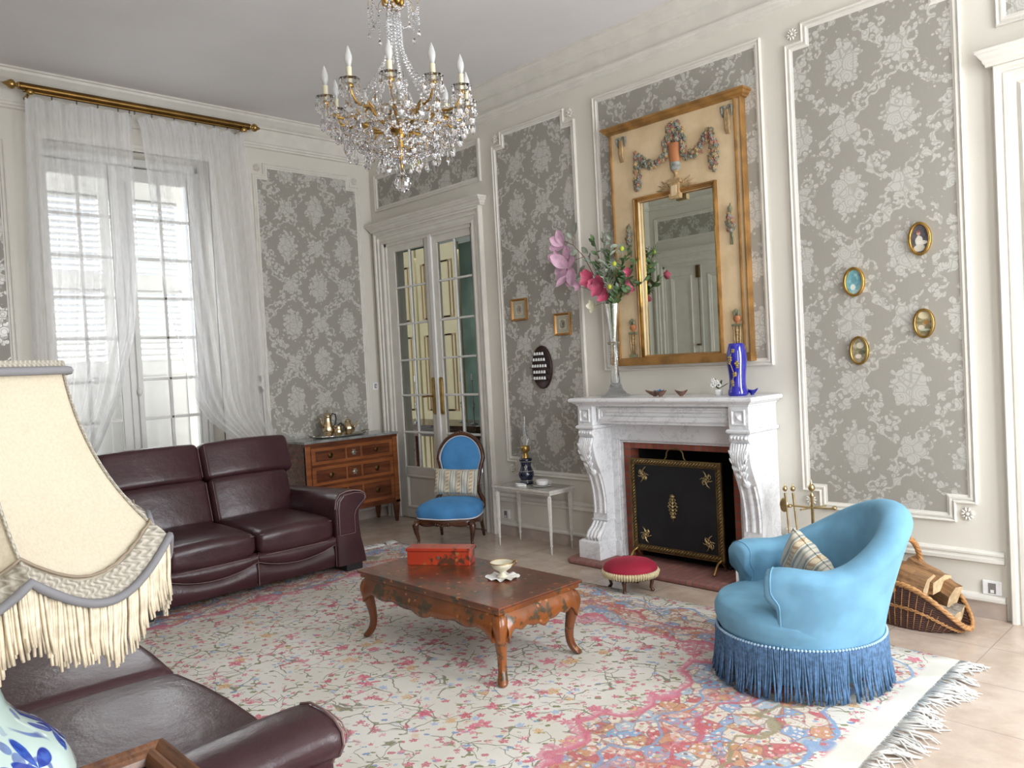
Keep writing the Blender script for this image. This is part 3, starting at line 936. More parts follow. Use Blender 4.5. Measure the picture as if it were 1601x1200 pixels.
# ================================================================== RUG
def rug_mat():
    m, nt, b = base('floral_rug')
    p = posco(); x, y, z = sep(p)
    X0, X1, Y0, Y1 = 1.22, 5.62, -3.95, -0.74
    p2 = comb(x, y, 0.0)
    w1 = noise(p2, 4.0, 3, 0.6) - 0.5; w2 = noise(comb(x + 7.3, y - 3.1, 0.0), 4.0, 3, 0.6) - 0.5
    q = comb(x + w1 * 0.14, y + w2 * 0.14, 0.0)
    cream = mixc(sstep(noise(p2, 2.2, 3), 0.35, 0.65), (0.68, 0.65, 0.575), (0.77, 0.745, 0.69))
    # field flowers
    fuzz = noise(p2, 70, 2, 0.6) - 0.5
    def flowers(scale, rad, off, petals=5.0):
        v = vor(comb(x + w1 * .05 + off, y + w2 * .05 + off * .7, 0.0), scale, 'F1', 1.0)
        d = E(v.outputs['Distance'])
        # petal wobble from the local voronoi vector
        vv = nt.nodes.new('ShaderNodeVectorMath'); vv.operation = 'SUBTRACT'
        sc = nt.nodes.new('ShaderNodeVectorMath'); sc.operation = 'SCALE'
        nt.links.new(comb(x + w1 * .05 + off, y + w2 * .05 + off * .7, 0.0), vv.inputs[0]); nt.links.new(v.outputs['Position'], vv.inputs[1])
        lx, ly, lz = sep(vv.outputs[0])
        ang = op('ARCTAN2', lx, ly)
        colr = v.outputs['Color']; cr, cg, cb = sep(colr)
        edge = d - rad * (0.80 + 0.20 * sn(ang * petals)) * (0.60 + cr * 0.75) + fuzz * 0.35
        return edge, cr, cg, cb, d, ang
    e1, r1, g1, b1, d1_, a1_ = flowers(11.0, 0.42, 0.0)
    e2, r2, g2, b2, d2_, a2_ = flowers(22.0, 0.42, 3.3)
    e3, r3, g3, b3, d3_, a3_ = flowers(27.0, 0.38, 5.9, 2.0)
    dens = sstep(noise(p2, 1.9, 2), 0.40, 0.52)
    tw = vor(comb(x + w1 * .16, y + w2 * .16, 0.0), 6.5, 'DISTANCE_TO_EDGE', 1.0)
    stem = sstep(E(tw.outputs['Distance']), 0.022, 0.010) * sstep(noise(comb(x + 11, y, 0.0), 5.0, 1), 0.47, 0.53)
    tw2 = vor(comb(x - 4 + w1 * .16, y + 9 + w2 * .16, 0.0), 10.0, 'DISTANCE_TO_EDGE', 1.0)
    stem2 = sstep(E(tw2.outputs['Distance']), 0.030, 0.014) * sstep(noise(comb(x, y + 21, 0.0), 6.0, 1), 0.50, 0.56)
    c = cream
    c = mixc(mx(stem, stem2) * 0.85, c, (0.15, 0.14, 0.075))
    leafm = sstep(e3, 0.0, -0.04) * sstep(g3, 0.36, 0.40)
    c = mixc(leafm, c, ramp(b3, [(0, (0.22, 0.24, 0.10)), (0.35, (0.13, 0.20, 0.17)), (0.55, (0.40, 0.30, 0.10)), (0.75, (0.22, 0.32, 0.50)), (0.88, (0.55, 0.20, 0.22))], True))
    knot = 0.55 + 0.45 * sstep(noise(p2, 180, 2, 0.7), 0.42, 0.55)
    m2 = sstep(e2, 0.0, -0.03) * sstep(g2, 0.40, 0.44) * knot
    c = mixc(m2, c, ramp(b2, [(0, (0.55, 0.08, 0.14)), (0.3, (0.72, 0.38, 0.36)), (0.5, (0.66, 0.50, 0.22)), (0.66, (0.70, 0.20, 0.30)), (0.9, (0.35, 0.45, 0.65))], True))
    clus = sstep(noise(comb(x + 3, y - 5, 0.0), 2.6, 2), 0.42, 0.50)
    m1 = sstep(e1, 0.0, -0.03) * sstep(g1, 0.36, 0.40) * clus * knot
    pet = sstep(absn(sn(a1_ * 2.5 + 0.7)), 0.15, 0.45)
    fl1 = mixc(pet, (0.50, 0.06, 0.12), ramp(b1, [(0, (0.66, 0.10, 0.19)), (0.4, (0.70, 0.20, 0.29)), (0.7, (0.58, 0.07, 0.12)), (0.88, (0.70, 0.45, 0.18))], True))
    fl1 = mixc(sstep(d1_, 0.075, 0.05), fl1, (0.62, 0.45, 0.16))
    c = mixc(m1, c, fl1)
    # ornate scalloped border band
    dR = (X1 - x) * 0.90; dL = (x - X0) * 1.25; dT = (Y1 - y) * 1.42; dB = (y - Y0) * 1.42
    def smin(a, b_, k=0.22):
        n = nt.nodes.new('ShaderNodeMath'); n.operation = 'SMOOTH_MIN'
        nt.links.new(a.s, n.inputs[0]); nt.links.new(b_.s, n.inputs[1]); n.inputs[2].default_value = k
        return E(n.outputs[0])
    dd = smin(smin(dR, dL), smin(dT, dB))
    scal = 0.07 * sn(x * 7.6 + 1.0) * sn(y * 7.6 + 0.4) + 0.16 * w1 + 0.06 * absn(sn((x + y) * 9.0)) + 0.05 * absn(sn((x - y) * 9.0))
    D = dd + scal
    band = sstep(D, 0.26, 0.27) * sstep(D, 0.86, 0.85)
    edge1 = sstep(absn(D - 0.27), 0.018, 0.008); edge2 = sstep(absn(D - 0.85), 0.022, 0.010); edge3 = sstep(absn(D - 0.58), 0.020, 0.008)
    edge4 = sstep(absn(D - 0.42), 0.014, 0.007); edge5 = sstep(absn(D - 0.72), 0.014, 0.007)
    v5 = vor(comb(x + w1 * .10, y + w2 * .10, 0.0), 13.0, 'F1', 0.9); c5 = v5.outputs['Color']; k1, k2, k3 = sep(c5); d5 = E(v5.outputs['Distance'])
    v6 = vor(comb(x + w1 * .08, y + w2 * .08, 0.0), 46.0, 'F1', 1.0); j1, j2, j3 = sep(v6.outputs['Color']); d6 = E(v6.outputs['Distance'])
    ground = ramp(k1, [(0, (0.70, 0.66, 0.57)), (0.30, (0.17, 0.36, 0.58)), (0.48, (0.70, 0.64, 0.52)), (0.62, (0.50, 0.09, 0.10)), (0.72, (0.36, 0.50, 0.58)), (0.84, (0.55, 0.27, 0.12))], True)
    dots = ramp(j1, [(0, (0.76, 0.72, 0.64)), (0.30, (0.50, 0.05, 0.08)), (0.46, (0.76, 0.72, 0.64)), (0.58, (0.24, 0.40, 0.62)), (0.70, (0.45, 0.40, 0.14)), (0.82, (0.74, 0.34, 0.38)), (0.92, (0.13, 0.14, 0.10))], True)
    ring = sstep(absn(sn(d5 * 22.0)), 0.35, 0.15)
    orn = mixc(sstep(d6, 0.48, 0.40) * 0.9, ground, dots)
    orn = mixc(ring * 0.55, orn, (0.56, 0.11, 0.12))
    ve = vor(comb(x + w1 * .10, y + w2 * .10, 0.0), 13.0, 'DISTANCE_TO_EDGE', 0.9)
    orn = mixc(sstep(E(ve.outputs['Distance']), 0.05, 0.02) * 0.65, orn, (0.26, 0.09, 0.07))
    redband = sstep(D, 0.58, 0.60) * sstep(D, 0.74, 0.72)
    orn = mixc(redband * sstep(j2, 0.45, 0.5) * 0.5, orn, (0.60, 0.15, 0.11))
    c = mixc(band * 0.92, c, orn)
    for e_, cc in ((edge1, (0.20, 0.34, 0.56)), (edge3, (0.52, 0.09, 0.12)), (edge4, (0.28, 0.24, 0.12)), (edge5, (0.20, 0.32, 0.50)), (edge2, (0.62, 0.13, 0.20))):
        c = mixc(e_ * 0.85, c, cc)
    pinkedge = sstep(D, 0.85, 0.86) * sstep(D, 0.905, 0.90) * sstep(noise(p2, 45, 1), 0.38, 0.5)
    c = mixc(pinkedge * 0.75, c, (0.66, 0.20, 0.30))
    # plain cream selvedge
    de = mn(mn(X1 - x, x - X0), mn(Y1 - y, y - Y0))
    c = mixc(sstep(X1 - x, 0.13, 0.10), c, cream)
    # knots
    kn = noise(p2, 260, 2, 0.7)
    c = mixc(0.22 * sstep(kn, 0.42, 0.62), c, (0.76, 0.73, 0.66))
    setc(b, 'Base Color', c)
    b.inputs['Roughness'].default_value = 0.95; b.inputs['Specular IOR Level'].default_value = 0.15
    bump(b, kn + noise(p2, 30, 2) * 0.6, 0.5, 0.006)
    return m
M['rug'] = rug_mat()
rug = empty('floral_rug', (3.42, -2.35, 0), 0, 'large cream rug with pink flowers and a red and blue scalloped border', 'rug')
mb = MB()
X0, X1, Y0, Y1 = 1.22, 5.62, -3.95, -0.74
def rugf(s, t):
    x = X0 + (X1 - X0) * s; y = Y0 + (Y1 - Y0) * t
    return (x + 0.02 * sin(y * 2.2 + .5) * (s > .5) , y - 0.03 * (1 - s) + 0.015 * sin(x * 1.7), 0.012)
mb.grid(rugf, 40, 30)
def hem(s0, s1, t0, t1):
    mb.grid(lambda a, b_: (*rugf(s0 + (s1 - s0) * a, t0 + (t1 - t0) * a)[:2], 0.012 * (1 - b_) + 0.001 * b_), 40, 1)
hem(0, 1, 0, 0); hem(0, 1, 1, 1); hem(0, 0, 0, 1); hem(1, 1, 0, 1)
obj('pile', mb, M['rug'], rug, smooth=2)
M['fringe'] = pmat('rug_fringe_cotton', (0.72, 0.70, 0.66), 0.9, var=0.1)
mb = MB(); rnd = random.Random(3)
for side in (0, 1):
    N = 420
    for i in range(N):
        t = (i + rnd.random()) / N
        x, y, z = rugf(side, t)
        clump = 0.05 * sin(t * 60) + 0.04 * sin(t * 143 + 1)
        ln = 0.10 + 0.05 * rnd.random() + 0.03 * sin(t * 37)
        dy = clump * 0.9 + rnd.uniform(-.035, .035); sx = 1 if side else -1
        c1 = rnd.uniform(-.02, .02)
        pts = [(x - sx * .005, y, 0.010), (x + sx * ln * .4, y + dy * .4 + c1, 0.010 + rnd.random() * .012), (x + sx * ln * .75, y + dy * .8 - c1, 0.007 + rnd.random() * .012), (x + sx * ln, y + dy + c1, 0.004)]
        mb.tube(pts, [0.0035, 0.0045, 0.004, 0.002], 4)
obj('fringe', mb, M['fringe'], rug, kind='stuff', smooth=2)

# ================================================================== COFFEE TABLE
def lacquer(name, red):
    m, nt, b = base(name)
    co = objco()
    n1 = noise(co, 5.5, 4, 0.6); n2 = noise(co, 18, 4, 0.7); n3 = noise(co, 3, 2)
    basec = mixc(sstep(n3, 0.35, 0.65), red[0], red[1])
    c = mixc(sstep(n1 * .45 + n2 * .55, 0.52, 0.58) * 0.85, basec, (0.035, 0.04, 0.022))
    v = vor(co, 26, 'F1'); cr, cg, cb = sep(v.outputs['Color'])
    c = mixc(sstep(E(v.outputs['Distance']), 0.30, 0.22) * sstep(cr, 0.72, 0.75) * sstep(n1, .4, .5), c, (0.42, 0.16, 0.05))
    setc(b, 'Base Color', c)
    setc(b, 'Roughness', 0.22 + n2 * 0.2)
    b.inputs['Coat Weight'].default_value = 0.4; b.inputs['Coat Roughness'].default_value = 0.12
    return m
M['lac'] = lacquer('lacquer_top', [(0.10, 0.026, 0.010), (0.20, 0.050, 0.016)])
M['lac2'] = lacquer('lacquer_apron', [(0.13, 0.036, 0.010), (0.28, 0.082, 0.016)])
ct = empty('coffee_table', (3.57, -2.02, 0.0), 0, 'low reddish-brown lacquered coffee table with cabriole legs on the floral rug', 'coffee table')
cx0, cx1, cy0, cy1, zt = 3.005, 4.165, -2.318, -1.735, 0.388
G = 0.012
mb = MB()
mb.box(cx0, cx1, cy0, cy1, zt - 0.016, zt)
obj('tabletop', mb, M['lac'], ct, bevel=0.004)
mb = MB(); mb.box(cx0 + .012, cx1 - .012, cy0 + .012, cy1 - .012, zt - 0.040, zt - 0.016); obj('edge_moulding', mb, M['lac2'], ct, bevel=0.006)
# scalloped aprons
def apron(p0, p1, nrm):
    p0 = Vector(p0); p1 = Vector(p1); d = p1 - p0; L = d.length; nrm = Vector(nrm)
    mb = MB(); K = 40; vs = []; rows_ = 3
    def low(s):
        e = min(s, 1 - s)
        base_ = 0.075
        if e < 0.10: return base_ + 0.055 * (1 - e / 0.10) ** 2
        return base_ + 0.016 * abs(sin((e - .10) / .40 * pi * 2.5)) + 0.022 * (e > .34) * sin((e - .34) / .16 * pi / 2)
    def f(s, t):
        p = p0 + d * s
        z = zt - 0.040 - low(s) * t
        o = 0.0 + 0.028 * (sin(t * pi * .62)) 
        q = p + nrm * o
        return (q.x, q.y, z)
    mb.grid(f, K, 6)
    mb.grid(lambda s, t: tuple(Vector(f(s, t)) - nrm * 0.018), K, 6, flip=True)
    mb.grid(lambda s, t: tuple(Vector(f(s, 1)) - nrm * 0.018 * t), K, 1)
    return mb
I = 0.022
a0, a1, b0, b1 = cx0 + I, cx1 - I, cy0 + I, cy1 - I
for p0, p1, nr in (((a0 + .03, b0, 0), (a1 - .03, b0, 0), (0, -1, 0)), ((a0 + .03, b1, 0), (a1 - .03, b1, 0), (0, 1, 0)), ((a0, b0 + .03, 0), (a0, b1 - .03, 0), (-1, 0, 0)), ((a1, b0 + .03, 0), (a1, b1 - .03, 0), (1, 0, 0))):
    obj('apron', apron(p0, p1, nr), M['lac2'], ct, smooth=2)
def cab_leg(cx, cy, dx, dy, z0=G, zt_=0.348, size=0.037, out=0.0):
    # square section cabriole, knee bulging outwards along (dx,dy)
    keys = [(1.0, -0.012, 0.95), (0.93, -0.002, 1.03), (0.84, 0.008, 1.06), (0.72, 0.008, 0.90), (0.55, -0.004, 0.68), (0.35, -0.016, 0.54), (0.18, -0.012, 0.50), (0.09, 0.002, 0.60), (0.035, 0.016, 0.66), (0.0, 0.020, 0.40)]
    vs = []; fs = []; n = 12
    for t, o, s in keys:
        z = z0 + (zt_ - z0) * t
        hx = size * s
        for k in range(n):
            a = 2 * pi * k / n + pi / 4
            # superellipse section
            ca, sa = cos(a), sin(a)
            r = hx / (abs(ca) ** 4 + abs(sa) ** 4) ** .25
            vs.append((cx + dx * o + r * ca, cy + dy * o + r * sa, z))
    m_ = len(keys)
    for i in range(m_ - 1):
        for k in range(n): fs.append((i * n + k, i * n + (k + 1) % n, (i + 1) * n + (k + 1) % n, (i + 1) * n + k))
    fs += [tuple(reversed(range(n))), tuple(range((m_ - 1) * n, m_ * n))]
    return MB().add(vs, fs)
for sx, sy in ((0, 0), (1, 0), (0, 1), (1, 1)):
    lx = (a0 + .022) if sx == 0 else (a1 - .022); ly = (b0 + .022) if sy == 0 else (b1 - .022)
    obj('leg', cab_leg(lx, ly, (1 if sx else -1) * .9, (1 if sy else -1) * .9), M['lac2'], ct, smooth=True, subsurf=1)

# red lacquer box on the table
M['redlac'] = lacquer('red_lacquer', [(0.42, 0.040, 0.018), (0.55, 0.065, 0.025)])
bx_ = empty('lacquer_box', (3.29, -1.94, zt), radians(32), 'long red lacquered box with dark lid on the coffee table', 'box')
mb = MB(); mb.box(-.185, .185, -.05, .05, 0.0, 0.075); obj('box_body', mb, M['redlac'], bx_, world=False, bevel=0.003)
mb = MB(); mb.box(-.19, .19, -.055, .055, 0.077, 0.097); obj('lid', mb, M['redlac'], bx_, world=False, bevel=0.004)
mb = MB(); mb.lathe([(0.0, 0), (0.010, 0), (0.010, 0.003), (0.004, 0.004)], (0, 0, 0), 14, ax=Matrix.Rotation(radians(90), 3, 'X')); mb.v = [(v[0], v[1] - .05, v[2] + .042) for v in mb.v]
obj('escutcheon', mb, pmat('pale_metal', (0.7, 0.62, 0.55), 0.3, 1), bx_, world=False)
# doily and bowl
M['lace'] = pmat('white_lace', (0.80, 0.78, 0.75), 0.9)
mb = MB(); Pn = 48
def doi(s, t):
    a = 2 * pi * s; r = t * (0.078 + 0.010 * abs(sin(a * 6)) + .006 * sin(a * 12))
    return (3.80 + r * cos(a), -1.945 + r * sin(a), zt + 0.0015 + 0.012 * t * t * (0.5 + 0.5 * sin(a * 9)) + .0005)
mb.grid(doi, 72, 8, cu=True)
mb.grid(lambda s, t: (doi(s, t)[0], doi(s, t)[1], doi(s, t)[2] - .0012), 72, 8, cu=True)
tag(obj('doily', mb, M['lace'], smooth=2), 'small white lace doily under the bowl on the coffee table', 'doily')
bw = empty('footed_bowl', (3.80, -1.945, zt + .004), 0, 'small cream footed bowl with gold rim standing on the lace doily', 'bowl')
mb = MB(); mb.lathe([(0.0, 0.003), (0.030, 0.0), (0.032, 0.006), (0.018, 0.014), (0.014, 0.026), (0.030, 0.036), (0.052, 0.052), (0.063, 0.076), (0.060, 0.077), (0.048, 0.055), (0.028, 0.042), (0.0, 0.038)], n=32, cap=False)
obj('bowl_body', mb, pmat('cream_china', (0.72, 0.66, 0.50), 0.25, coat=.3), bw, world=False, smooth=2)
mb = MB(); mb.tube([(0.0625 * cos(a), 0.0625 * sin(a), 0.077) for a in [2 * pi * k / 32 for k in range(32)]], 0.0022, 6, closed=True)
mb.tube([(.055, .02, .060), (.078, .028, .078), (.082, .03, .092), (.068, .024, .088), (.058, .02, .078)], 0.0032, 6)
obj('gold_rim', mb, M['gilt'], bw, world=False, smooth=2)
# ================================================================== FIREPLACE
def brick_mat(name, c1, c2, mortar, axis='x', sc=1.0, bw=0.5, bh=0.25):
    m, nt, b = base(name)
    x, y, z = sep(posco())
    t = nt.nodes.new('ShaderNodeTexBrick')
    if axis == 'z': v = comb(z, x, 0.0)
    elif axis == 'f': v = comb(y, x, 0.0)
    else: v = comb(x, z, 0.0)
    nt.links.new(v, t.inputs['Vector'])
    t.inputs['Color1'].default_value = (*c1, 1); t.inputs['Color2'].default_value = (*c2, 1); t.inputs['Mortar'].default_value = (*mortar, 1)
    t.inputs['Scale'].default_value = sc; t.inputs['Mortar Size'].default_value = 0.006; t.inputs['Brick Width'].default_value = bw; t.inputs['Row Height'].default_value = bh
    n1 = noise(posco(), 25, 3)
    setc(b, 'Base Color', mixc(sstep(n1, .3, .7) * 0.3, t.outputs['Color'], c1))
    b.inputs['Roughness'].default_value = 0.6
    bump(b, 1 - E(t.outputs['Fac']), 0.4, 0.004)
    return m
M['brick'] = brick_mat('red_brick', (0.26, 0.058, 0.032), (0.36, 0.10, 0.058), (0.17, 0.11, 0.09), 'x', 1, 0.22, 0.055)
M['brickv'] = brick_mat('red_brick_soldier', (0.26, 0.058, 0.032), (0.36, 0.10, 0.058), (0.17, 0.11, 0.09), 'z', 1, 0.22, 0.05)
M['hearth'] = brick_mat('hearth_brick', (0.25, 0.10, 0.085), (0.34, 0.15, 0.12), (0.16, 0.11, 0.10), 'f', 1, 0.25, 0.05)
M['soot'] = pmat('soot', (0.012, 0.010, 0.009), 0.95, var=.5)
fp = empty('fireplace', (3.67, -0.2, 0), 0, 'white marble fireplace with carved acanthus consoles and red brick lining', 'fireplace')
C0 = 3.67
def mould_box(mb, x0, x1, ydepth, prof):
    """box with a moulded edge: prof [(overhang, z)] swept round left-front-right"""
    vs = []; n = len(prof)
    for o, z in prof: vs += [(x0 - o, -0.004, z), (x0 - o, -ydepth - o, z), (x1 + o, -ydepth - o, z), (x1 + o, -0.004, z)]
    fs = []
    for i in range(n - 1):
        for k in range(3): fs.append((i * 4 + k, i * 4 + k + 1, (i + 1) * 4 + k + 1, (i + 1) * 4 + k))
    fs += [(0, 1, 2, 3), tuple((n - 1) * 4 + k for k in (3, 2, 1, 0))]
    mb.add(vs, fs)
mb = MB(); mould_box(mb, 2.985, 4.355, 0.355, [(0.0, 1.158), (0.006, 1.162), (0.010, 1.172), (0.022, 1.178), (0.030, 1.186), (0.046, 1.190), (0.050, 1.200), (0.046, 1.212), (0.036, 1.218)])
obj('mantel_shelf', mb, M['marble'], fp)
# frieze
mb = MB(); mb.box(3.121, 4.219, -0.30, -.002, 1.030, 1.157)
mb.strip([(3.14, 1.052), (4.20, 1.052), (4.20, 1.145), (3.14, 1.145)], [(0, 0.300), (0.0, 0.315), (0.010, 0.315), (0.016, 0.308), (0.030, 0.308), (0.034, 0.300)], fB)
mb.box(3.20, 4.14, -0.309, -0.29, 1.090, 1.108)
obj('frieze', mb, M['marble'], fp)
mb = MB(); mb.box(3.113, 4.227, -0.151, 0.0, 0.90, 1.029); obj('inner_lintel', mb, M['marble'], fp)
for sd in (0, 1):
    X0_, X1_ = (2.985, 3.12) if sd == 0 else (4.22, 4.355)
    blk = MB(); blk.box(X0_, X1_, -0.355, -.001, 1.020, 1.1585)
    blk.strip([(X0_ + .022, 1.045), (X1_ - .022, 1.045), (X1_ - .022, 1.140), (X0_ + .022, 1.140)], [(0, .355), (0, .366), (.008, .366), (.014, .352)], fB)
    blk.prism([(X0_ + .042, 1.062), (X1_ - .042, 1.062), (X1_ - .042, 1.122), (X0_ + .042, 1.122)], fB, .35, .358)
    c = ((X0_ + X1_) / 2, 1.092)
    blk.add([fB(c[0] - .022, 1.068, .358), fB(c[0] + .022, 1.068, .358), fB(c[0] + .022, 1.116, .358), fB(c[0] - .022, 1.116, .358), fB(c[0], c[1], .374)], [(0, 1, 4), (1, 2, 4), (2, 3, 4), (3, 0, 4)])
    obj('corner_block', blk, M['marble'], fp, bevel=0.002)
    ab = MB(); mould_box(ab, X0_, X1_, 0.355, [(0.0, 0.990), (0.012, 0.996), (0.016, 1.006), (0.012, 1.016), (0.0, 1.020)])
    obj('abacus', ab, M['marble'], fp)
    # S-shaped console, side profile (depth, z)
    prof = [(0.0, 0.990), (0.345, 0.990), (0.362, 0.975), (0.366, 0.955), (0.352, 0.938), (0.340, 0.925), (0.352, 0.90), (0.358, 0.87), (0.354, 0.83), (0.340, 0.78), (0.318, 0.73), (0.292, 0.68), (0.268, 0.62), (0.250, 0.56), (0.238, 0.50), (0.232, 0.44), (0.232, 0.38), (0.236, 0.335), (0.236, 0.31), (0.0, 0.31)]
    cs = MB(); cs.prism(prof, lambda a, b_, h: (h, -a, b_), X0_, X1_)
    con = obj('console', cs, M['marble'], fp, bevel=0.004)
    front = prof[6:18]
    def fpt(z):
        for i in range(len(front) - 1):
            z0_, z1_ = front[i][1], front[i + 1][1]
            if z1_ <= z <= z0_:
                t = (z0_ - z) / (z0_ - z1_); return front[i][0] * (1 - t) + front[i + 1][0] * t
        return front[0][0] if z > front[0][1] else front[-1][0]
    # raised flutes on the lower front
    rb = MB()
    for (e0, e1) in ((X0_ + .012, X0_ + .030), (X0_ + .048, X1_ - .048), (X1_ - .030, X1_ - .012)):
        def g(s, t, e0=e0, e1=e1):
            z = 0.66 - 0.30 * t
            return (e0 + (e1 - e0) * s, -(fpt(z) + 0.010 * sin(pi * s) ** .5), z)
        rb.grid(g, 6, 14)
    obj('fluting', rb, M['marble'], con, smooth=True)
    # acanthus leaf: ribs fanning over the swelling front
    lf_ = MB()
    xc = (X0_ + X1_) / 2
    for k in range(-3, 4):
        pts = []; rad = []
        for t in range(10):
            tt = t / 9
            z = 0.93 - tt * (0.27 - 0.035 * abs(k))
            x = xc + k * 0.0175 * (1.05 - 0.75 * tt ** 1.6) 
            dd = fpt(min(z, .9)) + 0.006 + 0.020 * sin(pi * tt)
            pts.append((x, -dd + 0.004 * abs(k) * .6, z)); rad.append(0.0105 * (0.6 + sin(pi * min(1, tt * 1.1 + .1))) * .75 + .002)
        lf_.tube(pts, rad, 6)
        # side lobes
        for q, tt in enumerate((0.2, .4, .6, .8)):
            z = 0.93 - tt * 0.24
            sgn = -1 if k < 0 else 1
            if k == 0: continue
            x = xc + k * 0.0175 * (1.05 - 0.75 * tt ** 1.6)
            dd = fpt(min(z, .9)) + 0.016 + .008 * sin(pi * tt)
            lf_.ell((x + sgn * .005, -dd, z - .008), (0.007, 0.010, 0.020), 6, 5, Matrix.Rotation(sgn * 0.45, 3, 'Y'))
    for k in range(-2, 3): lf_.ell((xc + k * .024, -0.362, 0.966), (0.012, 0.016, 0.013), 8, 6)
    lf_.ell((xc, -(fpt(.665) + .008), 0.672), (0.030, 0.016, 0.028), 10, 6)
    obj('acanthus_leaf', lf_, M['marble'], con, smooth=2)
    # foot with claws
    pw = MB()
    mould_box(pw, X0_ + .004, X1_ - .004, 0.236, [(0.0, 0.300), (0.010, 0.304), (0.012, 0.314), (0.0, 0.318)])
    pw.prism([(0.0, 0.17), (0.31, 0.17), (0.30, 0.205), (0.262, 0.25), (0.238, 0.302), (0.0, 0.302)], lambda a, b_, h: (h, -a, b_), X0_ + .006, X1_ - .006)
    for k in range(4):
        x = X0_ + .020 + k * (X1_ - X0_ - .04) / 3
        pw.tube([(x, -0.245, 0.298), (x, -0.272, 0.258), (x, -0.312, 0.225), (x, -0.328, 0.196), (x, -0.318, 0.176)], [0.012, 0.016, 0.0185, 0.018, 0.011], 8)
    obj('claw_foot', pw, M['marble'], con, smooth=True)
    # plinth
    px0, px1 = (2.925, 3.125) if sd == 0 else (4.215, 4.415)
    pl = MB(); pl.box(px0, px1, -0.345, 0.0, 0.036, 0.155); mould_box(pl, px0, px1, 0.345, [(0, .15), (0, .160), (-.010, .166), (-.014, .172)])
    obj('plinth', pl, M['marble'], fp, bevel=0.003)
    # inner jamb of the surround
    jx0, jx1 = (3.115, 3.17) if sd == 0 else (4.17, 4.225)
    jb = MB(); jb.box(jx0, jx1, -0.149, 0.0, 0.036, 0.899); jb.box(jx0 + .002, jx1 - .002, -0.162, -.002, .037, .15)
    ix = 3.17 if sd == 0 else 4.17
    jb.box(ix - (.0 if sd == 0 else .022), ix + (.022 if sd == 0 else 0), -0.125, 0, .036, .905)
    obj('inner_jamb', jb, M['marble'], fp, bevel=0.002)
    # outer return of the chimney piece towards the wall
    rx0, rx1 = (2.99, 3.115) if sd == 0 else (4.225, 4.35)
    rt_ = MB(); rt_.box(rx0, rx1, -0.215, -.001, 0.15, 1.019); obj('pier', rt_, M['marble'], fp, bevel=0.002)
ln = MB(); ln.strip([(3.17, .04), (3.17, .905), (4.17, .905), (4.17, .04)], [(0, .125), (0, .135), (.012, .135), (.018, .125), (.026, .125)], fB, closed=False, inward=-1); obj('frame_moulding', ln, M['marble'], fp)
# brick lining
bl = MB(); bl.box(3.19, 4.15, -0.10, -0.004, 0.835, 0.90); obj('brick_arch', bl, M['brickv'], fp)
bl = MB(); bl.box(3.19, 3.255, -0.10, -0.004, 0.036, 0.835); obj('brick_jamb', bl, M['brick'], fp)
bl = MB(); bl.box(4.085, 4.15, -0.10, -0.004, 0.036, 0.835); obj('brick_jamb', bl, M['brick'], fp)
# firebox
bxm = MB()
bxm.box(3.225, 3.255, -0.004, 0.5, 0.0, 0.855); bxm.box(4.085, 4.115, -0.004, 0.5, 0, .855); bxm.box(3.22, 4.12, 0.47, 0.5, 0, .855); bxm.box(3.225, 4.115, -0.004, 0.5, .838, .855); bxm.box(3.225, 4.115, -0.004, 0.5, 0.0, 0.034)
obj('firebox', bxm, M['soot'], fp)
# hearth with rounded front corners
P = [(2.84, -0.02), (2.84, -0.36), (2.86, -0.405), (2.90, -0.43)] + [(4.44, -0.43), (4.48, -0.405), (4.50, -0.36), (4.50, -0.02)]
hb = MB(); hb.prism(P, lambda a, b_, h: (a, b_, h), 0.001, 0.036); obj('hearth', hb, M['hearth'], fp, bevel=0.012)
# andiron glimpsed inside
ad = empty('andiron', (4.06, -0.02, 0.036), 0, 'dark iron firedog standing in the right side of the hearth opening', 'andiron')
mb = MB(); mb.tube([(4.035, -0.03, 0.036), (4.035, -0.03, .20)], .012); mb.ell((4.035, -.03, .22), (.026, .026, .030)); mb.lathe([(0.03, 0), (0.022, .01), (0.012, .03), (.016, .05), (.01, .07)], (4.035, -.03, .14), 12)
obj('upright', mb, M['iron'], ad, smooth=True)
mb = MB(); mb.box(4.025, 4.045, -0.03, 0.38, 0.10, 0.118); mb.tube([(4.0, -.06, .038), (4.02, -.035, .09), (4.035, -.03, .11)], .009); mb.tube([(4.07, -.06, .038), (4.05, -.035, .09), (4.035, -.03, .11)], .009); mb.tube([(4.035, .37, .038), (4.035, .37, .11)], .009)
obj('log_bar', mb, M['iron'], ad)

# ---- fire screen
M['screen'] = pmat('black_screen_mesh', (0.012, 0.013, 0.016), 0.45, 0.3, var=.2, bmp=.3, bs=400)
fs_ = empty('fire_screen', (3.655, -0.15, 0.036), 0, 'black fire screen with gilt brass border and ornaments before the fireplace', 'fire screen')
sx0, sx1, sz0, sz1 = 3.283, 4.030, 0.108, 0.772
ysc = 0.150
mb = MB(); mb.box(sx0 + .02, sx1 - .02, -ysc - .003, -ysc + .003, sz0 + .02, sz1 - .02); obj('screen_panel', mb, M['screen'], fs_)
mb = MB(); mb.strip([(sx0, sz0), (sx1, sz0), (sx1, sz1), (sx0, sz1)], [(0, ysc - .008), (0, ysc + .010), (.010, ysc + .012), (.012, ysc + .004), (.036, ysc + .003), (.038, ysc + .009), (.044, ysc + .009), (.044, ysc)], fB)
bd = obj('brass_border', mb, pmat('olive_bronze', (.20, .14, .06), .4, .9, var=.25, vs=20), fs_)
mb = MB()
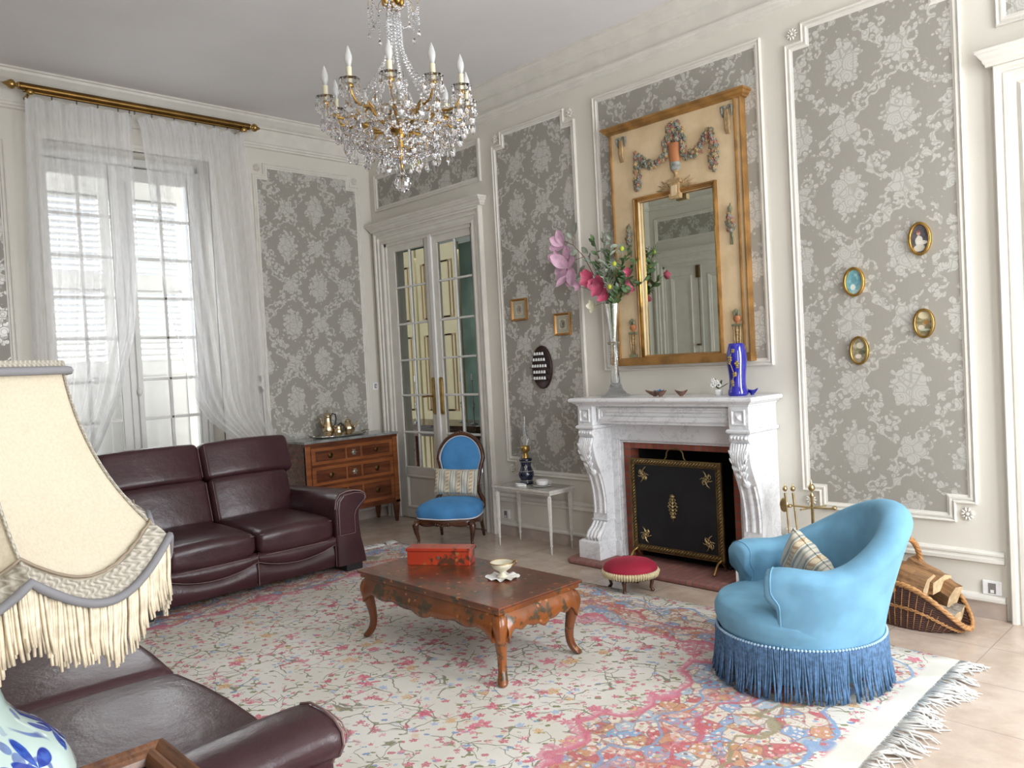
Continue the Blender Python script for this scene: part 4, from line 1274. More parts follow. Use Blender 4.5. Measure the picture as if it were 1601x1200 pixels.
def diag(x, z, vert):
    s_ = 0.010
    if vert: mb.tube([fB(x - s_, z - s_ * 1.2, ysc + .006), fB(x + s_, z + s_ * 1.2, ysc + .006)], .0032, 5)
    else: mb.tube([fB(x - s_ * 1.2, z - s_, ysc + .006), fB(x + s_ * 1.2, z + s_, ysc + .006)], .0032, 5)
nH = 28; nV = 25
for i in range(nH):
    x = sx0 + .03 + (sx1 - sx0 - .06) * (i + .5) / nH
    diag(x, sz0 + .024, 0); diag(x, sz1 - .024, 0)
for i in range(nV):
    z = sz0 + .05 + (sz1 - sz0 - .10) * (i + .5) / nV
    diag(sx0 + .024, z, 1); diag(sx1 - .024, z, 1)
obj('rope_pattern', mb, M['palebrass'], bd, smooth=2)
def ornament(cx, cz, flip, big=False):
    mb = MB(); h = ysc + .008
    fx_, fz = flip
    if not big:
        rings = [(0, 0, .020), (.022, .018, .014), (-.018, -.02, .013)]
        for dx, dz, r_ in rings:
            mb.tube([fB(cx + fx_ * dx + r_ * cos(a), cz + fz * dz + r_ * 1.1 * sin(a), h) for a in [2 * pi * k / 12 for k in range(12)]], .0028, 5, closed=True)
        for ang in (0.3, 1.2, 2.4, 3.4, 4.4, 5.4):
            L_ = .062 if ang in (1.2, 4.4) else .048
            p = [fB(cx + fx_ * cos(ang + .25 * q) * L_ * q / 3, cz + fz * sin(ang + .25 * q) * L_ * q / 3, h + .003 * sin(q)) for q in range(4)]
            mb.tube(p, [.002, .0035, .0045, .0015], 5)
        mb.ell(fB(cx, cz, h + .004), (.009, .006, .009), 8, 6)
    else:
        for k in range(-3, 4):
            zc = cz + k * .024; w_ = .034 * (1 - abs(k) / 4.2) + .006
            for s_ in (-1, 1):
                mb.tube([fB(cx, zc, h), fB(cx + s_ * w_ * .6, zc + .012, h + .004), fB(cx + s_ * w_, zc + .002, h), fB(cx + s_ * w_ * .55, zc - .008, h + .003)], [.003, .005, .005, .003], 5)
            mb.ell(fB(cx, zc, h + .003), (.009, .007, .011), 8, 6)
        mb.tube([fB(cx, cz - .10, h), fB(cx, cz + .09, h)], .004, 5)
    return mb
for cx, cz, fl_ in ((3.40, .655, (-1, 1)), (3.915, .655, (1, 1)), (3.40, .225, (-1, -1)), (3.915, .225, (1, -1))):
    obj('corner_ornament', ornament(cx, cz, fl_), M['palebrass'], fs_, smooth=2)
obj('centre_ornament', ornament(3.64, .445, (1, 1), True), M['palebrass'], fs_, smooth=2)
mb = MB(); mb.tube([fB(3.585, .772, ysc), fB(3.60, .79, ysc), fB(3.605, .825, ysc), fB(3.625, .845, ysc), fB(3.67, .853, ysc), fB(3.715, .845, ysc), fB(3.735, .825, ysc), fB(3.74, .79, ysc), fB(3.755, .772, ysc)], [.005, .006, .005, .005, .007, .005, .005, .006, .005], 8)
obj('carrying_handle', mb, pmat('olive_bronze', (.20, .14, .06), .4, .9, var=.25, vs=20), fs_, smooth=True)
for x in (sx0 + .03, sx1 - .03):
    mb = MB(); mb.tube([(x, -ysc, .118), (x - .01, -ysc - .03, .10), (x, -ysc - .075, .07), (x, -ysc - .095, .046), (x, -ysc - .10, .040)], [.010, .008, .009, .008, .010], 8)
    mb.tube([(x, -ysc, .118), (x, -ysc + .05, .06), (x, -ysc + .055, .042)], [.009, .007, .008], 8)
    obj('foot', mb, M['brass'], fs_, smooth=True)

# ---- fire tools
ft = empty('fire_tool_set', (4.66, -0.20, 0), 0, 'brass fireside tool stand with hanging poker and shovel beside the fireplace', 'fire tools')
mb = MB(); mb.lathe([(0.0, 0), (.085, 0), (.085, .012), (.05, .022), (.02, .035), (.009, .05), (.009, .60), (.014, .61), (.014, .625), (.008, .635)], (4.66, -.20, 0), 20)
mb.ell((4.66, -.20, .665), (.020, .020, .024)); mb.lathe([(.008, .685), (.006, .70), (.002, .715)], (4.66, -.20, 0), 10)
obj('stand', mb, M['palebrass'], ft, smooth=True)
mb = MB(); mb.tube([(4.535, -.235, .555), (4.66, -.20, .545), (4.78, -.17, .545)], .006, 8)
for x, y in ((4.535, -.235), (4.78, -.17)): mb.ell((x, y, .55), (.016, .016, .012))
mb.tube([(4.66, -.20, .545), (4.63, -.29, .545)], .005); mb.tube([(4.66, -.20, .545), (4.70, -.10, .545)], .005)
obj('cross_arm', mb, M['palebrass'], ft, smooth=True)
for (x, y, lean, kind_) in ((4.515, -.245, .03, 'shovel'), (4.555, -.225, .045, 'poker')):
    mb = MB(); mb.tube([(x, y, .63), (x + .01, y, .50), (x + lean, y - .01, .16)], [.008, .006, .006], 8)
    mb.ell((x, y, .655), (.015, .015, .018)); mb.lathe([(.006, .67), (.004, .68), (.001, .69)], (x, y, 0), 8)
    if kind_ == 'shovel': mb.ell((x - .012, y, .555), (.026, .010, .045), 12, 8)
    mb.ell((x + lean, y - .01, .14), (.03, .012, .05), 10, 8)
    obj(kind_, mb, M['palebrass'], ft, smooth=True)

# ================================================================== FIREWOOD BASKET AND LOGS
def wicker_mat():
    m, nt, b = base('brown_wicker')
    x, y, z = sep(objco())
    w = sn(z * 520.0) ; u = sn((x + y) * 110.0)
    p = w * u
    setc(b, 'Base Color', mixc(sstep(p, -0.4, 0.4), (0.05, 0.022, 0.02), (0.16, 0.072, 0.055)))
    b.inputs['Roughness'].default_value = 0.5
    bump(b, p, 0.8, 0.006)
    return m
M['wicker'] = wicker_mat()
M['cane'] = pmat('pale_cane', (0.46, 0.23, 0.085), 0.45, var=0.3, vs=40, stretch=(1, 1, 4))
bk = empty('log_basket', (5.24, -0.30, 0), radians(-8), 'oval brown wicker log basket with pale cane rim holding firewood', 'basket')
LX, LY = 0.27, 0.155
def top_z(a):      # dips low at the open right end, local angle from +x
    c = cos(a)
    return 0.235 - 0.205 * max(0, c) ** 2.2 + 0.02 * max(0, -c)
def flare(a, t):
    return 0.80 + 0.22 * t + 0.07 * max(0, cos(a)) * t
mb = MB()
mb.grid(lambda s, t: (LX * flare(2 * pi * s, t) * cos(2 * pi * s), LY * flare(2 * pi * s, t) * sin(2 * pi * s), 0.005 + (top_z(2 * pi * s) - .005) * t), 48, 10, cu=True)
mb.grid(lambda s, t: (LX * (flare(2 * pi * s, t) - .045) * cos(2 * pi * s), LY * (flare(2 * pi * s, t) - .07) * sin(2 * pi * s), 0.015 + (top_z(2 * pi * s) - .015) * t), 48, 10, cu=True, flip=True)
mb.lathe([(0.0, 0), (LX * .80, 0.0), (LX * .80, .012), (0, .012)], (0, 0, 0.002), 40, 1, LY / LX, cap=False)
body = obj('basket_body', mb, M['wicker'], bk, world=False, smooth=2)
# vertical stakes
mb = MB()
for k in range(44):
    a = 2 * pi * k / 44
    if top_z(a) < .06: continue
    mb.tube([(LX * (flare(a, t) + .008) * cos(a + .12 * t), LY * (flare(a, t) + .012) * sin(a + .12 * t), 0.008 + (top_z(a) - .01) * t) for t in (0, .33, .66, 1)], .0022, 5)
obj('stakes', mb, M['cane'], body, world=False, smooth=2)
mb = MB()
for ph in (0, 2 * pi / 3, 4 * pi / 3):
    mb.tube([(LX * (flare(a, 1) + .012 * cos(a * 22 + ph)) * cos(a), LY * (flare(a, 1) + .03 * cos(a * 22 + ph)) * sin(a), top_z(a) + .008 + .008 * sin(a * 22 + ph)) for a in [2 * pi * k / 160 for k in range(160)]], .0085, 6, closed=True)
obj('braided_rim', mb, M['cane'], bk, world=False, smooth=2)
mb = MB()
for ph in (0, pi):
    mb.tube([(LX * (flare(a, .5) + .010 + .006 * cos(a * 30 + ph)) * cos(a), LY * (flare(a, .5) + .018 + .012 * cos(a * 30 + ph)) * sin(a), 0.5 * top_z(a) + .006 * sin(a * 30 + ph)) for a in [2 * pi * k / 140 for k in range(140)]], .0045, 5, closed=True)
obj('cane_band', mb, M['cane'], bk, world=False, smooth=2)
mb = MB()
for ph in (0, pi / 2, pi, 3 * pi / 2):
    pts = []
    for k in range(41):
        t = pi * k / 40
        yy = -cos(t) * LY * 0.99; zz = 0.20 + 0.245 * sin(t) ** .8
        pts.append((-.02 + .009 * cos(t * 12 + ph), yy + .004 * sin(t * 12 + ph), zz + .007 * sin(t * 12 + ph)))
    mb.tube(pts, .0085, 6)
obj('handle', mb, M['cane'], bk, world=False, smooth=2)

def log_mat(name, bark, c1, c2):
    m, nt, b = base(name)
    mp = nt.nodes.new('ShaderNodeMapping'); mp.inputs['Scale'].default_value = (2.5, 26, 26); nt.links.new(objco(), mp.inputs[0])
    n1 = noise(mp.outputs[0], 1.5, 5, 0.65); n2 = noise(objco(), 14, 4, .6)
    setc(b, 'Base Color', mixc(sstep(n2, .52, .62) * bark, mixc(sstep(n1, .3, .7), c1, c2), (0.07, 0.045, 0.03)))
    b.inputs['Roughness'].default_value = 0.85; bump(b, n1, .6, .008)
    return m
M['log1'] = log_mat('split_oak', .35, (0.18, 0.085, 0.032), (0.40, 0.22, 0.10))
M['log2'] = log_mat('grey_birch', .6, (0.22, 0.19, 0.16), (0.52, 0.47, 0.40))
M['logend'] = pmat('sawn_end', (0.60, 0.44, 0.26), 0.8, var=.2, vs=30)
def log(loc, rot, L_, sec, mat, label, grp='split logs in the basket'):
    r = empty('firewood_log', loc, 0, label, 'firewood log', grp)
    r.rotation_euler = rot
    rnd = random.Random(len(label)); mb = MB(); K = 8; n = len(sec); vs = []
    for k in range(K + 1):
        x = (k / K - .5) * L_
        for q, (a, b_) in enumerate(sec):
            j = 1 + .05 * sin(k * 1.3 + q * 2.1)
            vs.append((x, a * j, b_ * j))
    mb.add(vs, [(k * n + i, k * n + (i + 1) % n, (k + 1) * n + (i + 1) % n, (k + 1) * n + i) for k in range(K) for i in range(n)])
    obj('bark', mb, mat, r, world=False)
    for ring in (vs[:n], vs[-n:]):
        e = MB(); e.add(ring, [tuple(range(n))])
        e.v = [(v[0] * 1.004, v[1] * .99, v[2] * .99) for v in e.v]
        obj('sawn_end', e, M['logend'], r, world=False)
wedge = [(-.07, -.035), (.0, -.06), (.07, -.035), (.065, .015), (.01, .06), (-.05, .04)]
flat_ = [(-.085, -.03), (.085, -.04), (.085, .015), (.035, .045), (-.07, .035)]
rnd_ = [(.042 * cos(2 * pi * k / 12), .042 * sin(2 * pi * k / 12)) for k in range(12)]
log((5.19, -0.235, 0.245), (0.2, 0.10, radians(-14)), 0.40, flat_, M['log1'], 'split brown oak log lying along the back of the basket')
log((5.16, -0.33, 0.268), (0.9, 0.22, radians(-6)), 0.38, wedge, M['log1'], 'split pale oak log topmost at the front of the basket, square sawn end showing')
log((5.30, -0.21, 0.190), (1.6, 0.35, radians(-22)), 0.30, flat_, M['log1'], 'dark barked split log behind the pale one at the open end of the basket')
log((5.30, -0.325, 0.105), (0, 0.16, radians(-10)), 0.36, rnd_, M['log2'], 'round grey birch log low in the basket mouth with pale sawn end')
log((5.31, -0.235, 0.095), (0.4, 0.10, radians(-4)), 0.33, rnd_, M['log2'], 'grey weathered log at the bottom of the basket beside the wall')
log((5.13, -0.30, 0.165), (0.5, 0.05, radians(-8)), 0.30, wedge, M['log1'], 'split log in the middle of the basket under the top ones')

# ================================================================== FOOTSTOOL
def velvet(name, c, rough=.7, sheen=.8):
    m, nt, b = base(name)
    n1 = noise(objco(), 6, 3)
    setc(b, 'Base Color', mixc(sstep(n1, .3, .7), tuple(x * .85 for x in c), tuple(min(1, x * 1.12) for x in c)))
    b.inputs['Roughness'].default_value = rough
    b.inputs['Sheen Weight'].default_value = sheen; b.inputs['Sheen Roughness'].default_value = .35
    b.inputs['Sheen Tint'].default_value = (*[min(1, x * 2 + .1) for x in c], 1)
    bump(b, noise(objco(), 350, 2), .15, .002)
    return m
M['redvelvet'] = velvet('red_velvet', (0.33, 0.008, 0.035), .75, .5)
M['creamtrim'] = pmat('cream_braid', (0.66, 0.56, 0.34), .8, var=.15, vs=60)
fsx, fsy = 3.655, -0.685
st_ = empty('footstool', (fsx, fsy, 0), 0, 'small round footstool with red velvet top, cream braid and dark curved legs', 'footstool')
mb = MB(); mb.lathe([(0.158, .118), (.172, .128), (.175, .145), (.165, .165), (.135, .184), (.09, .196), (.045, .201), (0, .202)], (fsx, fsy, 0), 40, cap=False); mb.lathe([(0, .118), (.158, .118)], (fsx, fsy, 0), 40, cap=False)
obj('cushion', mb, M['redvelvet'], st_, smooth=2)
mb = MB()
for k in range(64):
    a = 2 * pi * (k + .5) / 64; c, s = cos(a), sin(a)
    mb.tube([(fsx + c * .172, fsy + s * .172, .136), (fsx + c * .180, fsy + s * .180, .125), (fsx + c * .174, fsy + s * .174, .098)], [.0085, .0098, .007], 6)
mb.lathe([(.170, .100), (.173, .135)], (fsx, fsy, 0), 48, cap=False)
obj('braid', mb, M['creamtrim'], st_, smooth=2)
mb = MB(); mb.lathe([(0, .085), (.150, .085), (.160, .094), (.160, .115), (0, .116)], (fsx, fsy, 0), 36, cap=False); obj('seat_rail', mb, M['carved'], st_, smooth=True)
for k in range(4):
    a = radians(20 + 90 * k); c, s = cos(a), sin(a)
    mb = MB(); mb.tube([(fsx + c * r_, fsy + s * r_, z) for r_, z in ((.128, .10), (.142, .078), (.138, .05), (.132, .025), (.142, .010), (.152, .004))], [.017, .016, .012, .010, .012, .009], 8)
    obj('leg', mb, M['carved'], st_, smooth=2)
# ================================================================== SLIPPER CHAIR
M['bluefab'] = velvet('blue_upholstery', (0.060, 0.235, 0.50), .8, .35)
M['piping'] = pmat('pale_piping', (0.62, 0.62, 0.66), .7)
ch = empty('slipper_chair', (1.60, -0.44, 0), 0, 'low slipper chair with bright blue seat and round back in a carved walnut frame', 'chair')
# local frame: x right (seen from the front), y depth to back
fd = Vector((0.508, -0.861))                        # facing
ang = atan2(-fd.x, fd.y) + pi                       # rotates local -y onto fd
ch.rotation_euler = (0, 0, atan2(fd.y, fd.x) + pi / 2)
L = lambda nm, mb, mat, par=ch, **k: obj(nm, mb, mat, par, world=False, **k)
SZ = 0.245
def seat_outline(a):
    # superellipse, wider at the front
    c, s = cos(a), sin(a)
    r = 1 / (abs(c) ** 3.2 + abs(s) ** 3.2) ** (1 / 3.2)
    y = r * s * 0.245
    wx = 0.275 - 0.045 * (y + .245) / .49
    ser = 0.010 * cos(3 * r * c * 2.2) if s < -.2 else 0
    return r * c * wx, y - .03 - ser
mb = MB()
def seatf(s, t):
    x, y = seat_outline(2 * pi * s)
    lv = [(1.0, 0.0), (1.035, .02), (1.045, .05), (1.02, .078), (.95, .098), (.8, .118), (.5, .132), (0, .138)]
    i = min(int(t * 7), 6); f = t * 7 - i
    k = lv[i][0] * (1 - f) + lv[i + 1][0] * f; z = lv[i][1] * (1 - f) + lv[i + 1][1] * f
    return (x * k, (y + .03) * k - .03, SZ + z)
mb.grid(seatf, 48, 14, cu=True)
L('seat', mb, M['bluefab'], smooth=2)
mb = MB(); mb.tube([(seat_outline(2 * pi * k / 64)[0] * 1.02, seat_outline(2 * pi * k / 64)[1] * 1.02, SZ + .002) for k in range(64)], .006, 6, closed=True); L('seat_piping', mb, M['piping'], smooth=2)
mb = MB()
def rail(s, t):
    a = 2 * pi * s; x, y = seat_outline(a)
    dip = .012 * cos(a * 6) + (.012 if abs(s - .75) < .04 else 0)
    return (x * (1.0 + .03 * sin(pi * t)), y * (1.0 + .03 * sin(pi * t)), SZ - .004 - (.048 + dip) * t)
mb.grid(rail, 72, 5, cu=True)
L('seat_rail', mb, M['carved'], smooth=2)
mb = MB()
for k in range(-3, 4): mb.ell((k * .018, seat_outline(1.5 * pi)[1] - .012, SZ - .032 - .006 * (3 - abs(k))), (.011, .008, .010), 8, 5)
L('carved_crest', mb, M['carved'], smooth=2)
def cabriole(x, y, ox, oy, z1=SZ - .02):
    mb = MB(); mb.tube([(x, y, z1), (x + ox * .022, y + oy * .022, z1 - .035), (x + ox * .016, y + oy * .016, z1 * .6), (x - ox * .004, y - oy * .004, z1 * .3), (x + ox * .004, y + oy * .004, z1 * .12), (x + ox * .028, y + oy * .028, .020), (x + ox * .034, y + oy * .034, .012)], [.026, .028, .020, .013, .013, .018, .010], 10)
    return mb
L('leg', cabriole(-.235, -.235, -.7, -.7), M['carved'], smooth=2)
L('leg', cabriole(.235, -.235, .7, -.7), M['carved'], smooth=2)
for s_ in (-1, 1):
    mb = MB(); mb.tube([(s_ * .19, .17, SZ), (s_ * .19, .18, .15), (s_ * .195, .215, .012)], [.020, .017, .013], 8); L('leg', mb, M['carved'], smooth=2)
# back
tilt = radians(-9)
def bk_pt(x, z, off=0.0):
    y = .185 + (z - .30) * 0.20 + off
    return (x, y, z)
def back_out(a, k=1.0):
    # round top narrowing at the waist
    cz = .70
    if sin(a) >= 0: return (.205 * k * cos(a), cz + .205 * k * sin(a) * 1.02)
    t = -sin(a); return (.205 * k * cos(a) ** 1 * (1 if True else 1), cz - .25 * k * t)
def backloop(k):
    P = []
    for i in range(25):
        a = pi * i / 24; P.append((.205 * k * cos(a), .68 + .215 * k * sin(a)))
    for i in range(1, 9):
        t = i / 8; P.append((-(.205 * k - .045 * sin(t * pi / 2)) , .68 - .24 * t))
    for i in range(0, 9):
        t = 1 - i / 8; P.append(((.205 * k - .045 * sin(t * pi / 2)), .68 - .24 * t))
    return P[:-1]
P1 = backloop(1.0)
mb = MB(); mb.tube([bk_pt(x, z) for x, z in P1], .021, 8, closed=True); L('back_frame', mb, M['carved'], smooth=2)
mb = MB(); 
for k in range(-2, 3): mb.ell(bk_pt(k * .022, .912 - .008 * abs(k), -.01), (.014, .012, .016), 8, 6)
L('carved_crest', mb, M['carved'], smooth=2)
mb = MB(); n = len(P1); vs = []
for ring in range(6):
    k = [1.0, .93, .8, .55, .3, 0.0][ring]; h = [0.0, .018, .028, .036, .04, .042][ring]
    for x, z in P1: vs.append(bk_pt(x * k * .93, .66 + (z - .66) * k * .94, -h))
fs = [(r_ * n + i, r_ * n + (i + 1) % n, (r_ + 1) * n + (i + 1) % n, (r_ + 1) * n + i) for r_ in range(5) for i in range(n)]
mb.add(vs, fs); vs2 = [bk_pt(x * .93, .66 + (z - .66) * .94, .012) for x, z in P1]; mb.add(vs2, [tuple(range(n))])
L('back_pad', mb, M['bluefab'], smooth=2)
mb = MB(); mb.tube([bk_pt(x * .925, .66 + (z - .66) * .935, -.012) for x, z in P1], .005, 6, closed=True); L('back_piping', mb, M['piping'], smooth=2)
for s_ in (-1, 1):
    mb = MB(); mb.tube([bk_pt(s_ * .16, .46), bk_pt(s_ * .175, .39), (s_ * .215, .18, .33), (s_ * .225, .14, .29), (s_ * .20, .15, .24)], [.018, .018, .022, .024, .020], 8); L('back_post', mb, M['carved'], smooth=2)

# cushions
def stripes(name, axis='x', sc=1.0):
    m, nt, b = base(name)
    x, y, z = sep(objco())
    u = x * sc if axis == 'x' else y * sc
    t = fr(u / 0.105)
    c = ramp(t, [(0.0, (0.60, 0.55, 0.44)), (.10, (0.25, 0.27, 0.26)), (.20, (0.70, 0.67, 0.58)), (.25, (0.42, 0.33, 0.18)), (.30, (0.66, 0.56, 0.38)), (.52, (0.42, 0.33, 0.18)), (.56, (0.70, 0.67, 0.58)), (.62, (0.25, 0.27, 0.26)), (.72, (0.60, 0.57, 0.48)), (.84, (0.36, 0.37, 0.32)), (.92, (0.62, 0.58, 0.48))], True)
    tz = z if axis == 'x' else x
    w = sn(tz * 190 + 2 * sn(u * 60)); m_ = sstep(t, .30, .31) * sstep(t, .52, .51)
    c = mixc(m_ * sstep(w, -.1, .3) * .75, c, (0.38, 0.19, 0.09))
    n1 = noise(objco(), 200, 2)
    setc(b, 'Base Color', mixc(sstep(n1, .4, .7) * .2, c, (.7, .66, .56)))
    b.inputs['Roughness'].default_value = .55; b.inputs['Sheen Weight'].default_value = .3
    bump(b, n1, .2, .003)
    return m
M['stripe'] = stripes('striped_brocade')
def pillow(name, loc, rot, w, h, d, label, mat):
    r = empty(name, loc, 0, label, 'cushion'); r.rotation_euler = rot
    mb = MB()
    def f(s, t, sg):
        x = (s - .5) * 2; z = (t - .5) * 2
        e = max(0, (1 - x ** 4)) ** .5 * max(0, (1 - z ** 4)) ** .5
        wr = .006 * sin(x * 9 + z * 4) * e
        pin = 1 - .07 * (1 - abs(z)) * abs(x) ** 3
        return (x * w / 2 * (1 - .05 * (1 - z * z) * abs(x) ** 4), sg * (d / 2 * e ** .75) + wr, z * h / 2 * (1 - .06 * (1 - x * x) * abs(z) ** 4))
    mb.grid(lambda s, t: f(s, t, -1), 22, 22); mb.grid(lambda s, t: f(s, t, 1), 22, 22, flip=True)
    obj('cover', mb, mat, r, world=False, smooth=2)
    sm = MB(); P = []
    for k in range(60):
        q = k / 15; e = int(q); f_ = q - e
        s, t = [(f_, 0), (1, f_), (1 - f_, 1), (0, 1 - f_)][e]
        P.append(f(s, t, 1))
    sm.tube(P, .004, 5, closed=True); obj('seam', sm, mat, r, world=False, smooth=2)
    return r
rzc = atan2(fd.y, fd.x) + pi / 2
bc = Vector((1.60, -0.44)) - fd * 0.10
pillow('striped_cushion', (bc.x, bc.y, 0.498), (radians(-12), radians(2), rzc), 0.40, 0.22, 0.10, 'striped grey and cream brocade cushion propped on the low slipper chair', M['stripe'])

# ================================================================== ROUND TUB ARMCHAIR
M['blue2'] = velvet('light_blue_upholstery', (0.160, 0.355, 0.515), .9, .25)
M['bluefringe'] = pmat('blue_bullion_fringe', (0.080, 0.165, 0.30), .7, var=.35, vs=60)
AX, AY = 5.10, -1.30
ac = empty('tub_armchair', (AX, AY, 0.012), atan2(0.70, 0.71), 'light blue round tub armchair with long blue bullion fringe on the rug', 'armchair')
# local: +x = back
L = lambda nm, mb, mat, par=ac, **k: obj(nm, mb, mat, par, world=False, **k)
mb = MB(); 
def seat2(s, t):
    a = 2 * pi * s
    lv = [(.335, .215), (.350, .245), (.360, .28), (.360, .315), (.344, .346), (.29, .362), (.18, .370), (0, .373)]
    i = min(int(t * 7), 6); f = t * 7 - i
    r_ = lv[i][0] * (1 - f) + lv[i + 1][0] * f; z = lv[i][1] * (1 - f) + lv[i + 1][1] * f
    return (r_ * cos(a) - .02, r_ * sin(a), z)
mb.grid(seat2, 64, 21, cu=True)
mb.lathe([(0, .05), (.30, .05), (.33, .215)], (-.02, 0, 0), 40, cap=False)
L('seat', mb, M['blue2'], smooth=2)
# shell
AMAX = radians(116)
def topz(a):
    q = abs(a) / AMAX
    s_ = 1 - (q / .62) ** 2 if q < .62 else 0
    s_ = 0.5 + 0.5 * cos(pi * min(1, q / .80))
    return .545 + .225 * s_ + .012 * max(0, q - .8) / .2
def shell(a, t):
    """closed section loop at angle a; t 0..1"""
    q = abs(a) / AMAX
    zt_ = topz(a); back = 0.5 + 0.5 * cos(pi * min(1, q))
    lean = .125 * back + .012
    ro0 = .352; ri0 = .262 - .0 * q
    th = .074 - .002 * back
    # outer bottom -> outer top -> rounded rim -> inner top -> inner bottom
    H_ = zt_ - .045
    if t < .40:
        f = t / .40; z = .215 + (H_ - .215) * f
        r_ = ro0 + lean * f ** 1.35 + .012 * sin(pi * f) * (1 - back) + (.015 * q * f ** 3)
    elif t < .62:
        f = (t - .40) / .22; an = pi * f
        rc = ro0 + lean - th * .92 + .015 * q; r_ = rc + th * .92 * cos(an); z = H_ + .048 * sin(an)
        if f > .5: r_ = rc + th * .92 * cos(an)
    else:
        f = (t - .62) / .38; z = H_ - (H_ - .34) * f
        rt_ = ro0 + lean - th * 1.84 + .015 * q
        r_ = rt_ + (ri0 - rt_) * f ** .8
    return r_, z
NA, NT = 72, 40
mb = MB(); vs = []; fs = []
ends = [0.90, 0.965, 0.992]
angs = [-AMAX + 2 * AMAX * k / NA for k in range(NA + 1)]
rings = []
for k, a in enumerate(angs):
    ring = []
    for j in range(NT + 1):
        r_, z = shell(a, j / NT); ring.append(Vector((r_ * cos(a), r_ * sin(a), z)))
    rings.append(ring)
# rounded arm fronts: shrink extra rings forward
def endrings(ring, a, sgn):
    out = []
    c = Vector((0, 0, 0))
    for p in ring: c += p
    c /= len(ring); c.z = (.215 + topz(a)) / 2
    tdir = Vector((-sin(a), cos(a), 0)) * sgn
    for adv, k in ((.016, .985), (.030, .94), (.040, .86), (.044, .70)):
        rr = []
        for p in ring:
            q_ = p - c; w = Vector((cos(a), sin(a), 0)); qr = q_.dot(w)
            q2 = w * qr * k + Vector((0, 0, q_.z * (1 - (1 - k) * .25)))
            # inset measured vertically near the top only
            q2.z = q_.z - (1 - k) * .10 * (1 if q_.z > 0 else 0)
            zf = max(0.0, min(1.0, (p.z - (topz(a) - .15)) / .07))
            zf = zf * zf * (3 - 2 * zf)
            rr.append(c + q2 + tdir * adv * (1 + 1.1 * zf) + w * qr * (.10 * zf))
        out.append(rr)
    return out
rings = list(reversed(endrings(rings[0], angs[0], -1))) + rings + endrings(rings[-1], angs[-1], 1)
m_ = NT + 1
for ring in rings: vs += ring
for k in range(len(rings) - 1):
    for j in range(NT): fs.append((k * m_ + j, k * m_ + j + 1, (k + 1) * m_ + j + 1, (k + 1) * m_ + j))
    fs.append((k * m_ + NT, k * m_, (k + 1) * m_, (k + 1) * m_ + NT))
fs += [tuple(range(m_)), tuple(range((len(rings) - 1) * m_, len(rings) * m_))]
mb.add(vs, fs)
sh_ = L('back_and_arms', mb, M['blue2'], smooth=2)
# piping at arm fronts
mb = MB()
for ring in (rings[2], rings[-3]):
    mb.tube([ring[j] for j in range(0, NT + 1)], .004, 5)
L('arm_piping', mb, M['blue2'], sh_, smooth=2)
# braid and fringe
def ringr(a):
    # follow seat at the front and the shell behind
    xs, ys = .352 * cos(a) - .02, .352 * sin(a)
    w_ = min(1, max(0, (abs(((a + pi) % (2 * pi)) - pi) - AMAX) / .35))
    return Vector((.358 * cos(a), .358 * sin(a))) * (1 - w_) + Vector((xs, ys)) * w_
mb = MB()
for k in range(150):
    a = 2 * pi * k / 150; p = ringr(a)
    mb.ell((p.x * 1.005, p.y * 1.005, .226), (.008, .008, .0065), 6, 4)
L('braid', mb, pmat('pale_blue_braid', (0.36, 0.52, 0.68), .7), smooth=2, kind=None)
mb = MB(); rnd = random.Random(11)
for k in range(330):
    a = 2 * pi * k / 330 + rnd.uniform(-.004, .004); p = ringr(a) * 1.005
    d_ = p.normalized(); t_ = Vector((-d_.y, d_.x))
    cl = sin(a * 37) * .014 + sin(a * 61 + 2) * .010 + rnd.uniform(-.006, .006); fl_ = rnd.uniform(.004, .024); up = max(0, rnd.uniform(-.02, .022))
    pts = []
    for j in range(6):
        f = j / 5
        q = p + d_ * (.004 + fl_ * f ** 2) + t_ * cl * f ** 1.6
        pts.append((q.x, q.y, .222 - (.214 - up) * f))
    mb.tube(pts, .0046, 5)
L('bullion_fringe', mb, M['bluefringe'], smooth=2, kind='stuff')
# cushion inside, tipped on its corner
pillow('striped_cushion', (AX + .0, AY + .085, 0.012 + .468), (radians(20), radians(38), radians(-12)), 0.27, 0.27, 0.10, 'striped beige brocade cushion lying tipped inside the round blue armchair', stripes('striped_brocade_warm', 'x', 1.0))

# ================================================================== WHITE SIDE TABLE AND WHAT STANDS ON IT
M['sidewhite'] = pmat('chipped_white_paint', (0.60, 0.575, 0.52), .45, var=.08, vs=30)
M['sidetop'] = pmat('grey_stone_top', (0.40, 0.37, 0.33), .2, var=.12, vs=10)
tb = empty('side_table', (2.31, -.18, 0), 0, 'small white side table with grey top and tapering fluted legs against the wall', 'side table')
tx0, tx1, ty0, ty1 = 1.985, 2.640, -.335, -.035
mb = MB(); mb.box(tx0 + .006, tx1 - .006, ty0 + .006, ty1 - .006, .496, .502); obj('top_inset', mb, M['sidetop'], tb)
mb = MB(); mb.box(tx0, tx1, ty0, ty1, .480, .497); obj('tabletop', mb, M['sidewhite'], tb, bevel=.003)
mb = MB(); frame_rect(mb, lambda a, b_, h: (a, b_, h), tx0 + .014, tx1 - .014, ty0 + .014, ty1 - .014, .012, .462, .481); obj('apron', mb, M['sidewhite'], tb)
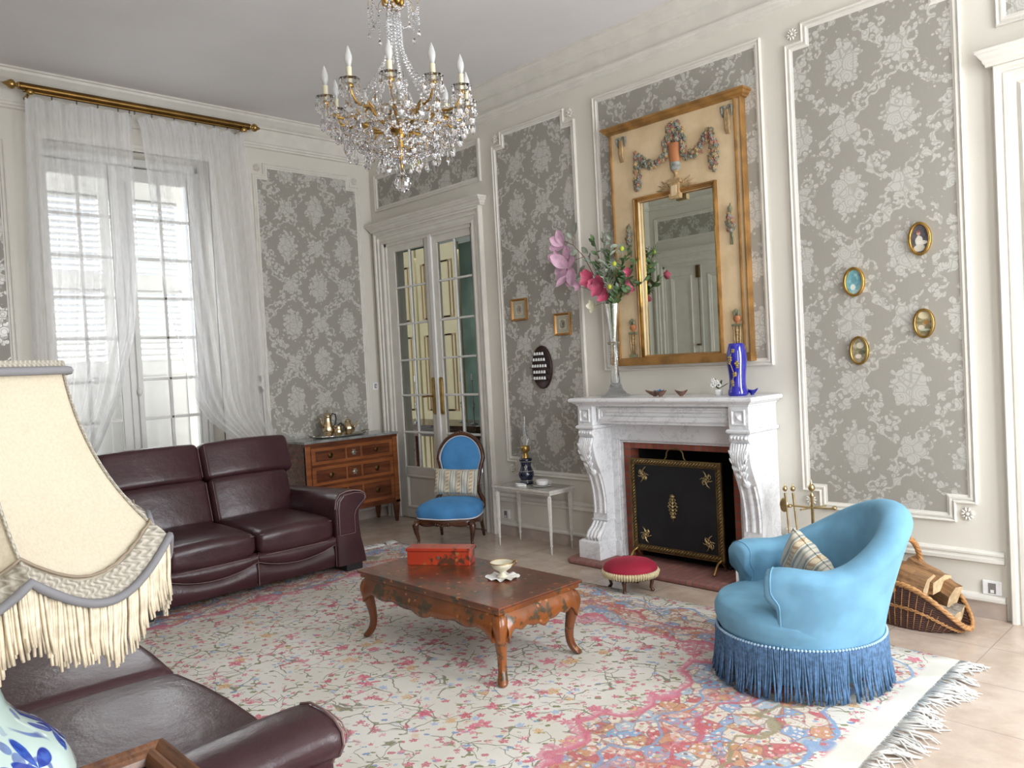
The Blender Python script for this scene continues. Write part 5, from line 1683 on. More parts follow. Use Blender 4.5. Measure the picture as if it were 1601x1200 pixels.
for x, y, ox, oy in ((tx0 + .035, ty0 + .03, 1, 0), (tx1 - .035, ty0 + .03, 0, 0), (tx0 + .035, ty1 - .03, 1, 0), (tx1 - .035, ty1 - .03, 0, 0)):
    mb = MB(); vs = []; fs = []; n = 24
    keys = [(0.480, .016, 0), (.462, .016, 0), (.455, .010, 0), (.445, .0165, .0), (.430, .0175, .2), (.12, .0105, .2), (.075, .0095, .2), (.070, .0115, 0), (.062, .0115, 0), (.058, .008, 0), (.0, .0055, 0)]
    for z, r_, fl_ in keys:
        for k in range(n):
            a = 2 * pi * k / n; rr = r_ * (1 - fl_ * (k % 2))
            vs.append((x + rr * cos(a), y + rr * sin(a), z))
    for i in range(len(keys) - 1):
        for k in range(n): fs.append((i * n + k, i * n + (k + 1) % n, (i + 1) * n + (k + 1) % n, (i + 1) * n + k))
    mb.add(vs, fs); obj('leg', mb, M['sidewhite'], tb)
# oil lamp
M['clear'] = crystal('clear_glass', (0.98, 0.99, 0.99), 1.35)
M['navy'] = pmat('navy_porcelain', (0.006, 0.010, 0.035), .08, coat=.8)
ol = empty('oil_lamp', (2.215, -.15, .502), 0, 'navy porcelain oil lamp with brass burner and tall clear glass chimney on the side table', 'oil lamp')
c = (2.215, -.15, .502)
mb = MB(); mb.lathe([(.0, 0), (.056, 0), (.056, .020), (.050, .026), (.052, .045), (.062, .060), (.066, .080), (.058, .105), (.046, .130), (.040, .150), (.044, .170), (.052, .190), (.054, .205), (.044, .214), (.0, .216)], c, 32, cap=False); ob = obj('porcelain_body', mb, M['navy'], ol, smooth=2)
mb = MB()
for z, r_ in ((.030, .0515), (.108, .0575), (.186, .0515)): mb.tube([(c[0] + r_ * cos(a), c[1] + r_ * sin(a), c[2] + z) for a in [2 * pi * k / 32 for k in range(32)]], .0015, 5, closed=True)
for k in range(7):
    a = -1.0 + .1 * sin(k * 2.2); mb.ell((c[0] + .049 * cos(a + .05 * (k - 3)), c[1] + .049 * sin(a + .05 * (k - 3)), c[2] + .12 + .012 * (k - 3)), (.005, .005, .009), 6, 5)
obj('gilt_decoration', mb, pmat('pale_gold_line', (.6, .55, .48), .4), ob, smooth=2)
mb = MB(); mb.lathe([(.030, .214), (.026, .235), (.020, .245), (.022, .262), (.036, .270), (.038, .300), (.032, .312), (.026, .318), (.0, .318)], c, 24, cap=False); mb.tube([(c[0] + .03, c[1], c[2] + .28), (c[0] + .055, c[1], c[2] + .28)], .004); obj('burner', mb, M['brass'], ol, smooth=2)
mb = MB(); mb.lathe([(.022, .318), (.024, .335), (.032, .355), (.028, .385), (.018, .42), (.0165, .50), (.016, .555)], c, 24, cap=False); mb.lathe([(.0205, .318), (.0225, .335), (.0305, .355), (.0265, .385), (.0165, .42), (.015, .50), (.0145, .555)], c, 24, cap=False); obj('glass_chimney', mb, M['clear'], ol, smooth=2)
# cup and saucer, ashtray
M['china'] = pmat('white_china', (0.80, 0.79, 0.77), .12, coat=.5)
cp_ = empty('white_cup', (2.43, -.19, .502), 0, 'wide white china cup standing on its saucer at the right of the oil lamp', 'cup')
c = (2.43, -.19, .502)
mb = MB(); mb.lathe([(.0, .010), (.032, .010), (.046, .018), (.052, .034), (.053, .052), (.050, .052), (.048, .034), (.040, .022), (.0, .018)], c, 32, cap=False); mb.tube([(c[0] + .048, c[1] + .02, c[2] + .045), (c[0] + .07, c[1] + .03, c[2] + .045), (c[0] + .068, c[1] + .03, c[2] + .026), (c[0] + .046, c[1] + .02, c[2] + .024)], .003); obj('cup_body', mb, M['china'], cp_, smooth=2)
mb = MB(); mb.lathe([(0, .001), (.04, .001), (.076, .010), (.078, .012), (.05, .008), (0, .006)], c, 36, cap=False); tag(obj('saucer', mb, M['china'], smooth=2), 'white china saucer beneath the wide cup on the side table', 'saucer')
mb = MB(); P = [(2.245 + .058 * cos(a) * (1 + .12 * cos(4 * a)), -.255 + .034 * sin(a) * (1 + .12 * cos(4 * a))) for a in [2 * pi * k / 32 for k in range(32)]]
mb.prism(P, lambda a, b_, h: (a, b_, h), .503, .512); mb.strip(P, [(0, .512), (0, .519), (.007, .519), (.009, .512)], lambda a, b_, h: (a, b_, h))
tag(obj('ashtray', mb, M['china'], smooth=40), 'small flat white china dish at the front edge of the side table', 'dish')

# ================================================================== COMMODE
cm = empty('commode', (0.21, -.63, 0), 0, 'inlaid mahogany chest of three drawers with grey marble top in the corner', 'chest of drawers')
KX, KY0, KY1 = 0.405, -1.135, -.125
mb = MB(); mb.box(.02, KX + .012, KY0 - .012, KY1 + .012, .862, .886); obj('marble_top', mb, M['greymarble'], cm, bevel=.005)
mb = MB(); mb.box(.03, KX - .006, KY0, KY1, .205, .862); mb.box(.03, KX + .002, KY0 - .003, KY1 + .003, .838, .862); mb.box(.03, KX, KY0 - .002, KY1 + .002, .190, .215)
obj('carcass', mb, M['mahog'], cm, bevel=.002)
mb = MB()
for y in (KY0, KY1 - .05): mb.box(KX - .03, KX, y, y + .05, .19, .862)
obj('corner_stiles', mb, M['cherry'], cm, bevel=.003)
for z0, z1 in ((.665, .815), (.475, .640), (.240, .450)):
    fa = lambda a, b_, h: (h, a, b_)
    y0, y1 = KY0 + .06, KY1 - .06
    mb = MB(); mb.box(KX - .02, KX + .002, y0, y1, z0, z1)
    dr = obj('drawer', mb, M['cherry'], cm, bevel=.002)
    yc = (y0 + y1) / 2
    for q0, q1 in ((y0 + .045, yc - .10), (yc - .068, yc + .068), (yc + .10, y1 - .045)):
        i_ = MB(); i_.box(KX - .01, KX + .0035, q0, q1, z0 + .034, z1 - .034); obj('inlay_panel', i_, M['mahog'], dr)
        i_ = MB(); frame_rect(i_, fa, q0 - .006, q1 + .006, z0 + .028, z1 - .028, .006, KX - .01, KX + .003); obj('stringing', i_, pmat('dark_stringing', (.05, .02, .01), .3), dr)
    zc = (z0 + z1) / 2
    for y in ((y0 + yc) / 2 - .03, (y1 + yc) / 2 + .03):
        h_ = MB(); RY = Matrix.Rotation(radians(90), 3, 'Y')
        h_.lathe([(0, .002), (.026, .002), (.026, .005), (.018, .009), (0, .010)], (KX, y, zc), 20, ax=RY)
        h_.tube([(KX + .012, y + .022 * cos(a), zc - .002 + .024 * sin(a)) for a in [2 * pi * k / 24 for k in range(24)]], .0035, 6, closed=True)
        h_.ell((KX + .012, y, zc + .02), (.007, .007, .007))
        obj('ring_handle', h_, M['bronze'], dr, smooth=2)
    e_ = MB(); e_.lathe([(0, .002), (.018, .002), (.016, .006), (0, .007)], (KX + .002, yc, zc), 12, ax=RY)
    for k in range(6):
        a = 2 * pi * k / 6; e_.ell((KX + .006, yc + .020 * cos(a), zc + .022 * sin(a)), (.005, .009, .009), 8, 5)
    obj('escutcheon', e_, pmat('pewter', (.35, .34, .28), .3, 1, var=.3), dr, smooth=2)
for x, y in ((KX - .03, KY0 + .03), (KX - .03, KY1 - .03), (.06, KY0 + .03), (.06, KY1 - .03)):
    mb = MB(); n = 4; vs = []
    for z, s_ in ((.20, .028), (.14, .024), (.0, .011)): vs += [(x - s_, y - s_, z), (x + s_, y - s_, z), (x + s_, y + s_, z), (x - s_, y + s_, z)]
    mb.add(vs, [(i * 4 + k, i * 4 + (k + 1) % 4, (i + 1) * 4 + (k + 1) % 4, (i + 1) * 4 + k) for i in range(2) for k in range(4)] + [(3, 2, 1, 0), (8, 9, 10, 11)])
    obj('leg', mb, M['mahog'], cm, bevel=.002)
# tray and gilt coffee service
M['silver'] = pmat('silver_plate', (0.68, 0.66, 0.60), .15, 1)
M['goldplate'] = pmat('warm_gold_plate', (0.62, 0.49, 0.31), .18, 1, var=.15)
M['ebony'] = pmat('black_wood_handle', (0.015, 0.012, 0.012), .3)
zc = .888; ty_ = -.655; txx = .215
mb = MB()
def tray(s, t):
    a = 2 * pi * s; w = 1 + .025 * cos(a * 12)
    lv = [(0, .004), (.8, .004), (.88, .006), (.96, .016), (1.0, .018), (.97, .008), (.85, 0.0), (0, 0.0)]
    i = min(int(t * 7), 6); f = t * 7 - i
    k = lv[i][0] * (1 - f) + lv[i + 1][0] * f; z = lv[i][1] * (1 - f) + lv[i + 1][1] * f
    return (txx + .135 * k * w * cos(a), ty_ + .285 * k * w * sin(a), zc + z)
mb.grid(tray, 72, 7, cu=True)
tr = empty('serving_tray', (txx, ty_, zc), 0, 'oval silver tray with rounded rim on the marble top of the chest', 'tray')
obj('tray_plate', mb, M['silver'], tr, smooth=2)
for s_ in (-1, 1):
    mb = MB(); mb.tube([(txx - .05, ty_ + s_ * .275, zc + .016), (txx - .03, ty_ + s_ * .315, zc + .032), (txx + .03, ty_ + s_ * .315, zc + .032), (txx + .05, ty_ + s_ * .275, zc + .016)], .006); obj('handle', mb, M['silver'], tr, smooth=2)
def pot(nm, x, y, prof, label, cat, spout=None, handle=None, lid=True, facet=.05):
    r = empty(nm, (x, y, zc + .005), 0, label, cat)
    mb = MB(); n = 32; vs = []
    for r_, z in prof:
        for k in range(n):
            a = 2 * pi * k / n; q = r_ * (1 + facet * .5 * cos(8 * a)); vs.append((x + q * cos(a), y + q * sin(a), zc + .005 + z))
    m2 = len(prof)
    mb.add(vs, [(i * n + k, i * n + (k + 1) % n, (i + 1) * n + (k + 1) % n, (i + 1) * n + k) for i in range(m2 - 1) for k in range(n)] + [tuple(reversed(range(n))), tuple(range((m2 - 1) * n, m2 * n))])
    obj('pot_body', mb, M['goldplate'], r, smooth=2)
    if spout:
        mb = MB(); mb.tube([(x, y + a, zc + .005 + b_) for a, b_, c_ in spout], [c_ for a, b_, c_ in spout], 8); obj('spout', mb, M['goldplate'], r, smooth=2)
    if handle:
        mb = MB(); mb.tube([(x, y + a, zc + .005 + b_) for a, b_ in handle], [.006] + [.0075] * (len(handle) - 2) + [.006], 8); obj('handle', mb, M['ebony'], r, smooth=2)
    if lid:
        mb = MB(); zt2 = prof[-1][1]; r2 = prof[-1][0]
        mb.lathe([(r2 * 1.08, zt2), (r2 * 1.0, zt2 + .010), (r2 * .6, zt2 + .022), (.006, zt2 + .028), (.005, zt2 + .034), (.010, zt2 + .042), (.008, zt2 + .050), (0, zt2 + .052)], (x, y, zc + .005), 24, cap=False); obj('lid', mb, M['goldplate'], r, smooth=2)
pot('coffee_pot', .20, -.765, [(.036, 0), (.040, .006), (.050, .03), (.056, .06), (.052, .09), (.041, .125), (.034, .16), (.033, .19), (.037, .20)], 'tall gilt coffee pot with black handle at the left of the silver tray', 'coffee pot',
    [(-.05, .09, .014), (-.068, .13, .011), (-.075, .17, .009), (-.088, .19, .008)], [(.030, .185), (.055, .215), (.085, .205), (.092, .16), (.078, .11), (.05, .085)], True)
pot('creamer', .275, -.70, [(.022, 0), (.024, .005), (.036, .02), (.040, .04), (.034, .065), (.026, .085), (.030, .10)], 'small gilt cream jug in front of the tall coffee pot', 'cream jug',
    [(-.02, .085, .010), (-.036, .098, .007), (-.043, .102, .005)], [(.026, .09), (.052, .105), (.068, .08), (.060, .045), (.036, .03)], False)
pot('teapot', .20, -.545, [(.034, 0), (.038, .006), (.058, .03), (.066, .055), (.062, .08), (.046, .105), (.030, .118), (.030, .124)], 'round gilt teapot with black handle at the right of the silver tray', 'teapot',
    [(.055, .05, .013), (.080, .075, .010), (.095, .105, .007), (.108, .115, .006)], [(-.05, .09), (-.080, .115), (-.108, .10), (-.108, .065), (-.085, .035), (-.06, .03)], True)

# switch and sockets
M['plastic'] = pmat('white_plastic', (0.82, 0.82, 0.82), .3)
M['darkplastic'] = pmat('dark_insert', (0.05, 0.05, 0.05), .4)
sw = empty('light_switch', (0, -.068, 1.335), 0, 'white light switch with dark rocker near the room corner', 'light switch')
mb = MB(); bxf(mb, fA, -.104, -.034, 1.297, 1.373, 0, .010); obj('switch_plate', mb, M['plastic'], sw, bevel=.003)
mb = MB(); bxf(mb, fA, -.082, -.056, 1.315, 1.355, .008, .012); obj('rocker_surround', mb, M['darkplastic'], sw)
mb = MB(); bxf(mb, fA, -.075, -.063, 1.322, 1.348, .010, .015); obj('rocker', mb, M['plastic'], sw)
for (x0, x1, z0, z1, lab) in ((1.748, 1.838, .145, .225, 'white wall socket low on the wall behind the side table'), (5.500, 5.590, .130, .205, 'white wall socket low beside the right hand door casing')):
    o_ = empty('wall_socket', ((x0 + x1) / 2, 0, z0), 0, lab, 'socket', 'wall sockets')
    mb = MB(); bxf(mb, fB, x0, x1, z0, z1, 0, .012); obj('socket_plate', mb, M['plastic'], o_, bevel=.003)
    mb = MB(); bxf(mb, fB, x0 + .028, x1 - .026, z0 + .008, z1 - .012, .010, .0135); ins_ = obj('socket_insert', mb, pmat('grey_insert', (.22, .20, .19), .4), o_)
    mb = MB(); bxf(mb, fB, x0 + .038, x1 - .036, z0 + .012, z0 + .028, .012, .016); obj('pin', mb, M['plastic'], ins_)
# ================================================================== PICTURES ON THE WALLS
def paint_mat(name, cols, sc=30, seed=0.0, oval=None, bgc=None, fig=None):
    m, nt, b = base(name)
    x, y, z = sep(objco())
    v = comb(x + seed, z - seed, seed)
    n1 = noise(v, sc, 3, .6); n2 = noise(v, sc * .45, 2, .5)
    c = ramp(n1 * .5 + n2 * .5, [(.30 + .40 * i / (len(cols) - 1), cc) for i, cc in enumerate(cols)])
    if fig:
        for (fx_, fz, rx, rz, cc) in fig:
            d = op('POWER', absn(x - fx_) / rx, 2) + op('POWER', absn(z - fz) / rz, 2)
            c = mixc(sstep(d + n1 * .8 - .4, 1.15, .75), c, cc)
    setc(b, 'Base Color', c); b.inputs['Roughness'].default_value = .25
    return m
ovals = [
 (5.253, 2.068, .060, .092, [(.05, .05, .06), (.10, .09, .10), (.14, .12, .12)], 'round-shouldered lady in white', [(-.004, -.012, .020, .030, (.62, .58, .50)), (.012, -.022, .028, .012, (.66, .63, .56)), (-.006, .030, .010, .012, (.50, .30, .22)), (-.007, .040, .012, .006, (.25, .10, .08)), (-.004, -.05, .03, .02, (.55, .52, .44))], 'oval gilt framed miniature of a lady in white on dark ground, highest of the four', M['gilt']),
 (4.884, 1.870, .062, .086, [(.08, .22, .26), (.20, .42, .46), (.62, .72, .74)], 'blue', [(0, .012, .02, .02, (.12, .30, .34)), (-.008, -.03, .015, .018, (.65, .70, .66))], 'oval gilt framed blue and white landscape miniature, leftmost of the four', M['gilt']),
 (5.258, 1.600, .056, .082, [(.10, .08, .04), (.22, .19, .10), (.55, .48, .28)], 'land', [(.012, .005, .014, .012, (.32, .16, .05)), (-.015, -.022, .018, .014, (.60, .52, .42)), (0, .045, .03, .02, (.62, .55, .36)), (.006, -.036, .03, .006, (.42, .46, .36))], 'oval dark gilt framed pastoral miniature with a brown group, lower right of the four', M['brass']),
 (4.898, 1.466, .056, .084, [(.12, .11, .07), (.28, .25, .16), (.58, .54, .42)], 'land2', [(-.006, -.034, .018, .014, (.66, .58, .50)), (.006, .03, .022, .018, (.60, .56, .44)), (.015, -.01, .02, .012, (.13, .13, .08))], 'oval dark gilt framed pastoral miniature with pale trees, lowest of the four', M['brass']),
]
def oval_xyz(cx, cz, rx, rz, h, n=40): return [fB(cx + rx * cos(2 * pi * k / n), cz + rz * sin(2 * pi * k / n), h) for k in range(n)]
for i, (cx, cz, rx, rz, cols, nm, fig, lab, fm) in enumerate(ovals):
    r = empty('oval_miniature', (cx, -0.005, cz), 0, lab, 'picture', 'oval miniatures on the damask panel')
    mb = MB(); n = 44; vs = []
    prof = [(1.0, .004), (1.02, .012), (1.0, .024), (.93, .028), (.87, .022), (.84, .026), (.79, .025), (.75, .014), (.74, .010)]
    for k in range(n):
        a = 2 * pi * k / n
        for s, h in prof: vs.append(fB(cx + rx * s * cos(a), cz + rz * (1 - (1 - s) * rx / rz) * sin(a), h))
    q = len(prof)
    mb.add(vs, [(k * q + t, k * q + t + 1, ((k + 1) % n) * q + t + 1, ((k + 1) % n) * q + t) for k in range(n) for t in range(q - 1)])
    obj('frame', mb, fm, r, smooth=2)
    mb = MB(); P = oval_xyz(cx, cz, rx * .77, rz * .83, .012); mb.add(P + [fB(cx, cz, .0125)], [(k, (k + 1) % 40, 40) for k in range(40)])
    obj('painting', mb, paint_mat('miniature_' + nm.replace(' ', '_').replace('-', '_'), cols, 45, i * 1.7, fig=fig), r)
for i, (cx, cz, w, h, lab) in enumerate(((2.092, 1.944, .190, .185, 'square gold framed small engraving with oval print, left and higher of the pair'), (2.573, 1.788, .180, .178, 'square gold framed small engraving with oval print, right and lower of the pair'))):
    r = empty('framed_engraving', (cx, -.004, cz), 0, lab, 'picture', 'small square engravings')
    hw, hh = w / 2 * .96, h / 2
    mb = MB(); mb.strip([(cx - hw, cz - hh), (cx + hw, cz - hh), (cx + hw, cz + hh), (cx - hw, cz + hh)], [(0, .004), (0, .024), (.006, .028), (.014, .022), (.018, .014), (.020, .012)], fB)
    obj('frame', mb, pmat('gold_wood_frame', (.42, .22, .07), .35, .5, var=.2), r)
    mb = MB(); bxf(mb, fB, cx - hw + .012, cx + hw - .012, cz - hh + .012, cz + hh - .012, .008, .012); obj('mount', mb, pmat('cream_mount', (.60, .54, .40), .7, var=.04), r)
    mb = MB()
    for e_ in (.030, .042): frame_rect(mb, fB, cx - hw + e_, cx + hw - e_, cz - hh + e_, cz + hh - e_, .0035, .012, .0128)
    obj('ruled_border', mb, pmat('blue_grey_rule', (.17, .22, .20), .7), r)
    mb = MB(); P = oval_xyz(cx, cz, .030, .036, .0130); mb.add(P + [fB(cx, cz, .0132)], [(k, (k + 1) % 40, 40) for k in range(40)])
    obj('print', mb, paint_mat('engraved_print_%s' % ('left', 'right')[i], [(.07, .06, .05), (.30, .27, .22), (.60, .56, .46)], 70, 3 + i, fig=[(.006, 0, .010, .020, (.13, .11, .09))]), r)
# thimble display
M['darkwood'] = pmat('dark_brown_wood', (0.035, 0.014, 0.010), .3, var=.2)
tx, tz = 2.325, 1.452
dsp = empty('thimble_rack', (tx, -.004, tz), 0, 'dark oval wooden display rack with shelves of white thimbles', 'display rack')
mb = MB(); n = 48
vs = []; prof = [(1.0, .004), (1.0, .016), (.97, .022), (.93, .018), (.90, .016)]
for k in range(n):
    a = 2 * pi * k / n
    for s, h in prof: vs.append(fB(tx + .110 * s * cos(a), tz + .178 * s * sin(a), h))
q = len(prof); vs.append(fB(tx, tz, .016))
mb.add(vs, [(k * q + t, k * q + t + 1, ((k + 1) % n) * q + t + 1, ((k + 1) % n) * q + t) for k in range(n) for t in range(q - 1)] + [(k * q + q - 1, ((k + 1) % n) * q + q - 1, len(vs) - 1) for k in range(n)])
obj('backboard', mb, M['darkwood'], dsp, smooth=40)
rows_t = [(.100, 4), (.052, 5), (.000, 6), (-.050, 5), (-.100, 5)]
M['thimble'] = pmat('white_porcelain_thimble', (.85, .85, .84), .2, coat=.3)
first = None; sp = .0285
ordn = {0: 'top', 1: 'second', 2: 'middle', 3: 'fourth', 4: 'bottom'}
for ri, (dz, cnt) in enumerate(rows_t):
    x0 = tx - .018 - (cnt - 1) * sp / 2
    mb = MB(); bxf(mb, fB, x0 - .024, x0 + (cnt - 1) * sp + .024, tz + dz - .005, tz + dz, .014, .044); obj('shelf', mb, M['darkwood'], dsp)
    for k in range(cnt):
        x = x0 + k * sp
        if first is None:
            mb = MB(); mb.lathe([(0.0105, 0), (.0108, .003), (.0098, .004), (.0085, .018), (.006, .023), (0, .0245)], (x, -.030, tz + dz), 12, cap=False)
            mb.v = [(v[0] - x, v[1] + .030, v[2] - tz - dz) for v in mb.v]
            o_ = obj('thimble', mb, M['thimble'], smooth=2); first = o_
        else:
            o_ = first.copy(); COL.objects.link(o_)
        o_.location = (x, -.030, tz + dz)
        tag(o_, 'white china thimble on the %s shelf of the dark oval rack' % ordn[ri], 'thimble', 'thimbles on the %s shelf' % ordn[ri])

# ================================================================== TRUMEAU MIRROR
def gilt_paint():
    m, nt, b = base('ochre_painted_wood')
    n1 = noise(objco(), 5, 5, .65)
    setc(b, 'Base Color', mixc(sstep(n1, .3, .7), (0.58, 0.43, 0.25), (0.70, 0.54, 0.34)))
    b.inputs['Roughness'].default_value = .45
    return m
M['ochre'] = gilt_paint()
M['giltdk'] = pmat('dark_gilt_wood', (0.33, 0.17, 0.05), .45, .35, var=.3, vs=10)
tm = empty('trumeau_mirror', (3.70, -.02, 1.44), 0, 'tall cream and gilt trumeau mirror with carved urn and flower garlands above the fireplace', 'mirror')
mx0, mx1, mz0, mz1 = 3.165, 4.235, 1.445, 3.135
gx0, gx1, gz0, gz1 = 3.395, 4.005, 1.50, 2.600
hF = .055
mb = MB()
for a in ((mx0, gx0 - .0, mz0, mz1), (gx1, mx1 - .003, mz0, mz1), (gx0, gx1, gz1, mz1), (gx0, gx1, mz0, gz0)): bxf(mb, fB, a[0], a[1], a[2], a[3], .005, hF)
obj('painted_board', mb, M['ochre'], tm)
mb = MB(); bxf(mb, fB, gx0, gx1, gz0, gz1, .020, .028)
mm, nt, b = base('mirror_silver'); b.inputs['Base Color'].default_value = (.74, .78, .71, 1); b.inputs['Metallic'].default_value = 1; b.inputs['Roughness'].default_value = .015
obj('mirror_glass', mb, mm, tm)
mb = MB(); mb.strip([(gx0 - .035, gz0 - .03), (gx1 + .03, gz0 - .03), (gx1 + .03, gz1 + .032), (gx0 - .035, gz1 + .032)], [(0, hF), (0, hF + .016), (.010, hF + .020), (.016, hF + .010), (.022, hF + .012), (.030, hF), (.036, .03)], fB); obj('inner_gilt_frame', mb, M['giltdk'], tm)
for x in (gx0 - .012, gx1 + .012):
    mb = MB(); mb.tube([fB(x, gz0 - .02, hF + .008), fB(x, gz1 + .02, hF + .008)], .011, 10); obj('gilt_beading', mb, M['gilt'], tm, smooth=2)
mb = MB()
for x0_, x1_ in ((mx0, mx0 + .016), (mx1 - .055, mx1 - .040), (mx1 - .014, mx1)):
    mb = MB(); bxf(mb, fB, x0_, x1_, mz0, mz1, .005, hF + .012); obj('gilt_edge', mb, M['giltdk'], tm, bevel=.003)
mb = MB(); bxf(mb, fB, mx0 - .005, mx1 + .005, mz0 - .012, mz0 + .045, .005, hF + .022); mb2 = mb
obj('bottom_rail', mb, M['giltdk'], tm, bevel=.004)
mb = MB()
vs = []; cpz = [(0, 0), (.068, 0.0), (.074, .010), (.090, .016), (.098, .030), (.112, .036), (.112, .048), (0, .052)]
for side in range(4):
    for h, z in cpz:
        e_ = (h - .06) * .7 if h > .06 else 0
        x = mx0 - .010 - e_ if side < 2 else mx1 + .010 + e_
        hh = 0.005 if side in (0, 3) else h
        vs.append(fB(x, mz1 - .012 + z, hh))
q = len(cpz)
mb.add(vs, [(s * q + i, s * q + i + 1, (s + 1) * q + i + 1, (s + 1) * q + i) for s in range(3) for i in range(q - 1)])
obj('top_cornice', mb, M['giltdk'], tm)
# carving
CB = pmat('carved_blue_grey', (.22, .23, .20), .6, var=.4, vs=40); CR = pmat('carved_rose', (.34, .15, .11), .6, var=.4, vs=40); CG = pmat('carved_gold', (.40, .27, .13), .6, .0, var=.3, vs=30); CO = pmat('carved_terracotta', (.42, .16, .06), .6, var=.15); CV = pmat('carved_olive', (.17, .17, .10), .6, var=.3, vs=40)
rnd = random.Random(5)
def petals(mb, x, z, h, r_, k=6):
    mb.ell(fB(x, z, h + r_ * .5), (r_ * .45, r_ * .5, r_ * .45), 7, 5)
    for i in range(k):
        a = 2 * pi * i / k + rnd.random() * .3
        mb.ell(fB(x + cos(a) * r_ * .62, z + sin(a) * r_ * .62, h + r_ * .25), (r_ * .42, r_ * .35, r_ * .42), 6, 4)
def garland(pts, rads, par, name='garland'):
    rads = [r_ * 1.25 for r_ in rads]
    groups = {0: MB(), 1: MB(), 2: MB(), 3: MB()}
    for i in range(len(pts) - 1):
        (x0_, z0_), (x1_, z1_) = pts[i], pts[i + 1]
        st_n = 5
        for j in range(st_n):
            t = j / st_n; x = x0_ + (x1_ - x0_) * t; z = z0_ + (z1_ - z0_) * t; rr = rads[i] + (rads[i + 1] - rads[i]) * t
            for q in range(4):
                g = groups[rnd.choice((0, 0, 1, 2, 3))]
                dx, dz = rnd.uniform(-rr, rr), rnd.uniform(-rr, rr) * .7
                petals(g, x + dx, z + dz, hF + .004 + .012 * (1 - abs(dx) / (rr + .001)), rnd.uniform(.009, .017), 5)
    base_o = None
    for k, mt in ((0, CB), (1, CR), (2, CG), (3, CV)):
        if groups[k].v:
            if base_o is None: base_o = obj(name, groups[k], mt, par, smooth=2)
            else: obj('blossoms' if k < 3 else 'leaves', groups[k], mt, base_o, smooth=2)
    return base_o
garland([(3.43, 2.925), (3.47, 2.865), (3.53, 2.835), (3.59, 2.84), (3.65, 2.88)], [.012, .022, .032, .026, .018], tm)
garland([(3.99, 2.965), (3.95, 2.90), (3.90, 2.845), (3.84, 2.835), (3.78, 2.865)], [.014, .024, .032, .030, .016], tm)
garland([(3.405, 2.945), (3.40, 2.88), (3.405, 2.80), (3.405, 2.72), (3.41, 2.675)], [.008, .016, .028, .024, .008], tm)
garland([(4.015, 2.96), (4.02, 2.89), (4.022, 2.82), (4.022, 2.75), (4.02, 2.69)], [.010, .022, .032, .026, .008], tm)
# urn with bouquet
ux = 3.722
mb = MB()
def flat_lathe(mb, prof, cx, h=.03):
    n = 14; vs = []
    for r_, z in prof:
        for k in range(n + 1):
            a = pi * k / n; vs.append(fB(cx + r_ * cos(a), z, hF - .002 + min(h, r_) * sin(a)))
    m2 = len(prof)
    mb.add(vs, [(i * (n + 1) + k, i * (n + 1) + k + 1, (i + 1) * (n + 1) + k + 1, (i + 1) * (n + 1) + k) for i in range(m2 - 1) for k in range(n)])
flat_lathe(mb, [(.052, 2.945), (.054, 2.93), (.048, 2.92), (.046, 2.85), (.040, 2.815)], ux); urn = obj('urn', mb, CO, tm, smooth=2)
mb = MB(); flat_lathe(mb, [(.041, 2.815), (.040, 2.79), (.034, 2.765), (.028, 2.755)], ux, .032); obj('urn_base', mb, CB, urn, smooth=2)
mb = MB(); flat_lathe(mb, [(.030, 2.757), (.014, 2.745), (.012, 2.72), (.022, 2.705), (.036, 2.695)], ux, .03)
bxf(mb, fB, ux - .048, ux + .048, 2.672, 2.698, hF - .002, hF + .035); bxf(mb, fB, ux - .036, ux + .036, 2.60, 2.674, hF - .002, hF + .028); bxf(mb, fB, ux - .042, ux + .042, 2.565, 2.60, hF - .002, hF + .034)
obj('urn_foot', mb, CG, urn, smooth=40)
mb = MB(); bxf(mb, fB, ux - .020, ux + .020, 2.585, 2.655, hF + .02, hF + .036); obj('plaque', mb, M['ochre'], urn)
garland([(ux - .03, 2.955), (ux - .045, 3.0), (ux - .01, 3.05), (ux + .02, 3.06), (ux + .05, 3.0), (ux + .02, 2.96)], [.02, .032, .034, .03, .03, .02], tm, 'bouquet')
garland([(ux - .075, 2.97), (ux - .07, 2.90), (ux - .06, 2.86)], [.016, .014, .006], tm, 'bouquet'); garland([(ux + .075, 2.96), (ux + .07, 2.90), (ux + .062, 2.86)], [.016, .014, .006], tm, 'bouquet')
mb = MB()
for s_ in (-1, 1):
    for k in range(7):
        a = .15 + k * .16; l_ = .10 + .03 * (k % 2)
        mb.tube([fB(ux + s_ * .04, 2.62, hF + .004), fB(ux + s_ * (.04 + l_ * .6 * cos(a)), 2.62 + l_ * .55 * sin(a), hF + .010), fB(ux + s_ * (.04 + l_ * cos(a)), 2.62 + l_ * sin(a) * .9 - .01, hF + .004)], [.003, .006, .002], 5)
obj('laurel_sprays', mb, CG, tm, smooth=2)
# corner bows
for cx, cz in ((3.275, 3.065), (4.135, 3.065)):
    mb = MB()
    for s_ in (-1, 1):
        mb.tube([fB(cx, cz, hF + .010), fB(cx + s_ * .02, cz + .022, hF + .014), fB(cx + s_ * .038, cz + .018, hF + .010), fB(cx + s_ * .036, cz - .012, hF + .010), fB(cx + s_ * .03, cz - .045, hF + .006)], [.005, .008, .009, .008, .004], 6)
    obj('ribbon_bow', mb, CB, tm, smooth=2)
    mb = MB()
    for k in range(3):
        mb.tube([fB(cx + (k - 1) * .006, cz, hF + .014), fB(cx + (k - 1) * .012, cz - .06, hF + .012), fB(cx + (k - 1) * .009, cz - .12, hF + .010), fB(cx + (k - 1) * .010, cz - .155, hF + .004)], [.006, .009, .010, .005], 6)
    obj('ribbon_tails', mb, CG, tm, smooth=2)
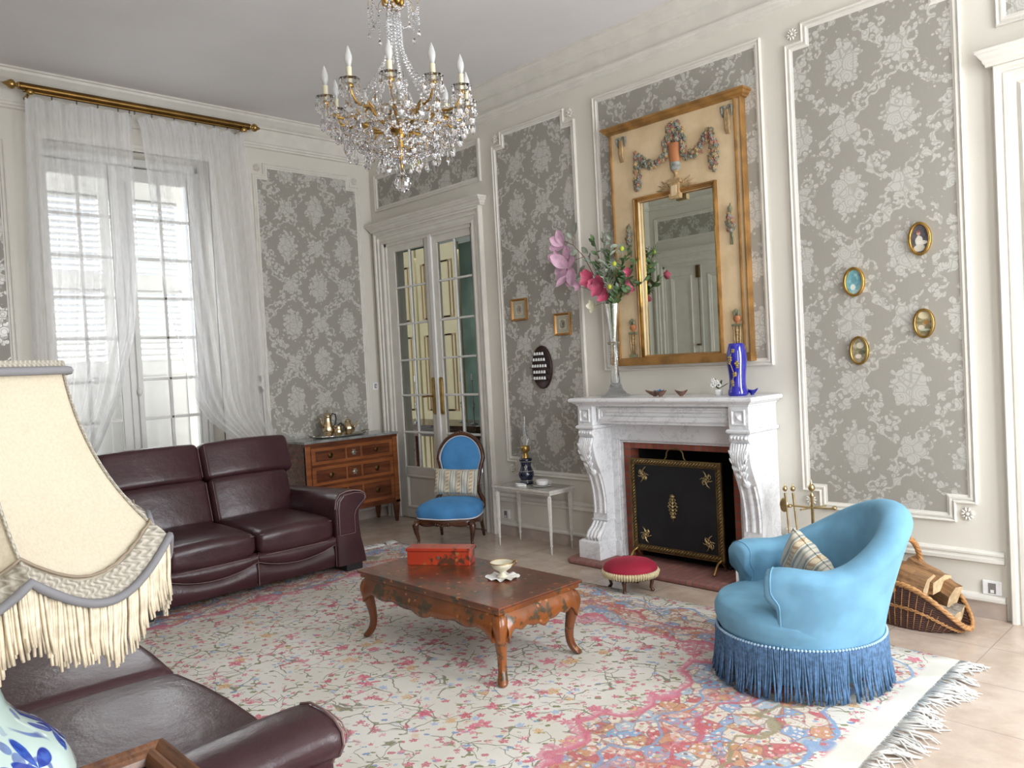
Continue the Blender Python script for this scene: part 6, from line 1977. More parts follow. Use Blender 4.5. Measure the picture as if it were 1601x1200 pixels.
# side ornaments
for cx, cz, s_ in ((3.305, 2.36, .8), (4.125, 2.335, 1.0)):
    garland([(cx, cz + .06 * s_), (cx, cz), (cx, cz - .05 * s_)], [.014 * s_, .030 * s_, .016 * s_], tm, 'rose_cluster')
    mb = MB(); mb.tube([fB(cx, cz + .13 * s_, hF), fB(cx, cz - .14 * s_, hF + .006)], [.003, .007]); mb.ell(fB(cx, cz + .09 * s_, hF + .008), (.016, .012, .022)); mb.tube([fB(cx, cz - .05, hF + .01), fB(cx + .014, cz - .10, hF + .008), fB(cx + .010, cz - .14, hF + .004)], [.008, .006, .003])
    obj('torch_ornament', mb, CV, tm, smooth=2)
for cx in (3.300, 4.140):
    mb = MB(); z0_ = 1.515
    flat_lathe(mb, [(.022, z0_ + .215), (.030, z0_ + .200), (.026, z0_ + .185), (.010, z0_ + .175), (.012, z0_ + .165), (.030, z0_ + .160)], cx, .022); to = obj('small_urn', mb, CO, tm, smooth=2)
    mb = MB(); 
    for k in range(3): mb.ell(fB(cx + (k - 1) * .014, z0_ + .232 + .01 * (k == 1), hF + .010), (.010, .010, .020), 8, 6)
    bxf(mb, fB, cx - .033, cx + .033, z0_ + .148, z0_ + .162, hF - .002, hF + .020); bxf(mb, fB, cx - .030, cx + .030, z0_ - .02, z0_, hF - .002, hF + .018)
    obj('urn_flame', mb, CV, to, smooth=40)
    mb = MB()
    for s_ in (-1, 0, 1):
        mb.tube([fB(cx + s_ * .024, z0_ + .148, hF + .008), fB(cx + s_ * .020, z0_ + .07, hF + .010), fB(cx + s_ * .014, z0_, hF + .008)], [.006, .007, .005], 6)
    for k in range(4): mb.ell(fB(cx, z0_ + .12 - k * .022, hF + .010), (.014 - k * .001, .008, .010), 8, 5)
    obj('pedestal', mb, CG, to, smooth=2)

# ================================================================== ON THE MANTELPIECE
MT = 1.218
vx, vy = 3.215, -.185
gv = empty('glass_vase', (vx, vy, MT), 0, 'very tall slender clear glass trumpet vase with flared foot on the left of the mantelpiece', 'vase')
mb = MB()
vp = [(.112, .0), (.113, .006), (.085, .018), (.055, .045), (.036, .10), (.028, .18), (.024, .27), (.024, .345), (.022, .372)]
vp2 = [(.020, .395), (.022, .42), (.030, .50), (.040, .58), (.050, .650), (.052, .668)]
mb.lathe(vp, (vx, vy, MT), 32, cap=False); mb.lathe(vp2, (vx, vy, MT), 32, cap=False); mb.lathe([(r_ - .0025, z + .003) for r_, z in vp2], (vx, vy, MT), 32, cap=False)
mb.lathe([(max(.002, r_ - .004), z + .004) for r_, z in vp[2:]], (vx, vy, MT), 32, cap=False)
M['vaseglass'] = crystal('vase_glass', (0.97, 0.98, 0.97), 1.45)
obj('vase_body', mb, M['vaseglass'], gv, smooth=2)
mb = MB()
for k in range(12):
    a = 2 * pi * k / 12; mb.ell((vx + .034 * cos(a), vy + .034 * sin(a), MT + .383 + .006 * (k % 2)), (.013, .013, .008), 8, 5)
mb.lathe([(.020, .37), (.032, .378), (.034, .386), (.022, .395)], (vx, vy, MT), 24, cap=False)
obj('frilled_collar', mb, crystal('collar_glass', (.90, .90, .86), 1.45, .1), gv, smooth=2)
# leaves, stems, flowers (each stem a thing)
LEAF = pmat('silk_leaf_green', (.085, .155, .06), .6, var=.35, vs=20); LEAFG = pmat('silk_leaf_grey', (.33, .38, .30), .6, var=.3, vs=20)
STEM = pmat('stem_green', (.10, .15, .05), .6); STEMB = pmat('stem_brown', (.22, .12, .09), .6)
PINK = pmat('silk_pale_pink', (.68, .42, .55), .6, var=.2, vs=15); ROSE = pmat('silk_deep_rose', (.55, .10, .18), .6, var=.35, vs=15); YEL = pmat('silk_yellow_green', (.55, .60, .06), .6); CREAMF = pmat('silk_cream', (.72, .68, .52), .6)
def petal(mb, c, d, up, l_, w, cup=.3, n=6):
    """leaf/petal blade from c along d"""
    d = Vector(d).normalized(); up = Vector(up); s_ = d.cross(up)
    s_ = s_.normalized() if s_.length > 1e-4 else d.orthogonal().normalized()
    u = s_.cross(d).normalized(); c = Vector(c)
    vs = []
    for i in range(n + 1):
        t = i / n; ww = w * sin(pi * min(1, t * .92 + .04)) ** .8
        p = c + d * l_ * t + u * (cup * l_ * (t * t * .6))
        for j in (-1, -.5, 0, .5, 1): vs.append(p + s_ * ww * j * .5 + u * abs(j) * ww * .18)
    nn = len(vs)
    vs2 = [p - u * .0012 for p in vs]
    f = [(i * 5 + j, i * 5 + j + 1, (i + 1) * 5 + j + 1, (i + 1) * 5 + j) for i in range(n) for j in range(4)]
    mb.add(vs + vs2, f + [tuple(q + nn for q in reversed(x)) for x in f])
rv = random.Random(21)
top = Vector((vx, vy, MT + .62))
def stem_pts(tip, bend=0.0, n=8, base=None):
    b_ = Vector((vx + rv.uniform(-.008, .008), vy + rv.uniform(-.008, .008), MT + .42)); m_ = top + Vector((rv.uniform(-.03, .03), rv.uniform(-.02, .02), .04)); t_ = Vector(tip)
    P = []
    for i in range(n + 1):
        t = i / n
        if t < .4: P.append(b_.lerp(m_, t / .4))
        else:
            f = (t - .4) / .6; q = m_.lerp(t_, f); q.z += bend * sin(pi * f); P.append(q)
    return P
def xz(px, pz, y=-.19): return Vector((px, y, pz))
# 1 magnolia branch arching left
r = empty('magnolia_stem', (vx, vy, MT), 0, 'arching stem with pale pink blossoms and grey leaves leaning left out of the tall vase', 'artificial flower', 'flower stems in the tall glass vase')
P = [Vector((vx, vy, MT + .42)), Vector((vx - .005, vy, MT + .60)), xz(3.13, 1.98), xz(3.06, 2.12), xz(2.98, 2.26), xz(2.88, 2.36), xz(2.80, 2.40), xz(2.76, 2.38)]
mb = MB(); mb.tube(P, [.003] * 7 + [.002], 6); mb.tube([P[5], xz(2.87, 2.43), xz(2.91, 2.50)], [.003, .002, .002], 6); mb.tube([P[4], xz(2.84, 2.24), xz(2.80, 2.18)], .0022, 6); obj('stem', mb, STEMB, r, smooth=2)
mb = MB()
for cx, cz, sc, dirs in ((2.79, 2.37, 1.0, (2.6, 3.3, 1.9, 5.2)), (2.76, 2.24, .9, (1.8, 2.5, 4.6)), (2.83, 2.20, 1.25, (1.2, 2.4, 3.8, 5.0, .2)), (2.80, 2.14, .9, (4.2, 5.2))):
    for a in dirs: petal(mb, xz(cx, cz, -.19 + rv.uniform(-.02, .02)), (cos(a), rv.uniform(-.5, .2), sin(a)), (0, -1, .3), .125 * sc, .080 * sc, .35)
obj('blossoms', mb, PINK, r, smooth=2)
mb = MB()
for cx, cz, a, l_ in ((2.90, 2.44, 1.1, .09), (2.87, 2.42, 2.2, .05), (2.96, 2.33, -.6, .10), (2.86, 2.30, 3.9, .10), (2.92, 2.14, .5, .10), (2.90, 2.12, .2, .09), (2.93, 2.31, 3.4, .08)): petal(mb, xz(cx, cz), (cos(a), -.15, sin(a)), (0, -1, .2), l_, .042, .15)
obj('leaves', mb, LEAFG, r, smooth=2)
# 2 leafy stems
def leafy(tips, label, mats=(LEAFG, LEAF), nleaf=11, wd=.027, ll=.066):
    r = empty('foliage_stem', (vx, vy, MT), 0, label, 'artificial foliage', 'flower stems in the tall glass vase')
    for k, tip in enumerate(tips):
        P = stem_pts(tip, .02); mb = MB(); mb.tube(P, .002, 5); obj('stem', mb, STEM, r, smooth=2)
        mb = MB()
        for i in range(nleaf):
            t = .45 + .55 * i / nleaf; q = P[int(t * 8)].lerp(P[min(8, int(t * 8) + 1)], t * 8 - int(t * 8)); a = rv.uniform(0, 2 * pi)
            petal(mb, q, (cos(a), sin(a) * .8, rv.uniform(.1, 1.0)), (rv.uniform(-1, 1), -1, .5), ll * rv.uniform(.7, 1.2), wd * rv.uniform(.7, 1.2), .2, 5)
        obj('leaves', mb, mats[k % 2], r, smooth=2)
leafy([xz(3.02, 2.26), xz(3.08, 2.38), xz(3.16, 2.42)], 'grey-green leafy sprays standing upright at the left of the bouquet', nleaf=20)
leafy([xz(3.24, 2.40), xz(3.22, 2.28)], 'taller leafy spray with yellow-green tips in the middle of the bouquet', nleaf=16)
leafy([xz(3.38, 2.30, -.13), xz(3.36, 2.12, -.10), xz(3.30, 2.22, -.10)], 'dark green leafy sprays behind, close to the mirror frame', (LEAF, LEAF), nleaf=16)
leafy([xz(3.10, 2.02), xz(3.30, 2.0), xz(3.16, 1.96)], 'low leafy sprays around the mouth of the tall vase', (LEAF, LEAFG), nleaf=14)
leafy([xz(3.42, 2.20, -.10), xz(3.48, 2.04, -.10)], 'arching leafy sprays reaching right toward the mirror glass', (LEAF, LEAF), nleaf=14)
# 3 yellow green thistles
for lab, tip in (('yellow-green spiky flower nearest the mirror, highest of the three', xz(3.358, 2.265, -.22)), ('yellow-green spiky flower in the middle of the three', xz(3.300, 2.165, -.24)), ('yellow-green spiky flower lowest of the three beside the rose blossoms', xz(3.262, 2.005, -.26))):
    r = empty('thistle_stem', (vx, vy, MT), 0, lab, 'artificial flower', 'flower stems in the tall glass vase')
    P = stem_pts(tip, 0); mb = MB(); mb.tube(P, .002, 5); obj('stem', mb, STEM, r, smooth=2)
    mb = MB(); mb.ell(tip, (.018, .014, .018), 10, 8); obj('flower_head', mb, YEL, r, smooth=2)
    mb = MB()
    for k in range(14): a = 2 * pi * k / 14; petal(mb, tip + Vector((0, .006, 0)), (cos(a), -.25, sin(a)), (0, -1, 0), .055, .009, .1, 4)
    obj('bracts', mb, LEAFG, r, smooth=2)
# 4 rose coloured blossoms
for lab, cx, cz, sc, ndir, mt in (('deep rose open blossom at the front of the bouquet, right of the pair', 3.175, 2.02, 1.15, 7, ROSE), ('deep rose open blossom at the front of the bouquet, left of the pair', 3.08, 2.085, 1.0, 6, ROSE), ('drooping rose blossom under the yellow-green flower', 3.215, 1.95, .85, 5, ROSE), ('small pink bud hanging at the left edge of the bouquet', 2.965, 2.04, .55, 5, PINK), ('cream blossom drooping below the bouquet at left', 3.10, 1.88, .7, 5, CREAMF), ('rose blossom at the right near the gilt frame', 3.43, 2.09, .5, 5, ROSE), ('rose blossom at the back of the bouquet facing the mirror', 3.27, 2.02, 1.0, 6, ROSE)):
    bk_ = 'back' in lab
    yy = -.24 if not bk_ else -.115
    r = empty('blossom_stem', (vx, vy, MT), 0, lab, 'artificial flower', 'flower stems in the tall glass vase')
    tip = xz(cx, cz, yy); P = stem_pts(tip, .02); mb = MB(); mb.tube(P, .002, 5); obj('stem', mb, STEM, r, smooth=2)
    mb = MB()
    for k in range(ndir): a = 2 * pi * k / ndir + rv.random(); petal(mb, tip, (cos(a), (-.55 if not bk_ else .55), sin(a)), (0, -1 if not bk_ else 1, 0), .090 * sc, .070 * sc, .35)
    obj('petals', mb, mt, r, smooth=2)

# cobalt vase
COB = pmat('cobalt_glaze', (0.010, 0.010, 0.30), .05, var=.15, coat=1.0)
cvx, cvy = 4.205, -.20
cv = empty('cobalt_vase', (cvx, cvy, MT), 0, 'tall cobalt blue glazed vase with gold flower decoration on the mantelpiece', 'vase')
mb = MB(); cvp = [(.0, 0), (.060, 0), (.064, .012), (.063, .030), (.055, .045), (.051, .08), (.053, .13), (.060, .19), (.064, .235), (.062, .275), (.052, .315), (.047, .332), (.044, .332), (.049, .30), (.05, .2)]
mb.lathe(cvp, (cvx, cvy, MT), 40, cap=False); vb_ = obj('vase_body', mb, COB, cv, smooth=2)
mb = MB()
def onv(a, z, o=.001):
    for i in range(len(cvp) - 1):
        if cvp[i][1] <= z <= cvp[i + 1][1] and cvp[i + 1][1] > cvp[i][1]:
            t = (z - cvp[i][1]) / (cvp[i + 1][1] - cvp[i][1]); r_ = cvp[i][0] * (1 - t) + cvp[i + 1][0] * t; break
    return Vector((cvx + (r_ + o) * cos(a), cvy + (r_ + o) * sin(a), MT + z))
a0_ = atan2(-4.5, 2.6)
pth = [(a0_ - .75, .055), (a0_ - .6, .10), (a0_ - .35, .135), (a0_ - .55, .18), (a0_ - .8, .22), (a0_ - .55, .27)]
mb.tube([onv(a, z) for a, z in pth], .0035, 5, flat=.4)
for (a, z, ra) in ((a0_ - .32, .135, .016), (a0_ - .22, .142, .012), (a0_ - .72, .235, .018), (a0_ - .85, .215, .015), (a0_ - .38, .285, .014), (a0_ - .02, .205, .018), (a0_ + .02, .185, .012), (a0_ - .65, .09, .014), (a0_ - .55, .07, .010)):
    for k in range(4):
        q = 2 * pi * k / 4 + z * 30; p = onv(a + cos(q) * ra * 7, z + sin(q) * ra * .6); mb.ell(p, (ra * .55, ra * .55, ra * .45), 7, 5)
# flatten onto surface
obj('gold_flowers', mb, pmat('dull_gold_enamel', (.38, .28, .10), .4, .5), vb_, smooth=2)
# small plant pot left of the vase
pp = empty('small_plant_pot', (4.065, -.20, MT), 0, 'tiny white pot with white blossoms and green leaves beside the cobalt vase', 'plant pot')
mb = MB(); mb.lathe([(0, 0), (.022, 0), (.028, .03), (.030, .042), (.026, .042), (0, .036)], (4.065, -.20, MT), 20, cap=False); obj('pot', mb, M['china'], pp, smooth=2)
mb = MB()
for k in range(16): a = rv.uniform(0, 2 * pi); petal(mb, Vector((4.065, -.20, MT + .045)), (cos(a), sin(a), rv.uniform(.4, 1.8)), (0, 0, 1), rv.uniform(.04, .075), .022, .2, 5)
obj('leaves', mb, LEAF, pp, smooth=2)
mb = MB()
for dx, dz in ((-.012, .075), (.004, .088), (-.022, .10), (.02, .07), (-.03, .07)):
    for k in range(5): a = 2 * pi * k / 5; mb.ell((4.065 + dx + .009 * cos(a), -.225, MT + dz + .009 * sin(a)), (.009, .006, .009), 6, 5)
obj('blossoms', mb, M['lace'], pp, smooth=2)
# small shell-like dishes
def leafdish(nm, x, y, l_, w, col, lab, cat, acc=None):
    r = empty(nm, (x, y, MT), 0, lab, cat)
    mb = MB()
    def f(s, t, o=0):
        a = 2 * pi * s; k = 1 + .22 * abs(cos(a)) ** 6
        return (x + l_ * k * t * cos(a), y + w * t * sin(a), MT + .003 + .026 * t * t * (1 + .5 * cos(a) ** 4) + o)
    mb.grid(lambda s, t: f(s, t), 28, 6, cu=True); mb.grid(lambda s, t: f(s, t, .003), 28, 6, cu=True, flip=True)
    mb.lathe([(.012, 0), (.012, .006)], (x, y, MT), 12)
    obj('dish_body', mb, col, r, smooth=2)
    if acc:
        mb = MB(); mb.ell((x + .03, y, MT + .034), (.020, .012, .010)); mb.ell((x + .046, y, MT + .044), (.007, .007, .007)); mb.tube([(x + .012, y, MT + .032), (x - .01, y, MT + .040)], [.006, .003]); obj('painted_bird', mb, pmat('bird_blue', (.05, .22, .50), .4), r, smooth=2)
BR = pmat('brown_glazed', (.17, .09, .06), .25, var=.4, vs=30, coat=.4)
leafdish('shell_dish', 3.58, -.22, .065, .035, BR, 'brown pointed dish with a small blue bird in the middle of the mantelpiece', 'dish', True)
leafdish('shell_dish', 3.655, -.26, .040, .022, BR, 'small brown dish overlapping the one with the blue bird', 'dish')
leafdish('shell_dish', 3.80, -.23, .042, .024, BR, 'small dark dish alone between the bird dish and the plant pot', 'dish')
leafdish('blue_dish', 4.275, -.15, .034, .016, COB, 'small cobalt blue dish half hidden behind the blue vase', 'dish')

# ================================================================== CHANDELIER
CX, CY = 3.67, -2.35
XTAL = crystal('cut_crystal', (0.96, 0.96, 0.98), 1.52, 0.0)
M['xtal'] = XTAL
M['panglass'] = glass('moulded_glass', (.93, .93, .92), .08)
M['candle'] = pmat('ivory_candle_tube', (.72, .66, .48), .5)
M['bulb'] = pmat('frosted_bulb_glass', (.84, .84, .83), .25, var=.01); M['bulb'].node_tree.nodes['Principled BSDF'].inputs['Transmission Weight'].default_value = .45
cd = empty('chandelier', (CX, CY, H), 0, 'crystal and gilt bronze chandelier with candle bulbs hanging from the ceiling', 'chandelier')
mb = MB(); mb.lathe([(.055, H), (.055, H - .02), (.02, H - .045), (.006, H - .05)], (CX, CY, 0), 20); mb.tube([(CX, CY, H - .05), (CX, CY, 3.30)], .006); obj('ceiling_rod', mb, M['brass'], cd, smooth=True)
# crown
mb = MB()
mb.lathe([(.012, 3.33), (.030, 3.32), (.034, 3.29), (.020, 3.27), (.012, 3.255)], (CX, CY, 0), 16)
for k in range(8):
    a = 2 * pi * k / 8; c, s = cos(a), sin(a)
    mb.ell((CX + .040 * c, CY + .040 * s, 3.285), (.016, .016, .026), 8, 6)
    mb.tube([(CX + r_ * c, CY + r_ * s, z) for r_, z in ((.03, 3.27), (.06, 3.305), (.095, 3.325), (.118, 3.31), (.122, 3.27))], .0016, 5)
    mb.tube([(CX + r_ * c, CY + r_ * s, z) for r_, z in ((.03, 3.30), (.05, 3.36), (.07, 3.40), (.095, 3.395))], .0016, 5)
obj('crown', mb, M['gilt'], cd, smooth=2)
# centre glass stem and bowl
mb = MB(); mb.lathe([(.014, 3.25), (.022, 3.18), (.016, 3.10), (.026, 3.0), (.034, 2.92), (.024, 2.86), (.040, 2.80), (.060, 2.775), (.115, 2.765), (.120, 2.745), (.085, 2.69), (.055, 2.665), (.04, 2.65)], (CX, CY, 0), 20)
obj('glass_stem', mb, M['vaseglass'], cd, smooth=2)
mb = MB(); mb.lathe([(.0, 2.70), (.045, 2.70), (.050, 2.685), (.038, 2.66), (.020, 2.63), (.014, 2.60), (.022, 2.575), (.012, 2.55), (.006, 2.49), (.0, 2.45)], (CX, CY, 0), 20, cap=False)
for k in range(12):
    a = 2 * pi * k / 12; mb.ell((CX + .055 * cos(a), CY + .055 * sin(a), 2.675), (.014, .014, .018), 8, 5)
obj('bronze_boss', mb, M['gilt'], cd, smooth=2)
# crystal primitives
def drop(mb, x, y, z, l_=.065, w=.016, rot=0.0):
    """pear shaped faceted pendant hanging from z"""
    mb.lathe([(.0005, 0), (.003, -.006), (w * .45, -l_ * .35), (w, -l_ * .68), (w * .8, -l_ * .88), (.0005, -l_)], (x, y, z), 6, cap=False)
def spear(mb, x, y, z, l_=.07, w=.008):
    mb.lathe([(.0005, 0), (w * .7, -l_ * .1), (w * .45, -l_ * .6), (w, -l_ * .8), (.0005, -l_)], (x, y, z), 6, cap=False)
def bead(mb, p, r_=.008):
    mb.lathe([(.0003, -r_), (r_ * .8, -r_ * .5), (r_, 0), (r_ * .8, r_ * .5), (.0003, r_)], p, 6, cap=False)
def swag(mb, p0, p1, sag, n, r_=.008):
    p0, p1 = Vector(p0), Vector(p1)
    for i in range(n + 1):
        t = i / n; p = p0.lerp(p1, t); p.z -= sag * 4 * t * (1 - t); bead(mb, p, r_ * (.8 + .4 * sin(pi * t)))
# bead chains from the crown to the arms ring
strands = 12
for k in range(strands):
    mb = MB(); a = 2 * pi * k / strands; c, s = cos(a), sin(a); N = 30
    for i in range(N + 1):
        t = i / N
        r_ = .030 + .014 * t + .20 * max(0, (t - .38) / .62) ** 1.7
        z = 3.27 - .50 * t - .0 * t
        bead(mb, (CX + r_ * c, CY + r_ * s, z), .0068 + .0026 * t)
    obj('bead_chain', mb, XTAL, cd)
for k in range(8):
    mb = MB(); a = 2 * pi * k / 8; c, s = cos(a), sin(a)
    for i in range(9): bead(mb, (CX + .121 * c, CY + .121 * s, 3.265 - i * .012), .0062)
    drop(mb, CX + .121 * c, CY + .121 * s, 3.155, .045, .010)
    a2 = a + 2 * pi / 8
    obj('crown_pendant', mb, XTAL, cd); mb = MB()
    swag(mb, (CX + .121 * c, CY + .121 * s, 3.26), (CX + .121 * cos(a2), CY + .121 * sin(a2), 3.26), .06, 10, .006)
    obj('crown_swag', mb, XTAL, cd); mb = MB()
    swag(mb, (CX + .09 * c, CY + .09 * s, 3.39), (CX + .035 * c, CY + .035 * s, 3.29), .03, 8, .006)
    obj('crown_swag', mb, XTAL, cd)
# arms with candles. camera azimuth reference
camaz = atan2(-4.715 - CY, 6.79 - CX)       # direction from the chandelier to the camera
def az(deg): return camaz + radians(deg)    # deg positive = to the right seen from the camera
angs_ = [-84, -38, -5, 28, 60, 99, 135, 170, -150, -116]
RA = .345
for i, dg in enumerate(angs_):
    a = az(dg); c, s = cos(a), sin(a)
    zb = 2.80 + (.0 if i % 2 else .0)
    mb = MB(); mb.tube([(CX + r_ * c, CY + r_ * s, z) for r_, z in ((.05, 2.685), (.11, 2.665), (.17, 2.69), (.22, 2.725), (.27, 2.715), (.31, 2.725), (.335, 2.755), (RA, 2.785))], [.008, .008, .007, .007, .007, .006, .006, .009], 8)
    mb.tube([(CX + r_ * c, CY + r_ * s, z) for r_, z in ((.17, 2.69), (.19, 2.73), (.225, 2.745), (.235, 2.72))], [.005, .005, .005, .003], 6)
    mb.tube([(CX + r_ * c, CY + r_ * s, z) for r_, z in ((.22, 2.725), (.25, 2.69), (.29, 2.675), (.31, 2.69))], [.005, .005, .004, .003], 6)
    mb.lathe([(.004, 2.772), (.018, 2.780), (.016, 2.79), (.012, 2.795)], (CX + RA * c, CY + RA * s, 0), 12)
    arm_ = obj('arm', mb, M['gilt'], cd, smooth=2)
    mb = MB(); n = 24; vs = []
    for r_, z in ((.012, 2.792), (.030, 2.796), (.044, 2.812), (.046, 2.815), (.030, 2.802), (.012, 2.797)):
        for k in range(n): q = 2 * pi * k / n; w_ = 1 + .08 * cos(q * 8); vs.append((CX + RA * c + r_ * w_ * cos(q), CY + RA * s + r_ * w_ * sin(q), z))
    mb.add(vs, [(i2 * n + k, i2 * n + (k + 1) % n, (i2 + 1) * n + (k + 1) % n, (i2 + 1) * n + k) for i2 in range(5) for k in range(n)])
    obj('drip_pan', mb, M['panglass'], arm_, smooth=2)
    mb = MB(); mb.lathe([(.0, 2.797), (.0125, 2.797), (.0125, 2.862), (.0135, 2.868), (.0, 2.868)], (CX + RA * c, CY + RA * s, 0), 14, cap=False); obj('candle_tube', mb, M['candle'], arm_, smooth=True)
    mb = MB(); mb.lathe([(.008, 2.868), (.013, 2.885), (.0175, 2.902), (.0165, 2.92), (.010, 2.942), (.004, 2.958), (0.0005, 2.965)], (CX + RA * c, CY + RA * s, 0), 14, cap=False); bo = obj('bulb', mb, M['bulb'], arm_, smooth=2)
    mb = MB(); mb.lathe([(.0085, 2.866), (.0085, 2.884), (.003, 2.888)], (CX + RA * c, CY + RA * s, 0), 10); obj('bulb_cap', mb, M['brass'], bo)
    # pendants round the drip pan and beneath the arm
    mb = MB()
    for k in range(6):
        q = 2 * pi * k / 6 + .3; drop(mb, CX + RA * c + .045 * cos(q), CY + RA * s + .045 * sin(q), 2.808, .068, .0115); bead(mb, (CX + RA * c + .045 * cos(q), CY + RA * s + .045 * sin(q), 2.810), .006)
    spear(mb, CX + RA * c, CY + RA * s, 2.765, .10, .009)
    drop(mb, CX + .30 * c, CY + .30 * s, 2.672, .085, .016)
    obj('pendants', mb, XTAL, arm_)
# swags arm to arm and lower tiers
order = sorted(angs_)
for i in range(len(order)):
    a, b_ = az(order[i]), az(order[(i + 1) % len(order)])
    mb = MB()
    p0 = (CX + .31 * cos(a), CY + .31 * sin(a), 2.72); p1 = (CX + .31 * cos(b_), CY + .31 * sin(b_), 2.72)
    swag(mb, p0, p1, .085, 14, .0095)
    p0 = (CX + .20 * cos(a), CY + .20 * sin(a), 2.70); p1 = (CX + .20 * cos(b_), CY + .20 * sin(b_), 2.70)
    swag(mb, p0, p1, .09, 10, .009)
    swag(mb, (CX + .34 * cos(a), CY + .34 * sin(a), 2.80), (CX + .12 * cos(a), CY + .12 * sin(a), 2.77), .07, 14, .008)
    obj('bead_swag', mb, XTAL, cd)
rc_ = random.Random(4)
mb = MB()
mb.lathe([(r_, z) for r_, z in ((.258, 2.6345), (.2595, 2.636), (.258, 2.6375), (.2565, 2.636), (.258, 2.6345))], (CX, CY, 0), 48, cap=False)
mb.lathe([(r_, z) for r_, z in ((.178, 2.5945), (.1795, 2.596), (.178, 2.5975), (.1765, 2.596), (.178, 2.5945))], (CX, CY, 0), 40, cap=False)
mb.lathe([(r_, z) for r_, z in ((.093, 2.5545), (.0945, 2.556), (.093, 2.5575), (.0915, 2.556), (.093, 2.5545))], (CX, CY, 0), 32, cap=False)
for k in range(6):
    a = 2 * pi * k / 6; mb.tube([(CX + .05 * cos(a), CY + .05 * sin(a), 2.66), (CX + .258 * cos(a), CY + .258 * sin(a), 2.636)], .0015, 5); mb.tube([(CX + .03 * cos(a), CY + .03 * sin(a), 2.60), (CX + .178 * cos(a), CY + .178 * sin(a), 2.596)], .0015, 5); mb.tube([(CX + .02 * cos(a), CY + .02 * sin(a), 2.56), (CX + .093 * cos(a), CY + .093 * sin(a), 2.556)], .0015, 5)
obj('tier_rings', mb, M['gilt'], cd, smooth=2)
for (R_, z0_, n_, l_) in ((.258, 2.632, 20, .088), (.178, 2.592, 16, .085), (.093, 2.552, 10, .075)):
    for k in range(n_):
        a = 2 * pi * k / n_ + .1; mb = MB()
        x, y = CX + R_ * cos(a), CY + R_ * sin(a)
        bead(mb, (x, y, z0_ - .004), .0085); 
        if k % 2: drop(mb, x, y, z0_ - .012, l_, .0135)
        else: spear(mb, x, y, z0_ - .012, l_ * 1.2, .0095)
        a2 = a + 2 * pi / n_
        swag(mb, (x, y, z0_), (CX + R_ * cos(a2), CY + R_ * sin(a2), z0_), .028, 6, .008)
        obj('pendant', mb, XTAL, cd)
for (R_, z0_, n_) in ((.325, 2.705, 22), (.365, 2.745, 16), (.22, 2.66, 16)):
    for k in range(n_):
        a = 2 * pi * k / n_ + .25; mb = MB(); x, y = CX + R_ * cos(a), CY + R_ * sin(a)
        bead(mb, (x, y, z0_ + .010), .009); bead(mb, (x, y, z0_ + .026), .007); drop(mb, x, y, z0_, rc_.uniform(.07, .10), .015)
        obj('pendant_drop', mb, XTAL, cd)
mb = MB(); mb.lathe([(.0005, 2.452), (.012, 2.449), (.026, 2.438), (.036, 2.422), (.040, 2.405), (.036, 2.388), (.026, 2.372), (.012, 2.361), (.0005, 2.358)], (CX, CY, 0), 14, cap=False); obj('crystal_ball', mb, XTAL, cd)

# ================================================================== CURTAINS
rod = empty('curtain_rod', (.15, -2.25, 3.73), 0, 'long aged brass curtain pole with acorn finials above the window', 'curtain rod')
RZ = 3.725; RX = .15
mb = MB(); mb.tube([(RX, -3.14, RZ), (RX, -1.36, RZ)], .028, 14); mb.tube([(RX, -3.12, RZ - .032), (RX, -1.38, RZ - .032)], .012, 8); obj('pole', mb, M['brassdk'] if 'brassdk' in M else pmat('brown_brass', (.20, .115, .035), .35, 1, var=.2), rod, smooth=True)
for y, s_ in ((-3.14, -1), (-1.36, 1)):
    mb = MB(); mb.lathe([(.0, 0), (.026, 0), (.028, .01), (.016, .018), (.014, .026), (.030, .036), (.036, .05), (.030, .068), (.018, .082), (.010, .10), (.0, .112)], (RX, y, RZ), 20, ax=Matrix.Rotation(radians(-90 * s_), 3, 'X'), cap=False); obj('finial', mb, M['brass'], rod, smooth=2)
    yy = y - s_ * .06
    mb = MB(); mb.tube([(.0, yy, RZ - .05), (.08, yy, RZ - .05), (RX, yy, RZ - .035)], .012, 8); mb.ell((RX + .03, yy, RZ - .045), (.02, .028, .02)); mb.lathe([(.035, 0), (.03, .01)], (.0, yy, RZ - .05), 16, ax=Matrix.Rotation(radians(90), 3, 'Y')); obj('bracket', mb, M['brass'], rod, smooth=2)
hooks = [-3.09, -2.93, -2.76, -2.61, -2.46, -2.375, -2.335, -2.20, -2.02, -1.84, -1.68, -1.56, -1.43]
for y in hooks:
    mb = MB(); mb.tube([(RX + .012 * cos(q), y, RZ - .055 + .012 * sin(q)) for q in [2 * pi * k / 10 for k in range(10)]], .0022, 5, closed=True); obj('ring', mb, M['iron'], rod)
